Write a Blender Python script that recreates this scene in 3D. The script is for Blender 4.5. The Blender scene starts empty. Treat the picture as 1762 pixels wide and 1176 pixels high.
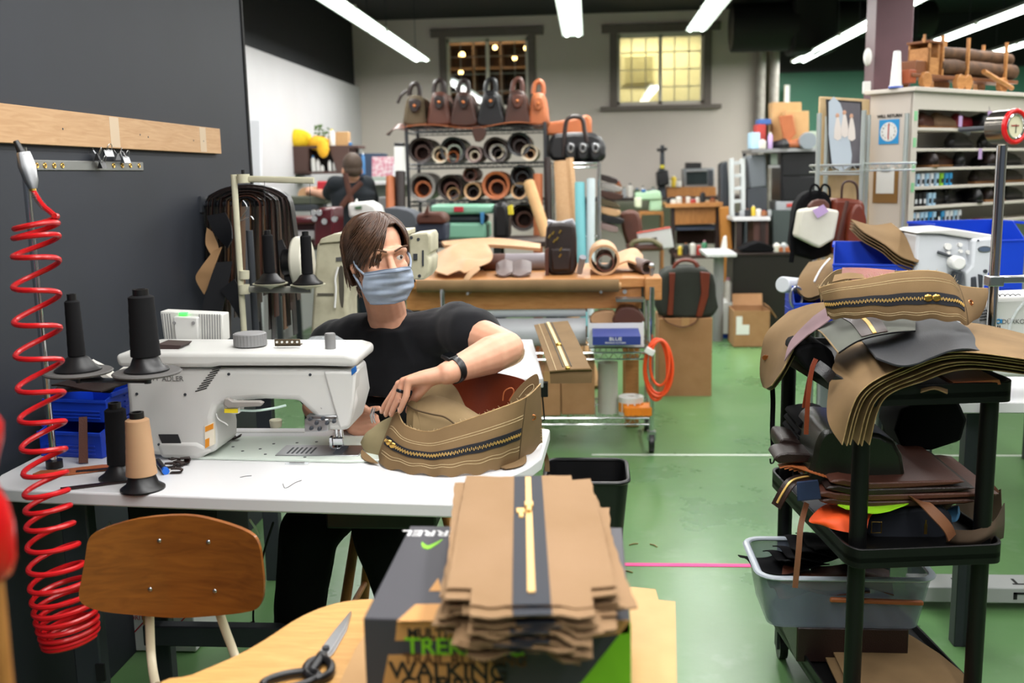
import bpy, math, random
from mathutils import Vector, Matrix, Euler, noise as mnoise
random.seed(7)
SC = bpy.context.scene
COL = SC.collection
PI = math.pi
def R(d): return math.radians(d)

# ---------------------------------------------------------------- camera
CAM_H = 1.5
FPX = 1713.0                      # 35 mm lens on a 36 mm sensor, in pixels of the 1762 wide frame
_p, _y, _r = R(9.55), R(4.60), 0.02
_F = Vector((-math.sin(_y)*math.cos(_p), math.cos(_y)*math.cos(_p), -math.sin(_p)))
_R0 = Vector((math.cos(_y), math.sin(_y), 0.0))
_U0 = _R0.cross(_F)
_RT = _R0*math.cos(_r) - _U0*math.sin(_r)
_UP = _R0*math.sin(_r) + _U0*math.cos(_r)
CAM = Vector((0, 0, CAM_H))
cam_data = bpy.data.cameras.new('camera')
cam_data.sensor_width = 36.0
cam_data.lens = 35.0
cam_data.clip_start = 0.05
cam_data.dof.use_dof = True
cam_data.dof.focus_distance = 2.62
cam_data.dof.aperture_fstop = 3.2
cam = bpy.data.objects.new('camera', cam_data)
COL.objects.link(cam)
cam.matrix_world = Matrix(((_RT.x, _UP.x, -_F.x, CAM.x), (_RT.y, _UP.y, -_F.y, CAM.y), (_RT.z, _UP.z, -_F.z, CAM.z), (0, 0, 0, 1)))
SC.camera = cam

def at(px, py, Y=None, Z=None, X=None):
    """point of the room seen at a place of the 1762 x 1176 frame, at a given depth, height or side"""
    d = _F*FPX + _RT*(px-881.0) + _UP*(588.0-py)
    t = Y/d.y if Y is not None else ((Z-CAM_H)/d.z if Z is not None else X/d.x)
    return CAM + d*t

# ---------------------------------------------------------------- view, world
SC.view_settings.view_transform = 'Standard'
SC.view_settings.look = 'None'
SC.view_settings.gamma = 1.0
SC.view_settings.use_curve_mapping = False
SC.view_settings.exposure = 0.0
world = bpy.data.worlds.new('world')
SC.world = world
world.use_nodes = True
_bg = world.node_tree.nodes['Background']
_bg.inputs['Color'].default_value = (0.75, 0.85, 1.0, 1)
_bg.inputs['Strength'].default_value = 0.12

# ---------------------------------------------------------------- fluorescent light rows (room lamps): x, y0, y1, z
LIGHT_W = 27.0

# ---------------------------------------------------------------- materials
def lin(h):
    h = h.lstrip('#')
    c = [int(h[i:i+2], 16)/255.0 for i in (0, 2, 4)]
    return tuple((x/12.92 if x <= 0.04045 else ((x+0.055)/1.055)**2.4) for x in c) + (1.0,)
_M = {}
def mat(name, col, rough=0.5, metal=0.0, kind=None, col2=None, scale=1.0, bump=0.0, spec=0.5, coat=0.0, emit=0.0, alpha=1.0, trans=0.0, amt=0.5, stretch=(1, 1, 1), sheen=0.0):
    if name in _M: return _M[name]
    m = bpy.data.materials.new(name); m.use_nodes = True
    nt = m.node_tree; b = nt.nodes['Principled BSDF']; L = nt.links.new
    b.inputs['Base Color'].default_value = lin(col)
    b.inputs['Roughness'].default_value = rough
    b.inputs['Metallic'].default_value = metal
    b.inputs['Specular IOR Level'].default_value = spec
    b.inputs['Coat Weight'].default_value = coat
    b.inputs['Sheen Weight'].default_value = sheen
    if emit:
        b.inputs['Emission Color'].default_value = lin(col); b.inputs['Emission Strength'].default_value = emit
    if alpha < 1: b.inputs['Alpha'].default_value = alpha
    if trans: b.inputs['Transmission Weight'].default_value = trans
    if kind:
        tc = nt.nodes.new('ShaderNodeTexCoord'); mp = nt.nodes.new('ShaderNodeMapping')
        mp.inputs['Scale'].default_value = stretch
        L(tc.outputs['Object'], mp.inputs['Vector'])
        if kind == 'noise' or kind == 'wood' or kind == 'cloth':
            tx = nt.nodes.new('ShaderNodeTexNoise'); tx.inputs['Scale'].default_value = 6*scale; tx.inputs['Detail'].default_value = 6
            L(mp.outputs['Vector'], tx.inputs['Vector']); fac = tx.outputs['Fac']
        if kind == 'wood':
            tx.inputs['Distortion'].default_value = 1.2
        if kind == 'leather':
            tx = nt.nodes.new('ShaderNodeTexNoise'); tx.inputs['Scale'].default_value = 5*scale; tx.inputs['Detail'].default_value = 8
            L(mp.outputs['Vector'], tx.inputs['Vector']); fac = tx.outputs['Fac']
        if kind == 'stripes':
            tx = nt.nodes.new('ShaderNodeTexWave'); tx.inputs['Scale'].default_value = 10*scale; tx.inputs['Distortion'].default_value = 0.6
            L(mp.outputs['Vector'], tx.inputs['Vector']); fac = tx.outputs['Fac']
        rp = nt.nodes.new('ShaderNodeValToRGB')
        rp.color_ramp.elements[0].position = 0.5-0.5*amt*0.6; rp.color_ramp.elements[1].position = 0.5+0.5*amt*0.6
        rp.color_ramp.elements[0].color = lin(col2 or col); rp.color_ramp.elements[1].color = lin(col)
        L(fac, rp.inputs['Fac']); L(rp.outputs['Color'], b.inputs['Base Color'])
        if bump:
            if kind == 'cloth':
                w = nt.nodes.new('ShaderNodeTexNoise'); w.inputs['Scale'].default_value = 900; w.inputs['Detail'].default_value = 2
            elif kind == 'leather':
                w = nt.nodes.new('ShaderNodeTexVoronoi'); w.inputs['Scale'].default_value = 350
            else:
                w = tx
            if w is not tx: L(tc.outputs['Object'], w.inputs['Vector'])
            bp = nt.nodes.new('ShaderNodeBump'); bp.inputs['Strength'].default_value = bump; bp.inputs['Distance'].default_value = 0.002
            L(w.outputs['Distance'] if kind == 'leather' else (fac if w is tx else w.outputs['Fac']), bp.inputs['Height'])
            L(bp.outputs['Normal'], b.inputs['Normal'])
    _M[name] = m
    return m
canvas = mat('tan_waxed_canvas', '#836A4A', 0.85, kind='cloth', col2='#6F593D', scale=1.2, bump=0.25, amt=0.9, spec=0.2)
canvas_edge = mat('raw_canvas_edge', '#B89A6C', 0.9, kind='noise', col2='#8E7048', scale=6)
canvas_in = mat('canvas_lining', '#86704F', 0.9, kind='cloth', col2='#73603F', bump=0.2)
stitch = mat('cream_thread', '#C9B48A', 0.8)
whitep = mat('white_machine_paint', '#CDCDC9', 0.38, kind='noise', col2='#C5C5C1', scale=0.6, amt=1)
creamp = mat('cream_machine_paint', '#D2CFB6', 0.42, kind='noise', col2='#C2BEA2', scale=1.5, amt=1)
whitelam = mat('white_laminate', '#D6D6D7', 0.35, kind='noise', col2='#CECECF', scale=0.5, amt=1)
whiteplain = mat('plain_white', '#E2E2DE', 0.55)
blackpl = mat('black_plastic', '#0E0E10', 0.38)
blackmat = mat('matt_black', '#0B0B0D', 0.7)
blacksat = mat('satin_black_metal', '#15161A', 0.35, 0.2)
blackfab = mat('black_cloth', '#08080A', 0.9, kind='cloth', col2='#0D0D10', bump=0.2, spec=0.15)
blackthread = mat('black_thread', '#0A0A0B', 0.8, spec=.2, kind='stripes', col2='#121214', scale=3.0, stretch=(0, 0, 1), amt=1, bump=0.5)
greyplastic = mat('grey_plastic', '#808080', 0.5)
dkgrey = mat('dark_grey_metal', '#3C4046', 0.5, 0.3)
steel = mat('brushed_steel', '#B4B6B8', 0.3, 1.0)
chrome = mat('chrome', '#D8DADD', 0.12, 1.0)
brass = mat('brass', '#D8AE5C', 0.28, 1.0)
copper = mat('copper', '#C77B4C', 0.3, 1.0)
gold = mat('gold_zipper', '#DDB667', 0.35, 0.9)
leather_br = mat('brown_leather', '#4A2718', 0.45, kind='leather', col2='#2E170E', bump=0.3, amt=1)
leather_dk = mat('dark_brown_leather', '#2A1712', 0.42, kind='leather', col2='#180D0A', bump=0.3, amt=1)
leather_tan = mat('tan_leather', '#B9693A', 0.5, kind='leather', col2='#96502A', bump=0.2, amt=1)
leather_red = mat('russet_leather', '#7A3116', 0.38, kind='leather', col2='#5A2110', bump=0.2, amt=1)
leather_bl = mat('black_leather', '#101014', 0.38, kind='leather', col2='#08080A', bump=0.25, amt=1)
leather_nat = mat('natural_leather', '#CFA77E', 0.6, kind='leather', col2='#B88C63', bump=0.2, amt=1)
leather_mid = mat('chestnut_leather', '#5E3322', 0.5, kind='leather', col2='#45241a', bump=0.25, amt=1)
card = mat('cardboard', '#A97F57', 0.8, kind='noise', col2='#9A7049', scale=2, amt=1)
kraft = mat('kraft_paper', '#C39C6C', 0.85, kind='noise', col2='#B88F60', scale=2, amt=1)
plywood = mat('yellow_plywood', '#D6A766', 0.42, kind='wood', col2='#BC8848', scale=1.6, stretch=(1.2, 9, 3), amt=1)
chairwood = mat('walnut_plywood', '#98591F', 0.33, kind='wood', col2='#6E3A12', scale=1.0, stretch=(1.4, 5, 10), amt=1.0, coat=0.3)
pine = mat('pine_board', '#CBA57C', 0.6, kind='wood', col2='#B48B60', scale=1.0, stretch=(14, 1.2, 14), amt=1)
benchwood = mat('bench_wood', '#C98F55', 0.5, kind='wood', col2='#A86E38', scale=1.0, stretch=(1.5, 9, 9), amt=1)
oakwood = mat('oak_wood', '#B47B3E', 0.5, kind='wood', col2='#8E5A28', scale=1.5, stretch=(5, 5, 1), amt=1)
darkwood = mat('dark_wood', '#2A1A15', 0.45, kind='wood', col2='#1D110D', scale=1.5, stretch=(1, 6, 6), amt=1)
bluepl = mat('blue_bin_plastic', '#1440C0', 0.35)
mint = mat('mint_machine_paint', '#7FB59A', 0.45)
burgundy = mat('burgundy_paint', '#4E0716', 0.3)
skin = mat('skin', '#D7A386', 0.5, kind='noise', col2='#C89176', scale=4, amt=1)
_b = skin.node_tree.nodes['Principled BSDF']; _b.inputs['Subsurface Weight'].default_value = 0.12; _b.inputs['Subsurface Radius'].default_value = (0.012, 0.005, 0.003); _b.inputs['Subsurface Scale'].default_value = 1.0
clearpl = mat('clear_plastic', '#E8EEF2', 0.1, alpha=0.28)
cloudpl = mat('clouded_plastic', '#7F8898', 0.25, alpha=0.5)

# ---------------------------------------------------------------- mesh builder
class MB:
    def __init__(s): s.v = []; s.f = []
    def add(s, vs, fs, M=None):
        o = len(s.v)
        s.v += [(M @ Vector(v)) if M is not None else Vector(v) for v in vs]
        s.f += [tuple(i+o for i in f) for f in fs]
        return s
    def box(s, c, d, rot=None, M=None, taper=None):
        x, y, z = d[0]/2, d[1]/2, d[2]/2
        tx, ty = taper or (1, 1)
        vs = [(-x, -y, -z), (x, -y, -z), (x, y, -z), (-x, y, -z), (-x*tx, -y*ty, z), (x*tx, -y*ty, z), (x*tx, y*ty, z), (-x*tx, y*ty, z)]
        T = Matrix.Translation(c) @ (Euler(rot).to_matrix().to_4x4() if rot else Matrix())
        if M is not None: T = M @ T
        return s.add(vs, [(0, 3, 2, 1), (4, 5, 6, 7), (0, 1, 5, 4), (1, 2, 6, 5), (2, 3, 7, 6), (3, 0, 4, 7)], T)
    def b6(s, x0, x1, y0, y1, z0, z1): return s.box(((x0+x1)/2, (y0+y1)/2, (z0+z1)/2), (abs(x1-x0), abs(y1-y0), abs(z1-z0)))
    def tube(s, pts, r, n=10, closed=False, cap=True, flat=None):
        pts = [Vector(p) for p in pts]; N = len(pts); vs = []; fs = []
        up = None
        for i, p in enumerate(pts):
            a = pts[i-1] if (i > 0 or closed) else p
            b = pts[(i+1) % N] if (i < N-1 or closed) else p
            t = (b-a)
            if t.length < 1e-9: t = Vector((0, 0, 1))
            t.normalize()
            if up is None:
                up = t.orthogonal().normalized() if flat is None else Vector(flat)
            u = up - t*up.dot(t)
            if u.length < 1e-6: u = t.orthogonal()
            u.normalize(); up = u
            w = t.cross(u)
            rr = r[i] if isinstance(r, list) else r
            ra, rb = rr if isinstance(rr, (list, tuple)) else (rr, rr)
            for k in range(n):
                an = 2*PI*k/n
                vs.append(p + u*(math.cos(an)*ra) + w*(math.sin(an)*rb))
        for i in range(N if closed else N-1):
            j = (i+1) % N
            for k in range(n):
                l = (k+1) % n
                fs.append((i*n+k, i*n+l, j*n+l, j*n+k))
        if cap and not closed:
            fs.append(tuple(range(n-1, -1, -1))); fs.append(tuple((N-1)*n+k for k in range(n)))
        return s.add(vs, fs)
    def cyl(s, a, b, r, r2=None, n=20): return s.tube([a, b], [r, r if r2 is None else r2], n)
    def lathe(s, prof, c=(0, 0, 0), n=28, M=None, cap=True):
        vs = []; fs = []
        for (r, z) in prof:
            for k in range(n): vs.append((max(r, 1e-5)*math.cos(2*PI*k/n), max(r, 1e-5)*math.sin(2*PI*k/n), z))
        for i in range(len(prof)-1):
            for k in range(n):
                l = (k+1) % n
                fs.append((i*n+k, i*n+l, (i+1)*n+l, (i+1)*n+k))
        if cap:
            fs.append(tuple(range(n-1, -1, -1))); fs.append(tuple((len(prof)-1)*n+k for k in range(n)))
        T = Matrix.Translation(c) if M is None else Matrix.Translation(c) @ M
        return s.add(vs, fs, T)
    def prism(s, out, h0, h1, M=None, c=None):
        n = len(out)
        vs = [(x, y, h0) for x, y in out] + [(x, y, h1) for x, y in out]
        fs = [tuple(range(n-1, -1, -1)), tuple(range(n, 2*n))] + [(i, (i+1) % n, n+(i+1) % n, n+i) for i in range(n)]
        T = M
        if c is not None: T = Matrix.Translation(c) @ (M if M is not None else Matrix())
        return s.add(vs, fs, T)
    def sheet(s, fn, nu, nv, th=0.0015):
        P = [[Vector(fn(i/nu, j/nv)) for j in range(nv+1)] for i in range(nu+1)]
        A = []; B = []
        for i in range(nu+1):
            for j in range(nv+1):
                a = P[min(i+1, nu)][j]-P[max(i-1, 0)][j]; b = P[i][min(j+1, nv)]-P[i][max(j-1, 0)]
                nn = a.cross(b)
                if nn.length > 1e-12: nn.normalize()
                A.append(P[i][j]+nn*th/2); B.append(P[i][j]-nn*th/2)
        m = nv+1; o = len(A); fs = []
        for i in range(nu):
            for j in range(nv):
                q = (i*m+j, (i+1)*m+j, (i+1)*m+j+1, i*m+j+1)
                fs.append(q); fs.append(tuple(x+o for x in reversed(q)))
        for i in range(nu):
            fs.append((i*m, i*m+o, (i+1)*m+o, (i+1)*m)); fs.append((i*m+nv, (i+1)*m+nv, (i+1)*m+nv+o, i*m+nv+o))
        for j in range(nv):
            fs.append((j, j+1, j+1+o, j+o)); fs.append((nu*m+j, nu*m+j+o, nu*m+j+1+o, nu*m+j+1))
        return s.add(A+B, fs)
    def ball(s, c, r, nu=16, nv=10, rot=None, M=None):
        if not isinstance(r, (tuple, list)): r = (r, r, r)
        vs = []; fs = []
        for j in range(nv+1):
            th = PI*j/nv
            for k in range(nu):
                ph = 2*PI*k/nu
                vs.append((r[0]*max(math.sin(th), 1e-4)*math.cos(ph), r[1]*max(math.sin(th), 1e-4)*math.sin(ph), -r[2]*math.cos(th)))
        for j in range(nv):
            for k in range(nu):
                l = (k+1) % nu
                fs.append((j*nu+k, j*nu+l, (j+1)*nu+l, (j+1)*nu+k))
        T = Matrix.Translation(c) @ (Euler(rot).to_matrix().to_4x4() if rot else Matrix())
        if M is not None: T = M @ T
        return s.add(vs, fs, T)
    def build(s, name, m, parent=None, off=None, bevel=0, seg=2, sub=0, ang=38, M=None, label=None, flat=False, weld=False):
        o = Vector(off) if off is not None else Vector((0, 0, 0))
        vs = [((M @ v) if M is not None else v) - o for v in s.v]
        me = bpy.data.meshes.new(name); me.from_pydata([tuple(v) for v in vs], [], s.f)
        me.validate()
        me.update()
        if m: me.materials.append(m)
        if not flat:
            me.polygons.foreach_set('use_smooth', [True]*len(me.polygons))
            me.set_sharp_from_angle(angle=R(ang))
        ob = bpy.data.objects.new(name, me); COL.objects.link(ob)
        if parent is not None: ob.parent = parent
        if bevel:
            b = ob.modifiers.new('edge', 'BEVEL'); b.width = bevel; b.segments = seg; b.limit_method = 'ANGLE'; b.angle_limit = R(40)
        if sub:
            b = ob.modifiers.new('smooth', 'SUBSURF'); b.levels = sub; b.render_levels = sub
        if label: ob['label'] = label
        return ob
def tag(o, label, cat, group=None, kind=None):
    o['label'] = label; o['category'] = cat
    if group: o['group'] = group
    if kind: o['kind'] = kind
    return o
def thing(name, label, cat, loc=(0, 0, 0), rz=0.0, group=None):
    o = bpy.data.objects.new(name, None); COL.objects.link(o)
    o.location = loc; o.rotation_euler = (0, 0, rz); o.empty_display_size = 0.05
    return tag(o, label, cat, group)
def solo(mb, name, m, label, cat, loc, group=None, rz=0.0, world=False, **k):
    """a thing that is one mesh; its vertices local to loc unless world"""
    o = mb.build(name, m, off=loc if world else None, **k)
    o.location = loc; o.rotation_euler = (0, 0, rz)
    return tag(o, label, cat, group)
def structure(o): o['kind'] = 'structure'; return o
def copy_thing(o, label, loc=None, rz=None, group=None, parent=None):
    kids = [c for c in COL.objects if c.parent is o]
    c = o.copy(); COL.objects.link(c)
    if parent is not None: c.parent = parent
    if label and parent is None: c['label'] = label
    if loc is not None: c.location = loc
    if rz is not None: c.rotation_euler = (0, 0, rz)
    if group: c['group'] = group
    for k in kids: copy_thing(k, None, parent=c)
    return c
def text(body, size, m, M, parent=None, off=None, extr=0.0004, name='lettering', align='CENTER', sx=1.0, bold=0.0):
    cu = bpy.data.curves.new(name, 'FONT'); cu.body = body; cu.size = size; cu.extrude = extr; cu.align_x = align; cu.align_y = 'CENTER'; cu.offset = bold
    cu.materials.append(m)
    o = bpy.data.objects.new(name+'_curve', cu); COL.objects.link(o)
    dg = bpy.context.evaluated_depsgraph_get(); dg.update()
    me = bpy.data.meshes.new_from_object(o.evaluated_get(dg))
    bpy.data.objects.remove(o); bpy.data.curves.remove(cu)
    T = Matrix.Translation(-Vector(off)) @ M if off is not None else M
    me.transform(T @ Matrix.Diagonal((sx, 1, 1, 1)))
    o = bpy.data.objects.new(name, me); COL.objects.link(o)
    if parent is not None: o.parent = parent
    return o
def frame(o, x, y):
    """matrix with origin o, x axis along x, y axis near y"""
    x = Vector(x).normalized(); y = Vector(y); z = x.cross(y).normalized(); y = z.cross(x)
    return Matrix(((x.x, y.x, z.x, o[0]), (x.y, y.y, z.y, o[1]), (x.z, y.z, z.z, o[2]), (0, 0, 0, 1)))
FRONT = lambda o: frame(o, (1, 0, 0), (0, 0, 1))       # faces -Y
def smooth_pts(pts, k=6, closed=False):
    """Catmull-Rom through points"""
    P = [Vector(p) for p in pts]; n = len(P); out = []
    for i in range(n if closed else n-1):
        a = P[i-1] if (i > 0 or closed) else P[0]; b = P[i]; c = P[(i+1) % n]; d = P[(i+2) % n] if (i+2 < n or closed) else P[-1]
        for j in range(k):
            t = j/k
            out.append(0.5*((2*b)+(c-a)*t+(2*a-5*b+4*c-d)*t*t+(3*b-a-3*c+d)*t**3))
    if not closed: out.append(P[-1])
    return out
def round_rect(w, d, r, n=5):
    out = []
    for cx, cy, a0 in ((w/2-r, d/2-r, 0), (-w/2+r, d/2-r, 90), (-w/2+r, -d/2+r, 180), (w/2-r, -d/2+r, 270)):
        for k in range(n+1):
            a = R(a0+90*k/n); out.append((cx+r*math.cos(a), cy+r*math.sin(a)))
    return out
def rnd(a, b): return random.uniform(a, b)
# ---------------------------------------------------------------- more helpers
def W(pts, Y=None, Z=None, X=None): return [at(p[0], p[1], Y=Y, Z=Z, X=X) for p in pts]
def _ext(s, pts, Y0, Y1, smooth=0, taper=0.0):
    """a slab of real depth Y0..Y1 whose outline is given in the plane Y0"""
    P = [at(x, y, Y=Y0) for x, y in pts]
    if smooth: P = smooth_pts(P, smooth, True)
    A = sum(P[i-1].x*P[i].z-P[i].x*P[i-1].z for i in range(len(P)))
    if A < 0: P.reverse()
    n = len(P)
    vs = [(q.x, Y0, q.z) for q in P]+[(q.x, Y1, q.z) for q in P]
    fs = [tuple(range(n)), tuple(range(2*n-1, n-1, -1))]+[(i, n+i, n+(i+1) % n, (i+1) % n) for i in range(n)]
    return s.add(vs, fs)
MB.ext = _ext
def P(root, name, mb, m, **k): return mb.build(name, m, root, off=root.location, **k)
def SP(root, part, name, mb, m, **k):
    return mb.build(name, m, part, off=root.location, **k)
def lerp(a, b, t): return a+(b-a)*t
def curve_at(pts, t):
    """point at t in 0..1 on a polyline"""
    n = len(pts)-1; x = min(max(t, 0), 1)*n; i = min(int(x), n-1)
    return pts[i].lerp(pts[i+1], x-i)
def resample(pts, n):
    L = [0]
    for a, b in zip(pts, pts[1:]): L.append(L[-1]+(b-a).length)
    out = []; k = 0
    for i in range(n+1):
        d = L[-1]*i/n
        while k < len(L)-2 and L[k+1] < d: k += 1
        out.append(pts[k].lerp(pts[k+1], (d-L[k])/max(L[k+1]-L[k], 1e-9)))
    return out
def ribbon(mb, pts, w, nrm, th=0.002, n=None, m=1):
    """flat strap along pts, w wide; nrm = its face normal (or a list)"""
    Q = resample(smooth_pts(pts, 6), n or 6*len(pts))
    N = len(Q)-1
    def fn(u, v):
        i = min(int(round(u*N)), N)
        t = (Q[min(i+1, N)]-Q[max(i-1, 0)]).normalized()
        nn = Vector(nrm(u)) if callable(nrm) else Vector(nrm)
        s_ = t.cross(nn).normalized()
        ww = w(u) if callable(w) else w
        return Q[i]+s_*(v-0.5)*ww
    return mb.sheet(fn, N, m, th)
def blob(pieces, voxel, it=6, name='blob', fac=0.5):
    """one continuous skin over tapered chains and ellipsoids"""
    mb = MB()
    for q in pieces:
        if q[0] == 'c':
            pts, rs = q[1], q[2]
            for a, b, ra, rb in zip(pts, pts[1:], rs, rs[1:]):
                k = max(2, int((Vector(b)-Vector(a)).length/0.02))
                mb.tube([Vector(a).lerp(Vector(b), i/k) for i in range(k+1)], [lerp(ra, rb, i/k) if not isinstance(ra, tuple) else (lerp(ra[0], rb[0], i/k), lerp(ra[1], rb[1], i/k)) for i in range(k+1)], 16, flat=q[3] if len(q) > 3 else None)
            for p_, r_ in zip(pts, rs):
                if not isinstance(r_, tuple): mb.ball(p_, r_*1.0, 16, 10)
        else:
            mb.ball(q[1], q[2], 20, 14, M=q[3] if len(q) > 3 else None)
    me = bpy.data.meshes.new(name); me.from_pydata([tuple(v) for v in mb.v], [], mb.f); me.update()
    o = bpy.data.objects.new(name, me); COL.objects.link(o)
    r = o.modifiers.new('r', 'REMESH'); r.mode = 'VOXEL'; r.voxel_size = voxel; r.use_smooth_shade = True
    s = o.modifiers.new('s', 'SMOOTH'); s.iterations = it; s.factor = fac
    dg = bpy.context.evaluated_depsgraph_get(); dg.update()
    nm = bpy.data.meshes.new_from_object(o.evaluated_get(dg))
    bpy.data.objects.remove(o); bpy.data.meshes.remove(me)
    return nm
def mesh_obj(name, me, m, parent=None, off=None):
    if off is not None: me.transform(Matrix.Translation(-Vector(off)))
    me.materials.clear(); me.materials.append(m)
    me.polygons.foreach_set('use_smooth', [True]*len(me.polygons))
    o = bpy.data.objects.new(name, me); COL.objects.link(o)
    if parent: o.parent = parent
    return o
def make_cone(name, label, loc, tm, rb, rt, h, base=0.048, group=None, base_m=None):
    """thread cone: flared plastic foot, wound thread, bare core top"""
    t = thing(name, label, 'thread cone', loc, 0, group)
    MB().lathe([(base, 0), (base, 0.004), (base*0.72, 0.014), (max(rb*0.9, base*0.5), 0.030), (rb*0.8, 0.036), (rb*0.8, 0.04)], n=32).build('spool_foot', base_m or blackpl, t)
    N = 14; prof = [(rb*0.6, 0.034)]
    for i in range(N+1):
        u = i/N; prof.append((lerp(rb, rt, u)*(1+0.012*math.sin(i*2.4)), 0.036+h*u))
    prof += [(rt*0.75, 0.036+h+0.004), (rt*0.7, 0.036+h+0.004)]
    MB().lathe(prof, n=28).build('thread', tm, t)
    MB().lathe([(rt*0.62, 0.03+h), (rt*0.62, 0.036+h+0.018), (rt*0.4, 0.036+h+0.018), (rt*0.4, 0.03+h)], n=20).build('core', base_m or blackpl, t)
    return t

def loft(rows, n=8, dx=0.0, dy=0.0, dY=0.0, dz=0.0):
    """smooth surface through rows of (px, py, depth) points; u along a row, v across rows"""
    RR = [[at(p_[0]+dx, p_[1]+dy, Y=p_[2]+dY)+Vector((0, 0, dz)) for p_ in r_] for r_ in rows]
    RR = [smooth_pts(r_, n) for r_ in RR]
    m_ = len(RR)
    def fn(u, v):
        c = [curve_at(r_, u) for r_ in RR]; x = min(max(v, 0), 1)*(m_-1); i = min(int(x), m_-2); t = x-i
        a, b, d, e = c[max(i-1, 0)], c[i], c[i+1], c[min(i+2, m_-1)]
        return 0.5*((2*b)+(d-a)*t+(2*a-5*b+4*d-e)*t*t+(3*b-a-3*d+e)*t**3)
    return fn
# ================================================================ room shell
WX, YB, ZC = -1.47, 12.6, 3.4
floor_m = bpy.data.materials.new('green_concrete'); floor_m.use_nodes = True
def _floor():
    nt = floor_m.node_tree; b = nt.nodes['Principled BSDF']; L = nt.links.new
    tc = nt.nodes.new('ShaderNodeTexCoord')
    n1 = nt.nodes.new('ShaderNodeTexNoise'); n1.inputs['Scale'].default_value = 0.9; n1.inputs['Detail'].default_value = 8; n1.inputs['Roughness'].default_value = 0.6
    L(tc.outputs['Object'], n1.inputs['Vector'])
    r1 = nt.nodes.new('ShaderNodeValToRGB')
    e = r1.color_ramp.elements
    e[0].position = 0.3; e[0].color = lin('#4B7247'); e[1].position = 0.72; e[1].color = lin('#668A58')
    x = e.new(0.5); x.color = lin('#5E8653')
    L(n1.outputs['Fac'], r1.inputs['Fac'])
    n2 = nt.nodes.new('ShaderNodeTexNoise'); n2.inputs['Scale'].default_value = 7; n2.inputs['Detail'].default_value = 10
    L(tc.outputs['Object'], n2.inputs['Vector'])
    r2 = nt.nodes.new('ShaderNodeValToRGB'); r2.color_ramp.elements[0].position = 0.58; r2.color_ramp.elements[1].position = 0.72
    L(n2.outputs['Fac'], r2.inputs['Fac'])
    mx = nt.nodes.new('ShaderNodeMix'); mx.data_type = 'RGBA'; mx.inputs['B'].default_value = lin('#8FA58C')
    sc = nt.nodes.new('ShaderNodeMath'); sc.operation = 'MULTIPLY'; sc.inputs[1].default_value = 0.22
    L(r2.outputs['Color'], sc.inputs[0]); L(sc.outputs[0], mx.inputs['Factor']); L(r1.outputs['Color'], mx.inputs['A'])
    L(mx.outputs['Result'], b.inputs['Base Color'])
    rr = nt.nodes.new('ShaderNodeMapRange'); rr.inputs['To Min'].default_value = 0.16; rr.inputs['To Max'].default_value = 0.42
    L(n1.outputs['Fac'], rr.inputs['Value']); L(rr.outputs['Result'], b.inputs['Roughness'])
    bp = nt.nodes.new('ShaderNodeBump'); bp.inputs['Strength'].default_value = 0.12; bp.inputs['Distance'].default_value = 0.01
    L(n2.outputs['Fac'], bp.inputs['Height']); L(bp.outputs['Normal'], b.inputs['Normal'])
_floor()
black_wall = mat('charcoal_wall_paint', '#252932', 0.62, kind='noise', col2='#20242B', scale=0.5, amt=1, bump=0.15)
navy = mat('dark_navy_paint', '#0C1017', 0.7, kind='noise', col2='#090C12', scale=0.3)
ceil_m = mat('black_ceiling_paint', '#0A0C11', 0.75, kind='noise', col2='#07090D', scale=0.3)
whitewall = mat('white_wall_paint', '#C6C4C6', 0.7, kind='noise', col2='#BFBDBF', scale=0.4, amt=1)
greywall = mat('warm_grey_wall_paint', '#C4BBB2', 0.7, kind='noise', col2='#BDB4AB', scale=0.4, amt=1)
greenwall = mat('green_wall_paint', '#2F6650', 0.6, kind='noise', col2='#2A5D49', scale=0.4, amt=1)
trimwood = mat('grey_brown_casing', '#70675F', 0.6, kind='wood', col2='#5E564F', scale=1, stretch=(3, 3, 12), amt=1)
structure(MB().b6(-5, 8, -3, 16.5, -0.1, 0).build('floor', floor_m))
structure(MB().b6(-5, 8, -3, 16.5, ZC, ZC+0.1).build('ceiling', ceil_m))
structure(MB().b6(WX-0.14, WX, -3, 4.283, 0, ZC).build('wall_left_partition', black_wall, bevel=0.004))
structure(MB().b6(WX-0.15, WX+0.006, 4.283, 4.306, 0, ZC).build('trim_1', blackmat, bevel=0.003))
structure(MB().b6(-3.06, -2.86, 3.9, YB, 0, 2.605).build('wall_left', whitewall))
structure(MB().b6(-3.06, -2.92, 3.9, YB, 2.605, ZC).build('wall_left_upper', navy))
structure(MB().b6(-2.93, WX-0.14, 3.8, 3.9, 0, ZC).build('wall_left_return', whitewall))
W1, W2 = (-1.755, -0.745, 2.31, 3.15), (0.342, 1.386, 2.31, 3.14)
bw = MB()
xs = [-3.06, W1[0], W1[1], W2[0], W2[1], 2.1]
bw.b6(xs[0], xs[5], YB, YB+0.15, 0, 2.31)
bw.b6(xs[0], xs[1], YB, YB+0.15, 2.31, ZC); bw.b6(xs[2], xs[3], YB, YB+0.15, 2.31, ZC); bw.b6(xs[4], xs[5], YB, YB+0.15, 2.31, ZC)
bw.b6(xs[1], xs[2], YB, YB+0.15, W1[3], ZC); bw.b6(xs[3], xs[4], YB, YB+0.15, W2[3], ZC)
structure(bw.build('wall_back', greywall))
structure(MB().b6(2.45, 8, 13.5, 13.6, 0, 2.72).build('wall_back_right', greenwall))
structure(MB().b6(2.45, 8, 13.45, 13.6, 2.72, ZC).build('wall_back_right_upper', navy))
structure(MB().b6(1.9, 2.6, 14.6, 14.7, 0, ZC).build('wall_alcove', greywall))
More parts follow.
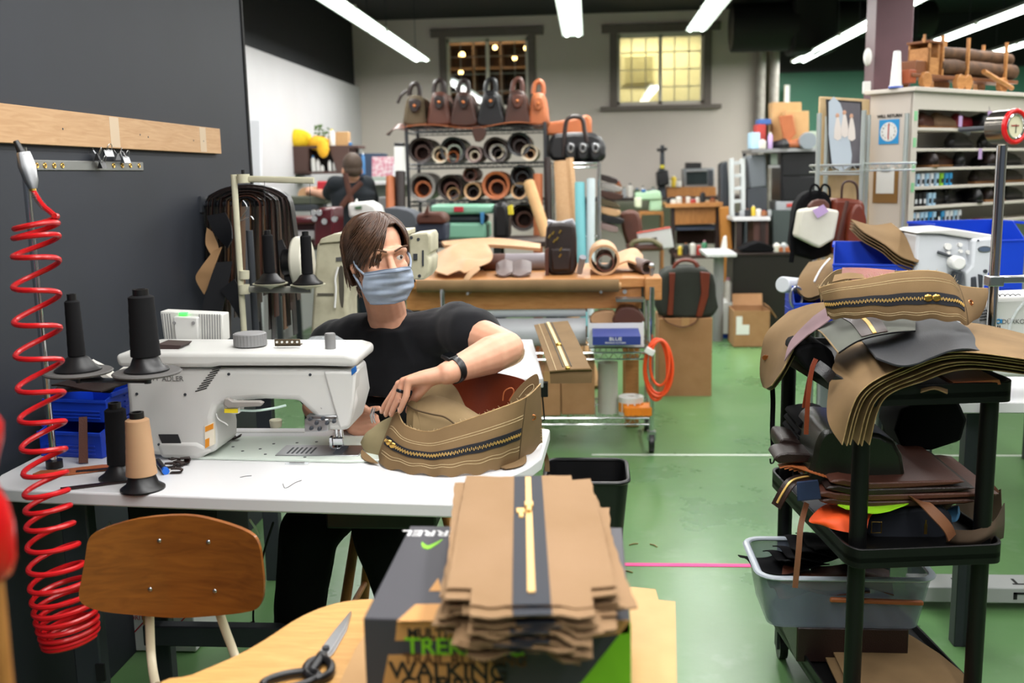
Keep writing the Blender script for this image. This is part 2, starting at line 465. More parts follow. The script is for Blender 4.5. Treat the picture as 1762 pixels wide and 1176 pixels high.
structure(MB().b6(8, 8.1, -3, 16.5, 0, ZC).build('wall_right', greywall))
# painted floor marks
structure(MB().b6(0.045, 0.062, 3.6, 4.9, 0.0, 0.0012).build('floor_line_1', whiteplain))
structure(MB().b6(0.0, 3.0, 5.19, 5.215, 0.0, 0.001).build('floor_line_2', mat('pale_joint', '#C9D2C4', 0.6)))

def window(n, w, interior):
    x0, x1, z0, z1 = w
    root = bpy.data.objects.new('window_%d' % n, None); COL.objects.link(root)
    root.location = ((x0+x1)/2, YB, z0); root['kind'] = 'structure'
    off = root.location
    wm = mat('window_sash_white', '#CFCBBD', 0.5)
    c = MB(); t = 0.09
    c.b6(x0-t, x0, YB-0.025, YB, z0-0.02, z1+0.02); c.b6(x1, x1+t, YB-0.025, YB, z0-0.02, z1+0.02)
    c.b6(x0-t-0.1, x1+t+0.1, YB-0.03, YB, z1+0.02, z1+0.12)
    k = c.build('casing', trimwood, root, off=off, bevel=0.004); k['kind'] = 'structure'
    k = MB().b6(x0-t-0.12, x1+t+0.12, YB-0.08, YB, z0-0.075, z0-0.02).build('sill', trimwood, root, off=off, bevel=0.006); k['kind'] = 'structure'
    f = MB(); s = 0.035; xm = (x0+x1)/2
    for a, b in ((x0, x0+s), (x1-s, x1), (xm-s*0.6, xm+s*0.6)): f.b6(a, b, YB+0.02, YB+0.07, z0, z1)
    f.b6(x0, x1, YB+0.02, YB+0.07, z0, z0+s); f.b6(x0, x1, YB+0.02, YB+0.07, z1-s, z1)
    k = f.build('sash', wm, root, off=off); k['kind'] = 'structure'
    g = MB()
    for i in (1, 2, 4, 5):
        xx = x0+(x1-x0)*i/6; g.b6(xx-0.006, xx+0.006, YB+0.05, YB+0.062, z0, z1)
    for j in (1, 2, 3):
        zz = z0+(z1-z0)*j/4; g.b6(x0, x1, YB+0.05, YB+0.062, zz-0.006, zz+0.006)
    k = g.build('muntin', mat('muntin_grey', '#BDB9AC', 0.5), root, off=off); k['kind'] = 'structure'
    k = MB().b6(x0+s*0.5, x1-s*0.5, YB+0.040, YB+0.044, z0+s*0.5, z1-s*0.5).build('pane', mat('window_glass', '#F4F8F6', 0.02, trans=1.0), root, off=off, flat=True); k['kind'] = 'structure'
    interior(root, off, x0, x1, z0, z1)
def in1(root, off, x0, x1, z0, z1):
    br = mat('stock_room_brown', '#6E4F35', 0.8, kind='noise', col2='#3E2B1E', scale=1.2, amt=0.7)
    k = MB().b6(x0-0.6, x1+0.6, 13.9, 13.95, z0-0.8, ZC).build('room_beyond', br, root, off=off); k['kind'] = 'structure'
    s = MB()
    for i in range(6): s.b6(x0-0.5+0.36*i, x0-0.47+0.36*i, 13.5, 13.9, z0-0.7, ZC-0.05)
    for j in range(5): s.b6(x0-0.5, x1+0.5, 13.5, 13.9, z0-0.4+0.32*j, z0-0.37+0.32*j)
    k = s.build('shelves_beyond', mat('stock_shelf_wood', '#7A5C3C', 0.6), root, off=off); k['kind'] = 'structure'
    warm = mat('warm_lamp_glow', '#FFD58A', 0.5, emit=9.0)
    for (dx, dz, sx) in ((0.12, 0.72, 0.04), (0.8, 0.66, 0.03), (0.95, 0.78, 0.03), (0.1, 0.5, 0.03), (0.55, 0.8, 0.03)):
        k = MB().ball((x0+dx, 13.2, z0+dz), (sx, sx, sx)).build('lamp_bulb', warm, root, off=off)
    k = MB().b6(x0+0.02, x1-0.02, 13.18, 13.2, z0+0.68, z0+0.70).build('lamp_rail', mat('warm_rail', '#C78B4A', 0.5), root, off=off)
def in2(root, off, x0, x1, z0, z1):
    bw_ = mat('cream_wall_beyond', '#CFC69C', 0.8, kind='noise', col2='#C8BE92', scale=0.5)
    k = MB().b6(x0-0.6, x1+0.6, 13.6, 13.65, z0-0.8, ZC).build('room_beyond', bw_, root, off=off); k['kind'] = 'structure'
    v = MB().b6(x0+0.1, x0+0.52, 13.56, 13.6, z0+0.32, z0+0.72).build('vent_frame', mat('vent_cream', '#BDB384', 0.6), root, off=off)
    s = MB()
    for j in range(9): s.b6(x0+0.13, x0+0.49, 13.54, 13.56, z0+0.35+0.038*j, z0+0.372+0.038*j)
    s.build('vent_slat', mat('vent_slat_tan', '#9E9568', 0.6), root, off=off)
window(1, W1, in1)
window(2, W2, in2)
def lamp_area(name, loc, sx, sy, power, col, parent=None, rot=(0, 0, 0)):
    l = bpy.data.lights.new(name, 'AREA'); l.shape = 'RECTANGLE'; l.size = sx; l.size_y = sy; l.energy = power; l.color = col
    o = bpy.data.objects.new(name, l); COL.objects.link(o); o.location = loc; o.rotation_euler = rot
    if parent: o.parent = parent
    return o
lamp_area('stock_room_light', (-1.25, 13.3, 3.3), 1.2, 0.3, 6, (1, 0.8, 0.55))
lamp_area('office_light', (0.86, 13.1, 3.3), 1.2, 0.3, 34, (1, 0.93, 0.72))
structure(MB().b6(-0.25, -0.2, 12.75, 14.6, 0, ZC).build('wall_between_rooms', greywall))

# ---------------------------------------------------------------- fluorescent rows
LZ = 2.8
tube_m = mat('fluorescent_tube', '#F4FFF8', 0.5, emit=7.0)
wing_m = mat('lamp_reflector_white', '#DADFDA', 0.4)
def make_lamp():
    r = thing('fluorescent_light', 'x', 'light')
    h = MB()
    h.prism([(-0.10, 0.0), (-0.045, 0.045), (0.045, 0.045), (0.10, 0.0), (0.10, -0.006), (0.04, 0.03), (-0.04, 0.03), (-0.10, -0.006)], -1.2, 1.2, M=Matrix.Rotation(PI/2, 4, 'X'))
    h.build('reflector', wing_m, r)
    for sx in (-0.055, 0.055):
        for y0, y1 in ((-1.18, -0.01), (0.01, 1.18)):
            MB().cyl((sx, y0, -0.004), (sx, y1, -0.004), 0.016, n=10).build('tube', tube_m, r)
    for y in (-1.19, 0.0, 1.19):
        MB().b6(-0.09, 0.09, y-0.012, y+0.012, -0.012, 0.03).build('socket_bar', wing_m, r)
    for y in (-0.8, 0.8):
        MB().cyl((0, y, 0.04), (0, y, ZC-LZ), 0.004, n=6).build('hanging_wire', dkgrey, r)
    return r
LAMP_W = LIGHT_W
rows = [('leftmost row above the black partition', -1.9, 11.6, 5, 2), ('row over the leather rack', -0.155, 9.9, 4, 1), ('row in front of the bright window', 1.0, 9.8, 4, 1),
        ('row ending behind the mauve post', 2.57, 12.9, 4, 2), ('row to the right of the mauve post', 3.68, 12.35, 4, 2), ('short row at the far right above the toy truck', 4.76, 12.9, 1, 1)]
proto = None
_pos = ['far end lamp of the ', 'next lamp of the ', 'third lamp of the ', 'fourth lamp of the ', 'fifth lamp of the ']
for nm, x, ye, n, seen in rows:
    for k in range(n):
        y = ye-1.2-2.42*k
        lab = _pos[k] + 'fluorescent ' + nm
        if k < seen:
            if proto is None: proto = make_lamp(); proto['label'] = lab; proto.location = (x, y, LZ); o = proto
            else: o = copy_thing(proto, lab, (x, y, LZ))
            o['group'] = 'fluorescent lights hung in rows'
        lamp_area('lamp_light', (x, y, LZ-0.03), 0.16, 2.3, LAMP_W*1.65 if y > 6.5 else LAMP_W, (1.0, 0.985, 0.965))
# light rows behind the camera and over the work table
for x, y in ((-0.5, 1.6), (0.9, 1.6), (-0.7, -0.8), (0.9, -0.8), (2.4, 2.4), (2.4, -0.2)):
    lamp_area('lamp_light', (x, y, LZ), 0.16, 2.3, LAMP_W, (1.0, 0.985, 0.965))

# ---------------------------------------------------------------- ducts, pipes, post
d = thing('air_duct', 'large round matt black air duct hung under the ceiling right of the bright window', 'duct', (1.9, 12.0, 3.1))
MB().cyl((-0.28, 0, 0.0), (0.45, 0, 0.0), 0.27, n=28).build('duct_pipe', blackmat, d, bevel=0.01)
MB().box((0.62, 0, 0.0), (0.5, 0.5, 0.62)).build('duct_box', blackmat, d, bevel=0.04)
MB().cyl((0.8, 0, 0.06), (2.0, 0.2, 0.06), 0.2, n=24).build('duct_branch', blackmat, d)
p = at(1309, 150, Y=12.45)
for i, px in enumerate((1309, 1332)):
    q = at(px, 150, Y=12.5)
    solo(MB().cyl((0, 0, 0), (0, 0, 2.95), 0.055, n=16), 'pipe_column', mat('dusty_white_pipe', '#A9A49C', 0.6, kind='noise', col2='#8B857C', scale=1.5),
         ('pale vertical pipe in the corner, the one touching the grey wall', 'pale vertical pipe in the corner, the one nearer the green wall')[i], 'pipe', (q.x, 12.5, 0), group='corner pipes')
q = at(1353, 200, Y=13.3)
solo(MB().cyl((0, 0, 0), (0, 0, 2.55), 0.035, n=12), 'conduit', whiteplain, 'thin white conduit standing at the left edge of the green wall', 'pipe', (q.x, 13.3, 0))
q = at(1529, 100, Y=6.75)
structure(MB().b6(q.x-0.115, q.x+0.115, 6.65, 6.88, 0, ZC).build('column_mauve', mat('mauve_paint', '#5E3F45', 0.5, kind='noise', col2='#53373D', scale=0.6), bevel=0.006))
for (px, py, w, h, lab, nm) in ((1493, 98, .05, .11, 'small white oval speaker on the mauve post', 'wall_speaker'), (1491, 151, .045, .075, 'small white square box low on the mauve post', 'switch_box')):
    q = at(px, py, Y=6.6)
    t = thing(nm, lab, 'speaker' if 'speaker' in nm else 'box', q)
    MB().ball((0, 0, 0), (w/2, 0.03, h/2)).build('body', whiteplain, t) if 'speaker' in nm else MB().box((0, 0, 0), (w, 0.03, h)).build('body', whiteplain, t, bevel=0.005)
    MB().box((0.02, 0.03, 0), (0.02, 0.05, 0.02)).build('bracket', greyplastic, t)
# ================================================================ sewing table
TZ = 0.8
tb = thing('sewing_table', 'white laminate sewing table holding the large white sewing machine', 'table', (-0.8, 2.4, 0))
out = [(-1.44, 2.70), (-1.44, 2.24), (-1.425, 2.19), (-1.40, 2.155), (-1.36, 2.132), (-1.30, 2.122), (-0.8, 2.078), (-0.305, 2.045), (-0.297, 2.047), (-0.292, 2.052), (-0.15, 2.325), (-0.125, 2.40), (-0.115, 2.68), (-0.13, 2.69)]
P(tb, 'tabletop', MB().prism(out, TZ-0.033, TZ), whitelam, bevel=0.005, seg=3)
P(tb, 'front_rail', MB().b6(-1.28, -0.40, 2.25, 2.29, TZ-0.075, TZ-0.034), dkgrey, bevel=0.004)
for x, y in ((-1.27, 2.27), (-1.27, 2.66), (-0.30, 2.50), (-0.30, 2.68)):
    lg = P(tb, 'leg', MB().b6(x-0.035, x+0.035, y-0.022, y+0.022, 0.03, TZ-0.034), dkgrey, bevel=0.005)
    SP(tb, lg, 'foot_pad', MB().cyl((x, y, 0), (x, y, 0.035), 0.03, n=14), blackpl)
s_ = MB()
for z in (0.14, 0.2, 0.26): s_.b6(-1.248, -1.225, 2.243, 2.249, z, z+0.045)
P(tb, 'height_slot', s_, blackmat)
P(tb, 'cross_bar', MB().b6(-1.27, -0.30, 2.55, 2.59, 0.20, 0.26), dkgrey, bevel=0.004)
P(tb, 'added_control_box', MB().b6(-1.22, -0.98, 2.42, 2.66, .38, TZ-0.034), blackmat, bevel=0.008)  # black control box added to darken the space under the table
P(tb, 'drawer_box', MB().b6(-0.62, -0.36, 2.18, 2.5, TZ-0.11, TZ-0.034), blackpl, bevel=0.006)

# ---------------------------------------------------------------- sewing machine
MY0, MY1 = 2.37, 2.53
sm = thing('sewing_machine', 'large white industrial sewing machine with grey knobs standing on the white table', 'sewing machine', (-0.9, 2.45, TZ))
body = MB().ext([(214, 634), (520, 636), (606, 637), (614, 690), (600, 742), (560, 742), (540, 716), (512, 690), (455, 688), (392, 692), (372, 700), (366, 720), (372, 748), (372, 778), (330, 790), (266, 785), (232, 765), (220, 715)], MY0, MY1)
bo = P(sm, 'machine_body', body, whitep, bevel=0.014, seg=4)
cov = MB().ext([(196, 612), (203, 633), (361, 634), (374, 631), (545, 631), (613, 633), (614, 614), (592, 608), (222, 606)], MY0-0.012, MY1+0.035)
P(sm, 'top_cover', cov, whitep, bevel=0.012, seg=4)
P(sm, 'head_cover', MB().ext([(556, 640), (612, 640), (609, 690), (602, 734), (584, 740)], MY0-0.006, MY0+0.05), whitep, bevel=0.006)
P(sm, 'machine_foot', MB().ext([(268, 760), (338, 760), (368, 776), (340, 792), (275, 790)], MY0-0.004, MY1), whitep, bevel=0.012, seg=3)
# bed and stitch plate
bedm = mat('machine_bed_lamp_tint', '#CFD9CF', 0.3)  # green tint of the work lamp put into the bed colour
P(sm, 'bed_plate', MB().prism([(-1.02, 2.375), (-0.60, 2.345), (-0.50, 2.36), (-0.47, 2.40), (-0.47, 2.56), (-0.52, 2.58), (-1.0, 2.58)], TZ+0.0002, TZ+0.007), bedm, bevel=0.002)
pl = P(sm, 'stitch_plate', MB().b6(-0.80, -0.585, 2.385, 2.48, TZ+0.0065, TZ+0.0095), steel, bevel=0.001)
g = MB()
for i in range(6): g.b6(-0.775+0.012*i, -0.770+0.012*i, 2.40, 2.455, TZ+0.0092, TZ+0.0102)
SP(sm, pl, 'feed_slot', MB().b6(-0.655, -0.63, 2.40, 2.47, TZ+0.0092, TZ+0.0102), dkgrey)
SP(sm, pl, 'feed_slot', g, dkgrey)
for x, y in ((-0.94, 2.47), (-0.90, 2.43), (-0.86, 2.45), (-0.84, 2.50), (-0.83, 2.40), (-0.78, 2.51), (-0.73, 2.52), (-0.72, 2.375), (-0.69, 2.51)):
    P(sm, 'bed_screw', MB().cyl((x, y, TZ+0.006), (x, y, TZ+0.0078), 0.004, n=10), dkgrey)
# needle assembly
nx = -0.655; ny = 2.45
P(sm, 'needle_bar', MB().cyl((nx, ny, TZ+0.035), (nx, ny, TZ+0.10), 0.0045, n=10), chrome)
P(sm, 'needle', MB().cyl((nx, ny, TZ+0.012), (nx, ny, TZ+0.036), 0.0012, n=8), chrome)
ft = P(sm, 'presser_foot', MB().box((nx, ny-0.006, TZ+0.0135), (0.022, 0.034, 0.006)).cyl((nx+0.012, ny, TZ+0.015), (nx+0.012, ny, TZ+0.09), 0.005, n=10).box((nx+0.005, ny-0.008, TZ+0.03), (0.026, 0.014, 0.018)).box((nx-0.012, ny-0.01, TZ+0.028), (0.008, 0.02, 0.03)), chrome, bevel=0.001)
tn = MB().ext([(524, 722), (565, 722), (565, 742), (550, 744), (524, 744)], MY0-0.014, MY0+0.02).ext([(527, 716), (580, 716), (580, 724), (527, 724)], MY0-0.010, MY0+0.02)
ta = P(sm, 'thread_tension_block', tn, steel, bevel=0.002)
for px, py in ((534, 721), (545, 728), (556, 720), (563, 728), (575, 725), (536, 737), (550, 738)):
    q = at(px, py, Y=MY0-0.014); SP(sm, ta, 'tension_screw', MB().cyl(q, q+Vector((0, -0.008, 0)), 0.0055, 0.004, n=12), dkgrey)
# knobs
def knob(px, py, Y, r, h, name, n=28):
    q = at(px, py, Y=Y); m = MB(); vs = []
    pr = []
    for k in range(n*2):
        a = PI*k/n; rr = r*(1.0 if k % 2 else 0.965); pr.append((rr*math.cos(a), rr*math.sin(a)))
    m.prism(pr, 0, h, c=q); m.lathe([(r*0.96, h-0.0005), (r*0.9, h+0.002), (0.004, h+0.002)], c=q, n=28)
    return P(sm, name, m, greyplastic)
knob(431, 594, 2.45, 0.042, 0.030, 'hand_dial', 30)
knob(569, 602, 2.42, 0.0135, 0.040, 'tension_knob', 12)
q = at(495, 594, Y=2.42)
gd = MB().box(q+Vector((0, 0, 0.006)), (0.066, 0.004, 0.018)).box(q+Vector((0, 0.008, 0)), (0.066, 0.02, 0.004))
gb = P(sm, 'thread_guide', gd, mat('bronze_guide', '#6B5D4A', 0.4, 0.6), bevel=0.001)
g = MB()
for i in range(5): c = q+Vector((-0.026+0.013*i, -0.003, 0.008)); g.cyl(c, c+Vector((0, -0.002, 0)), 0.003, n=10)
SP(sm, gb, 'guide_hole', g, whiteplain)
# control panel
cp = P(sm, 'control_panel', MB().ext([(275, 536), (383, 541), (385, 588), (300, 590), (282, 586)], 2.585, 2.635), mat('panel_ridge_white', '#CFCFC9', 0.5), bevel=0.003)
g = MB()
for i in range(9):
    a = at(343+4.4*i, 541, Y=2.584); b = at(344+4.4*i, 587, Y=2.584); g.tube([a, b], 0.0014, 6)
SP(sm, cp, 'panel_ridge', g, greyplastic); g = MB()
for i in range(4):
    a = at(279+4.4*i, 540, Y=2.584); b = at(284+4*i, 584, Y=2.584); g.tube([a, b], 0.0014, 6)
SP(sm, cp, 'panel_ridge', g, greyplastic)
SP(sm, cp, 'panel_bracket', MB().ext([(297, 545), (340, 546), (342, 593), (302, 594)], 2.57, 2.6), whitep, bevel=0.004)
q = at(316, 539.5, Y=2.583); SP(sm, cp, 'status_light', MB().box(q, (0.022, 0.01, 0.005)), mat('green_led', '#3BFF4A', 0.4, emit=4.0))
for px in (300, 333): q = at(px, 556, Y=2.569); SP(sm, cp, 'panel_screw', MB().cyl(q, q+Vector((0, -0.003, 0)), 0.0045, n=12), greyplastic)
P(sm, 'brown_pad', MB().ext([(270, 593), (312, 595), (305, 603), (270, 602)], 2.40, 2.47), mat('brown_pad', '#3A2A28', 0.7))
P(sm, 'lens_cover', MB().ext([(520, 592), (528, 584), (570, 582), (588, 592), (588, 598), (520, 598)], 2.47, 2.52), clearpl, bevel=0.003)
# details on the back face
g = MB()
for i in range(9):
    a = at(336+3.6*i, 674-4.6*i, Y=MY0-0.0005); b = at(356+3.0*i, 668-4.4*i, Y=MY0-0.0005); g.tube([a, b], 0.0013, 6)
P(sm, 'cooling_slot', g, blackmat)
for px, py in ((394, 644), (534, 645), (236, 678), (319, 679), (600, 628), (274, 765)):
    q = at(px, py, Y=MY0+0.001); P(sm, 'cover_screw', MB().cyl(q, q+Vector((0, -0.003, 0)), 0.0036, n=12), dkgrey)
P(sm, 'rating_plate', MB().ext([(272, 748), (306, 748), (315, 772), (281, 770)], MY0-0.002, MY0+0.004), mat('plate_grey', '#2A2A2C', 0.5), bevel=0.001)
wl = P(sm, 'warning_label', MB().ext([(352, 734), (368, 727), (369, 765), (353, 773)], MY0-0.0045, MY0+0.004), mat('label_white', '#E4DCC8', 0.6))
g = MB().ext([(353, 735), (367, 729), (367, 738), (353, 744)], MY0-0.006, MY0)
g.ext([(353, 757), (360, 754), (360, 768), (353, 772)], MY0-0.006, MY0)
SP(sm, wl, 'warning_band', g, mat('label_orange', '#D98A1E', 0.6))
lampb = P(sm, 'work_lamp', MB().ext([(383, 692), (388, 688), (414, 694), (412, 712), (402, 714), (386, 709)], MY0-0.014, MY0+0.02), whitep, bevel=0.003)
SP(sm, lampb, 'lamp_label', MB().ext([(386, 704), (409, 704), (409, 711), (386, 711)], MY0-0.016, MY0-0.012), mat('label_yellow', '#E8D020', 0.6))
P(sm, 'knee_lever', MB().ext([(385, 687), (393, 686), (400, 691), (446, 691), (453, 694), (448, 700), (405, 702), (392, 703), (384, 698)], MY0-0.022, MY0-0.006), mat('lever_grey', '#8F8A84', 0.5), bevel=0.003)
P(sm, 'lamp_cable', MB().tube(smooth_pts(W([(372, 712), (376, 722), (388, 729), (392, 733)], Y=MY0-0.008), 5), 0.002, 8), whitep)
P(sm, 'air_hose', MB().tube(smooth_pts(W([(410, 706), (440, 707), (470, 703), (492, 698)], Y=MY0-0.008), 5), 0.003, 8), mat('hose_green_white', '#BFD6CC', 0.4))
text('ADLER', 0.0185, mat('letter_grey', '#6A6A68', 0.6), FRONT(at(297, 652.5, Y=MY0-0.001)), sm, off=sm.location, extr=0.0003)
text('DÜRKOPP', 0.0185, mat('letter_grey', '#6A6A68', 0.6), FRONT(at(247, 652, Y=MY0-0.001)), sm, off=sm.location, extr=0.0003)
bd = P(sm, 'badge', MB().ext([(604, 636), (612, 630), (613, 640), (605, 647)], MY0-0.008, MY0), mat('badge_blue', '#1E5FA8', 0.4), bevel=0.001)
text('I↯', 0.006, dkgrey, FRONT(at(553, 703, Y=MY0-0.008)), sm, off=sm.location, name='symbol')
lamp_area('machine_lamp_light', (-0.66, 2.40, TZ+0.12), 0.03, 0.03, 0.55, (0.88, 1.0, 0.97))

# ---------------------------------------------------------------- thread stand with two discs (front)
px_ = -1.335; py_ = 2.30
ts = thing('thread_stand', 'chrome pole thread stand with two grey discs at the left end of the white table', 'thread stand', (px_, py_, TZ))
P(ts, 'pole', MB().cyl((px_, py_, TZ), (px_, py_, 1.585), 0.0085, n=16), chrome)
P(ts, 'pole_collar', MB().cyl((px_, py_, TZ), (px_, py_, TZ+0.02), 0.02, n=16), blackpl)
DL, DR = at(135, 640, Y=2.19), at(253, 641, Y=2.17)
P(ts, 'cross_arm', MB().tube([(px_, py_, DL.z-0.018), (DL.x, DL.y, DL.z-0.02), (DR.x, DR.y, DR.z-0.02)], 0.006, 10), dkgrey)
for q in (DL, DR):
    d_ = P(ts, 'disc', MB().lathe([(0.002, -0.012), (0.012, -0.010), (0.05, -0.006), (0.074, -0.004), (0.077, 0.0), (0.074, 0.003), (0.002, 0.003)], c=q, n=40), mat('felt_grey_disc', '#5A5856', 0.75))
    SP(ts, d_, 'disc_screw', MB().cyl(q-Vector((0, 0, 0.026)), q-Vector((0, 0, 0.008)), 0.008, n=12), dkgrey)
P(ts, 'guide_arm', MB().tube([(px_, py_, 1.57), (px_+0.01, py_-0.02, 1.575)], 0.006, 8), chrome)
cg = 'thread cones standing on the two grey discs'
make_cone('thread_cone', 'slim black thread cone on the left grey disc beside the red hose', DL+Vector((0, 0, 0.003)), blackthread, 0.0195, 0.0165, 0.125, 0.052, cg)
make_cone('thread_cone', 'fat black thread cone on the right grey disc before the sewing machine', DR+Vector((0, 0, 0.003)), blackthread, 0.033, 0.028, 0.135, 0.050, cg)
tan_thread = mat('tan_thread', '#C9A684', 0.6, kind='stripes', col2='#B8926E', scale=2.4, stretch=(0, 0, 1), amt=1, bump=0.5)
make_cone('thread_cone', 'tan thread cone on a black flared foot at the front of the white table', at(246, 842, Z=TZ), tan_thread, 0.0345, 0.026, 0.128, 0.050)
make_cone('thread_cone', 'black thread cone standing on the table right behind the tan cone', at(208, 822, Z=TZ), blackthread, 0.028, 0.024, 0.13, 0.050)

# ---------------------------------------------------------------- blue bins and leather at the left end
def bin_box(mb, x0, x1, y0, y1, z0, h, t=0.004, fl=0.02, low=0.55):
    """open stacking bin with a cut-down front lip facing -y"""
    mb.b6(x0, x1, y0, y1, z0, z0+t)
    mb.b6(x0, x1, y1-t, y1, z0, z0+h)
    mb.b6(x0, x1, y0, y0+t, z0, z0+h*low)
    for xa, xb in ((x0, x0+t), (x1-t, x1)):
        vs = [(xa, y0, z0), (xb, y0, z0), (xb, y1, z0), (xa, y1, z0), (xa, y0, z0+h*low), (xb, y0, z0+h*low), (xb, y0+(y1-y0)*0.35, z0+h), (xa, y0+(y1-y0)*0.35, z0+h), (xb, y1, z0+h), (xa, y1, z0+h)]
        mb.add(vs, [(0, 3, 2, 1), (0, 1, 5, 4), (4, 5, 6, 7), (7, 6, 8, 9), (2, 3, 9, 8), (1, 2, 8, 6, 5), (0, 4, 7, 9, 3)])
def blue_bin(label, loc, w, d, h, rz=0, group=None, low=0.55):
    t = thing('storage_bin', label, 'bin', loc, rz, group)
    m = MB(); bin_box(m, -w/2, w/2, -d/2, d/2, 0, h, low=low); m.build('bin_shell', bluepl, t, bevel=0.0015)
    r = MB()
    for sx in (-1, 1):
        r.b6(sx*(w/2), sx*(w/2+0.006), -d/2+0.02, d/2, h-0.012, h)
        for z in (0.3, 0.5, 0.7): r.b6(sx*(w/2), sx*(w/2+0.004), -d*0.1, d/2-0.01, h*z, h*z+0.004)
    r.b6(-w/2-0.004, w/2+0.004, d/2, d/2+0.006, h-0.012, h)
    r.b6(-w/2-0.003, w/2+0.003, -d/2-0.005, -d/2, h*low-0.008, h*low)
    for i in range(3): r.b6(-w*0.4, w*0.4, -d/2-0.003, -d/2, h*(0.12+0.12*i), h*(0.12+0.12*i)+0.004)
    r.build('bin_rib', bluepl, t, bevel=0.001)
    return t
blue_bin('blue plastic bin at the left end of the white table under the leather scraps', (-1.325, 2.50, TZ), 0.18, 0.22, 0.085, R(-8), low=0.8)
blue_bin('blue plastic bin stacked on another one, filled with dark leather and foam', (-1.32, 2.52, TZ+0.087), 0.18, 0.20, 0.075, R(-8), low=0.8)
foam = mat('white_foam', '#D2CFC6', 0.8)
b1 = at(150, 688, Y=2.50)
solo(MB().sheet(lambda u, v: (-0.045+0.09*u, 0.03*(v-0.5)*2, 0.02*math.sin(u*5)*1.0+0.022*(u-0.5)**2*8), 14, 4, 0.012), 'foam_strip', foam, 'curled white foam strip on top of the upper blue bin', 'foam', (-1.29, 2.52, TZ+0.087+0.095), rz=0.2)
for i, (x, y, z, rz, lab) in enumerate(((-1.34, 2.49, 0.962, 0.3, 'flat dark leather piece lying in the upper blue bin, lowest one'), (-1.31, 2.47, 0.978, -0.2, 'dark leather piece in the upper blue bin, on top under the foam'))):
    solo(MB().sheet(lambda u, v: ((u-0.5)*0.15, (v-0.5)*0.12, 0.006*math.sin(4*u+i)), 8, 6, 0.004), 'leather_piece', leather_dk, lab, 'leather', (x, y, z), rz=rz, group='dark leather in the blue bin')
tl = thing('leather_strap_end', 'tan leather strap piece with dark slot lying before the blue bins', 'leather', at(140, 812, Z=TZ)+Vector((0, 0, 0.014)))
q = tl.location
MB().prism([(-0.105, -0.035), (-0.03, -0.045), (0.105, 0.03), (0.10, 0.055), (0.03, 0.045), (-0.06, 0.0), (-0.10, -0.005)], -0.013, -0.009).build('strap', leather_tan, tl, bevel=0.001)
MB().prism([(0.0, -0.025), (0.10, 0.015), (0.105, 0.024), (-0.005, -0.015)], -0.009, -0.006).build('dark_edge', leather_dk, tl)
solo(MB().prism([(-0.075, -0.02), (0.06, 0.045), (0.075, 0.035), (-0.055, -0.032)], 0, 0.004), 'leather_strip', leather_dk, 'thin dark strip of leather on the table before the tan strap piece', 'leather', at(165, 838, Z=TZ)+Vector((0, 0, 0.0005)))
solo(MB().prism([(-0.01, -0.06), (0.012, -0.06), (0.006, 0.06), (-0.014, 0.06)], 0, 0.004, M=Matrix.Rotation(R(62), 4, 'X')), 'leather_strip', leather_mid, 'brown leather strip leaning against the front of the blue bin', 'leather', (-1.285, 2.36, TZ+0.055), rz=0.25)
def clip_loop(m, c, s, a, rz):
    pts = [Vector((-s, 0, 0.002)), Vector((s*0.6, 0, 0.002)), Vector((s, 0, 0.006)), Vector((s*0.6, 0, 0.011)), Vector((-s*0.8, 0, 0.012))]
    M_ = Matrix.Translation(c) @ Matrix.Rotation(rz, 4, 'Z') @ Matrix.Rotation(a, 4, 'X')
    return ribbon(m, [M_ @ x for x in pts], 0.014, M_.to_3x3() @ Vector((0, 1, 0)).cross(Vector((1, 0, 0))) , 0.002)
for i, (px, py, dz, rz) in enumerate(((292, 806, 0, .3), (300, 798, 0, 1.0), (308, 803, 0, -.4), (318, 797, 0, .2), (322, 800, .006, 1.9), (304, 815, 0, .1), (298, 790, .004, 2.2), (202, 828, 0, .2))):
    q = at(px, py, Z=TZ)
    m = MB(); clip_loop(m, Vector((0, 0, 0.0)), 0.014, 0, 0)
    solo(m, 'leather_loop', leather_dk, 'small folded dark leather loop, ' + ('the one by the blue pen cap', 'behind the tan cone touching the machine foot', 'in the middle of the heap', 'at the right end of the heap', 'lying on the right end of the heap', 'alone in front of the blue pen', 'highest of the heap by the machine', 'left of the tan cone foot')[i], 'leather', q+Vector((0, 0, 0.0005+dz)), 'leather loops by the tan cone', rz=rz)
for i, (px, py, rz, lab) in enumerate(((382, 762, .4, 'dark brown knotted leather strip behind the machine pillar, left half'), (400, 756, -.2, 'dark brown curled leather strip right of the machine pillar'), (392, 752, 1.2, 'dark brown leather offcut topping the pair behind the machine pillar'))):
    q = at(px, py, Z=TZ+0.008)
    m = MB(); ribbon(m, [(-0.025, 0, 0), (-0.01, 0.004, 0.012), (0.008, -0.004, 0.004), (0.026, 0.002, 0.012)], 0.02, (0, 0, 1), 0.003)
    solo(m, 'leather_strip', leather_dk, lab, 'leather', q+Vector((0, 0, 0.012*(i == 2))), 'dark strips behind the machine', rz=rz)
pn = thing('marker_pen', 'dark pen with a blue cap lying beside the tan thread cone', 'pen', at(284, 815, Z=TZ)+Vector((0, 0, 0.0085)))
q = at(272, 800, Z=TZ)+Vector((0, 0, 0.0085))
P(pn, 'barrel', MB().cyl(q, pn.location, 0.0075, n=16), blackpl); P(pn, 'cap', MB().cyl(pn.location, pn.location+(pn.location-q).normalized()*0.014, 0.0085, n=16), mat('pen_blue', '#1769D6', 0.35))
rl = thing('plastic_gauge', 'small clear plastic gauge lying flat in front of the bed plate', 'gauge', at(512, 799, Z=TZ)+Vector((0, 0, 0.0005)))
